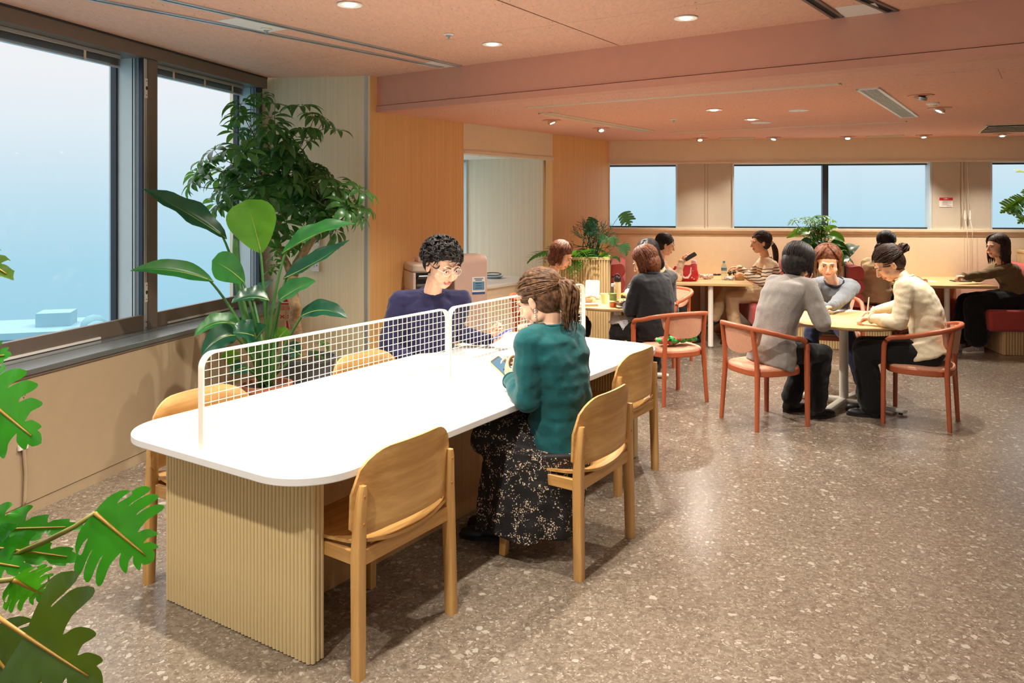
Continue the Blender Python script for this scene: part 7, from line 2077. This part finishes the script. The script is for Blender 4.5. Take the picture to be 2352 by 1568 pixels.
# floral handkerchief on the knees of the turtleneck
def hanky():
    m, nt, b, out = new_mat('hanky_print'); v = coords(nt)
    vo = N(nt, 'ShaderNodeTexVoronoi'); vo.inputs['Scale'].default_value = 40; nt.links.new(v, vo.inputs['Vector'])
    f = math_(nt, 'LESS_THAN', vo.outputs['Distance'], 0.28)
    nt.links.new(mixc(nt, f, rgba((206, 214, 222)), rgba((206, 110, 120))), b.inputs['Base Color']); b.inputs['Roughness'].default_value = 0.8
    MATS['hanky_print'] = m
hanky()
P_ = []
for i in range(9):
    row = []
    for j in range(9):
        x = -0.12 + 0.03 * i; y = -0.12 + 0.03 * j
        z = 0.012 * math.sin(i * 1.3 + j * 0.7) + (-1.6 * max(0, abs(x) - 0.05) ** 1.3 - 1.2 * max(0, -y - 0.04) ** 1.3)
        row.append(Vector((x, y, z)))
    P_.append(row)
hk = MB().grid(P_).build('handkerchief', 'hanky_print', None, 180, loc=(1.05, 7.27, 0.635), rot=(0, 0, R(25))); sd = hk.modifiers.new('s', 'SOLIDIFY'); sd.thickness = 0.002
tag(hk, 'pale floral handkerchief over the knees of the person in black', 'handkerchief')
# lanyard and earring as parts of their wearers
def wear(ob, name, mb, mat, lab=None):
    me = mb.mesh(name); me.transform(Matrix.Translation(-ob.location)); return tag(mkobj(name, me, mat, ob, 180), lab)
i3 = I3; nk = i3['neck']; fw = i3['fw']; sh_ = i3['sh']
mb = MB()
mb.tube([nk + sh_ * 0.0 - fw * 0.075 + UP * 0.03, nk + sh_ * 0.072 + UP * 0.015, nk + sh_ * 0.055 + fw * 0.09 - UP * 0.06, nk + fw * 0.135 - UP * 0.22, nk - sh_ * 0.055 + fw * 0.09 - UP * 0.06, nk - sh_ * 0.072 + UP * 0.015, nk - fw * 0.075 + UP * 0.03], 0.005, 6)
wear(p_lan, 'lanyard', mb, 'lanyard_red', 'red lanyard')
hd = I2['head']; Mh = I2['HM']; kk = I2['k'] * 1.07
mb = MB(); e0 = hd + Mh @ (Vector((-0.087, -0.008, -0.043)) * kk)
for k in range(4): mb.ball(e0 + Vector((0, 0, -0.011 * k)), 0.0048, 8, 6)
wear(teal, 'earring', mb, 'wrap_silver', 'small beaded drop earring')
hd = I7['head']; Mh = I7['HM']
mb = MB(); mb.ball(hd + Mh @ Vector((0, -0.135, -0.014)), (0.030, 0.03, 0.036), 12, 8); wear(p_str, 'scrunchie', mb, 'cream_cloth', 'cream scrunchie')
hd = I1['head']; Mh = I1['HM']; kk = I1['k'] * 1.07
mb = MB()
for s in (-1, 1):
    c = Vector((s * 0.034, 0.100, 0.004)); n_ = 14
    mb.tube([hd + Mh @ ((c + Vector((0.024 * math.cos(2 * math.pi * i / n_), -0.006 * abs(math.cos(2 * math.pi * i / n_)), 0.018 * math.sin(2 * math.pi * i / n_)))) * kk) for i in range(n_ + 1)], 0.0013, 5)
    mb.tube([hd + Mh @ (Vector((s * 0.058, 0.094, 0.008)) * kk), hd + Mh @ (Vector((s * 0.084, 0.03, 0.010)) * kk), hd + Mh @ (Vector((s * 0.086, -0.005, 0.008)) * kk)], 0.0013, 5)
mb.tube([hd + Mh @ (Vector((-0.010, 0.102, 0.006)) * kk), hd + Mh @ (Vector((0.010, 0.102, 0.006)) * kk)], 0.0013, 5)
tag(wear(man, 'eyeglasses', mb, 'wrap_silver', 'thin metal eyeglasses'), kind=None)
# white mark on the grey shoes
for side, a_ in (('aR', I12['aR']), ('aL', I12['aL'])):
    me = text_mesh('N', 0.062)
    fd = Vector((-0.97, -0.1, 0)) if side == 'aL' else Vector((-0.95, -0.2, 0)); fd.normalize(); nr_ = Vector((fd.y, -fd.x, 0)); nr_ = nr_ if nr_.y < 0 else -nr_
    x_ = -fd
    M4 = Matrix(((x_.x, 0, nr_.x), (x_.y, 0, nr_.y), (0, 1, 0)))
    pos = a_ + fd * 0.045 + nr_ * 0.046 + Vector((0, 0, -0.042))
    me.transform(Matrix.Translation(pos) @ M4.to_4x4()); me.transform(Matrix.Translation(-p_vst.location))
    mkobj('shoe_mark', me, 'sole_white', p_vst)
# ------------------------------------------------------------------ on the walls
def plate_outlet(pos, nrm2, label, w_=0.07, h_=0.12, two=True):
    t = empty('wall_outlet', pos, math.atan2(nrm2[1], nrm2[0]) + R(90), label, 'outlet', 'wall outlets')
    MB().prism(rounded(-w_ / 2, w_ / 2, -h_ / 2, h_ / 2, 0.008, 4), 0.0, 0.009, Matrix.Rotation(R(90), 3, 'X')).build('plate', 'white_plastic', t, 40, bevel=0.002)
    mb = MB(); mb.box((-0.008, -0.0096, 0.0), (0.016, 0.001, 0.045)); mb.build('cover', 'pale_metal', t)
    mb = MB(); mb.box((0.016, -0.0096, -0.006), (0.008, 0.001, 0.009)); mb.box((0.016, -0.0096, 0.012), (0.006, 0.001, 0.004)); mb.build('socket', 'groove_dark', t)
    return t
dd = (Cc - Wp).normalized(); pn = Vector((dd.y, -dd.x))
for u, v, lb in ((726, 549, 'upper white wall outlet half hidden by the tree on the timber pier'), (724.5, 608, 'lower white wall outlet in clear view on the timber pier')):
    k_ = (u - CX) / FPX; tt_ = (k_ * Wp.y - Wp.x) / (dd.x - k_ * dd.y); q = Wp + dd * tt_
    z = EYE - (v - HV) / FPX * q.y; plate_outlet((q.x + pn.x * 0.001, q.y + pn.y * 0.001, z), pn, lb)
q0 = W2(-3.0 + 0.0, -0.308); 
for u, v in ((50, 925),):
    pl = Wp + Wn * -0.308; k_ = (u - CX) / FPX; tt_ = (k_ * pl.y - pl.x) / (Wd.x - k_ * Wd.y); q = pl + Wd * tt_; z = EYE - (v - HV) / FPX * q.y
    nin = -Wn
    t = empty('wall_socket', (q.x, q.y, z), math.atan2(nin.y, nin.x) + R(90), 'beige twin socket with a cable duct below on the window wall panel', 'socket')
    MB().box((0, -0.006, 0.0), (0.055, 0.012, 0.16)).build('plate', 'cream_panel', t, bevel=0.002)
    mb = MB()
    for zz in (0.045, -0.025):
        for dx in (-0.008, 0.008): mb.box((dx, -0.0125, zz), (0.003, 0.002, 0.014))
        mb.box((0, -0.0125, zz - 0.016), (0.006, 0.002, 0.004))
    mb.build('socket_holes', 'groove_dark', t)
    MB().box((0, -0.008, -0.235), (0.058, 0.014, 0.03)).build('cable_clip', 'strap_white', t, bevel=0.002)
    MB().tube([(0, -0.012, -0.08), (0.002, -0.013, -0.25), (0.012, -0.014, -0.38), (0.008, -0.013, -0.52), (0.0, -0.012, 0.07 - z)], 0.010, 8).build('cable', 'cream_panel', t, 180)
# notice on the grey pier of the back wall
qn = lambda u: ((lambda k: (10.55 * k - 1.284) / (0.989 + 0.1474 * k))((u - CX) / FPX))
pc_ = B2(qn(2173.5), 0.010); zc = EYE - (464.5 - HV) / FPX * pc_.y
t = empty('wall_notice', (pc_.x, pc_.y, zc), RB, 'small white notice with a red heading on the grey pier', 'notice')
MB().box((0, 0, 0), (0.157, 0.004, 0.118)).build('sheet', 'paper', t); MB().box((0, -0.0025, 0.041), (0.157, 0.002, 0.036)).build('heading', 'sign_red', t)
me = text_mesh('お願い', 0.020, 'heading_text'); mkobj('heading_text', me, 'paper', t, loc=(0, -0.0042, 0.043), rot=(R(90), 0, 0))
mb = MB()
for x, z, w_ in ((0.012, 0.012, 0.105), (-0.012, 0.002, 0.06), (0.006, -0.011, 0.11), (-0.01, -0.020, 0.06), (-0.005, -0.034, 0.09), (0.035, -0.046, 0.06)): mb.box((x, -0.0024, z), (w_, 0.0008, 0.003))
mb.build('print_lines', 'ink', t)
# blind cords
for k, (u, lb) in enumerate(((2208, 'white blind cord hanging from the rail, nearer the notice'), (2220, 'white blind cord hanging from the rail, nearer the last window'))):
    a = B2(qn(u), -0.015); y = a.y; zt_ = ZT + 0.005
    t = empty('blind_cord', (a.x, a.y, zt_), RB, lb, 'cord', 'blind cords')
    MB().tube([(0, 0, 0), (0.012, -0.004, -0.35), (0.028, -0.005, -0.60)], 0.003, 6).build('cord', 'strap_white', t, 180)
    MB().lathe([(0.004, 0.05), (0.009, 0.01), (0.010, -0.06), (0.0, -0.064)], 12, (0.032, -0.006, -0.66)).build('weight', 'white_plastic', t, 40)
    MB().tube([(0.032, -0.006, -0.72), (0.055, -0.02, -0.85), (0.058, -0.022, -1.35)], 0.0022, 6).build('lower_cord', 'strap_white', t, 180)
# extinguisher sign behind the trunk
c = at(657, 706, 6.60)
t = empty('extinguisher_sign', (c.x, c.y, 0), R(6), 'red and tan fire extinguisher sign on a red post behind the tree trunk', 'sign')
MB().box((0.012, 0.012, c.z / 2), (0.022, 0.016, c.z)).build('post', 'sign_red', t); MB().lathe([(0.10, 0.0), (0.10, 0.012), (0.02, 0.016)], 24).build('base', 'sign_red', t, 40)
sg = MB().box((0, 0, c.z), (0.125, 0.006, 0.22)).build('board', 'sign_tan', t); MB().box((0, -0.004, c.z + 0.068), (0.125, 0.002, 0.086)).build('red_field', 'sign_red', sg)
me = text_mesh('消火器', 0.036, 'lettering'); mkobj('lettering', me, 'paper', sg, loc=(0, -0.0056, c.z + 0.078), rot=(R(90), 0, 0))
mb = MB()
for x, z, w_ in ((0.0, 0.042, 0.07),): mb.box((x, -0.0056, c.z + z), (w_, 0.0008, 0.008))
mb.build('white_line', 'paper', sg)
mb = MB()
for z in (0.012, 0.002, -0.008, -0.018): mb.box((-0.032, -0.0036, c.z + z), (0.046, 0.0008, 0.004)); mb.box((0.03, -0.0036, c.z + z), (0.046, 0.0008, 0.004))
mb.box((0.0, -0.0036, c.z - 0.035), (0.003, 0.0008, 0.12))
for x in (-0.03, 0.03):
    for s in (-1, 1): mb.box((x, -0.0036, c.z - 0.075), (0.045, 0.0008, 0.007), Matrix.Rotation(R(35 * s), 3, 'Y'))
mb.build('print', 'sign_red', sg)
# pale tray and dark cable loop on the alcove counter
c = E2(2.62, 0.62); t = empty('shallow_dish', (c.x, c.y, 0.774), 0, 'pale blue dish with a dark loop of cord on the alcove counter', 'dish')
plain('dish_blue', (196, 220, 236), 0.35)
MB().lathe([(0.0, 0.003), (0.08, 0.0), (0.125, 0.028), (0.128, 0.031), (0.120, 0.028), (0.078, 0.006), (0.0, 0.006)], 32).build('dish', 'dish_blue', t, 60)
mb = MB(); mb.tube([(0.10 * math.cos(a) - 0.01, 0.055 * math.sin(a) + 0.02, 0.045 + 0.012 * math.sin(a)) for a in [R(20 * i) for i in range(19)]], 0.005, 6); mb.build('cord_loop', 'black_plastic', t, 180)
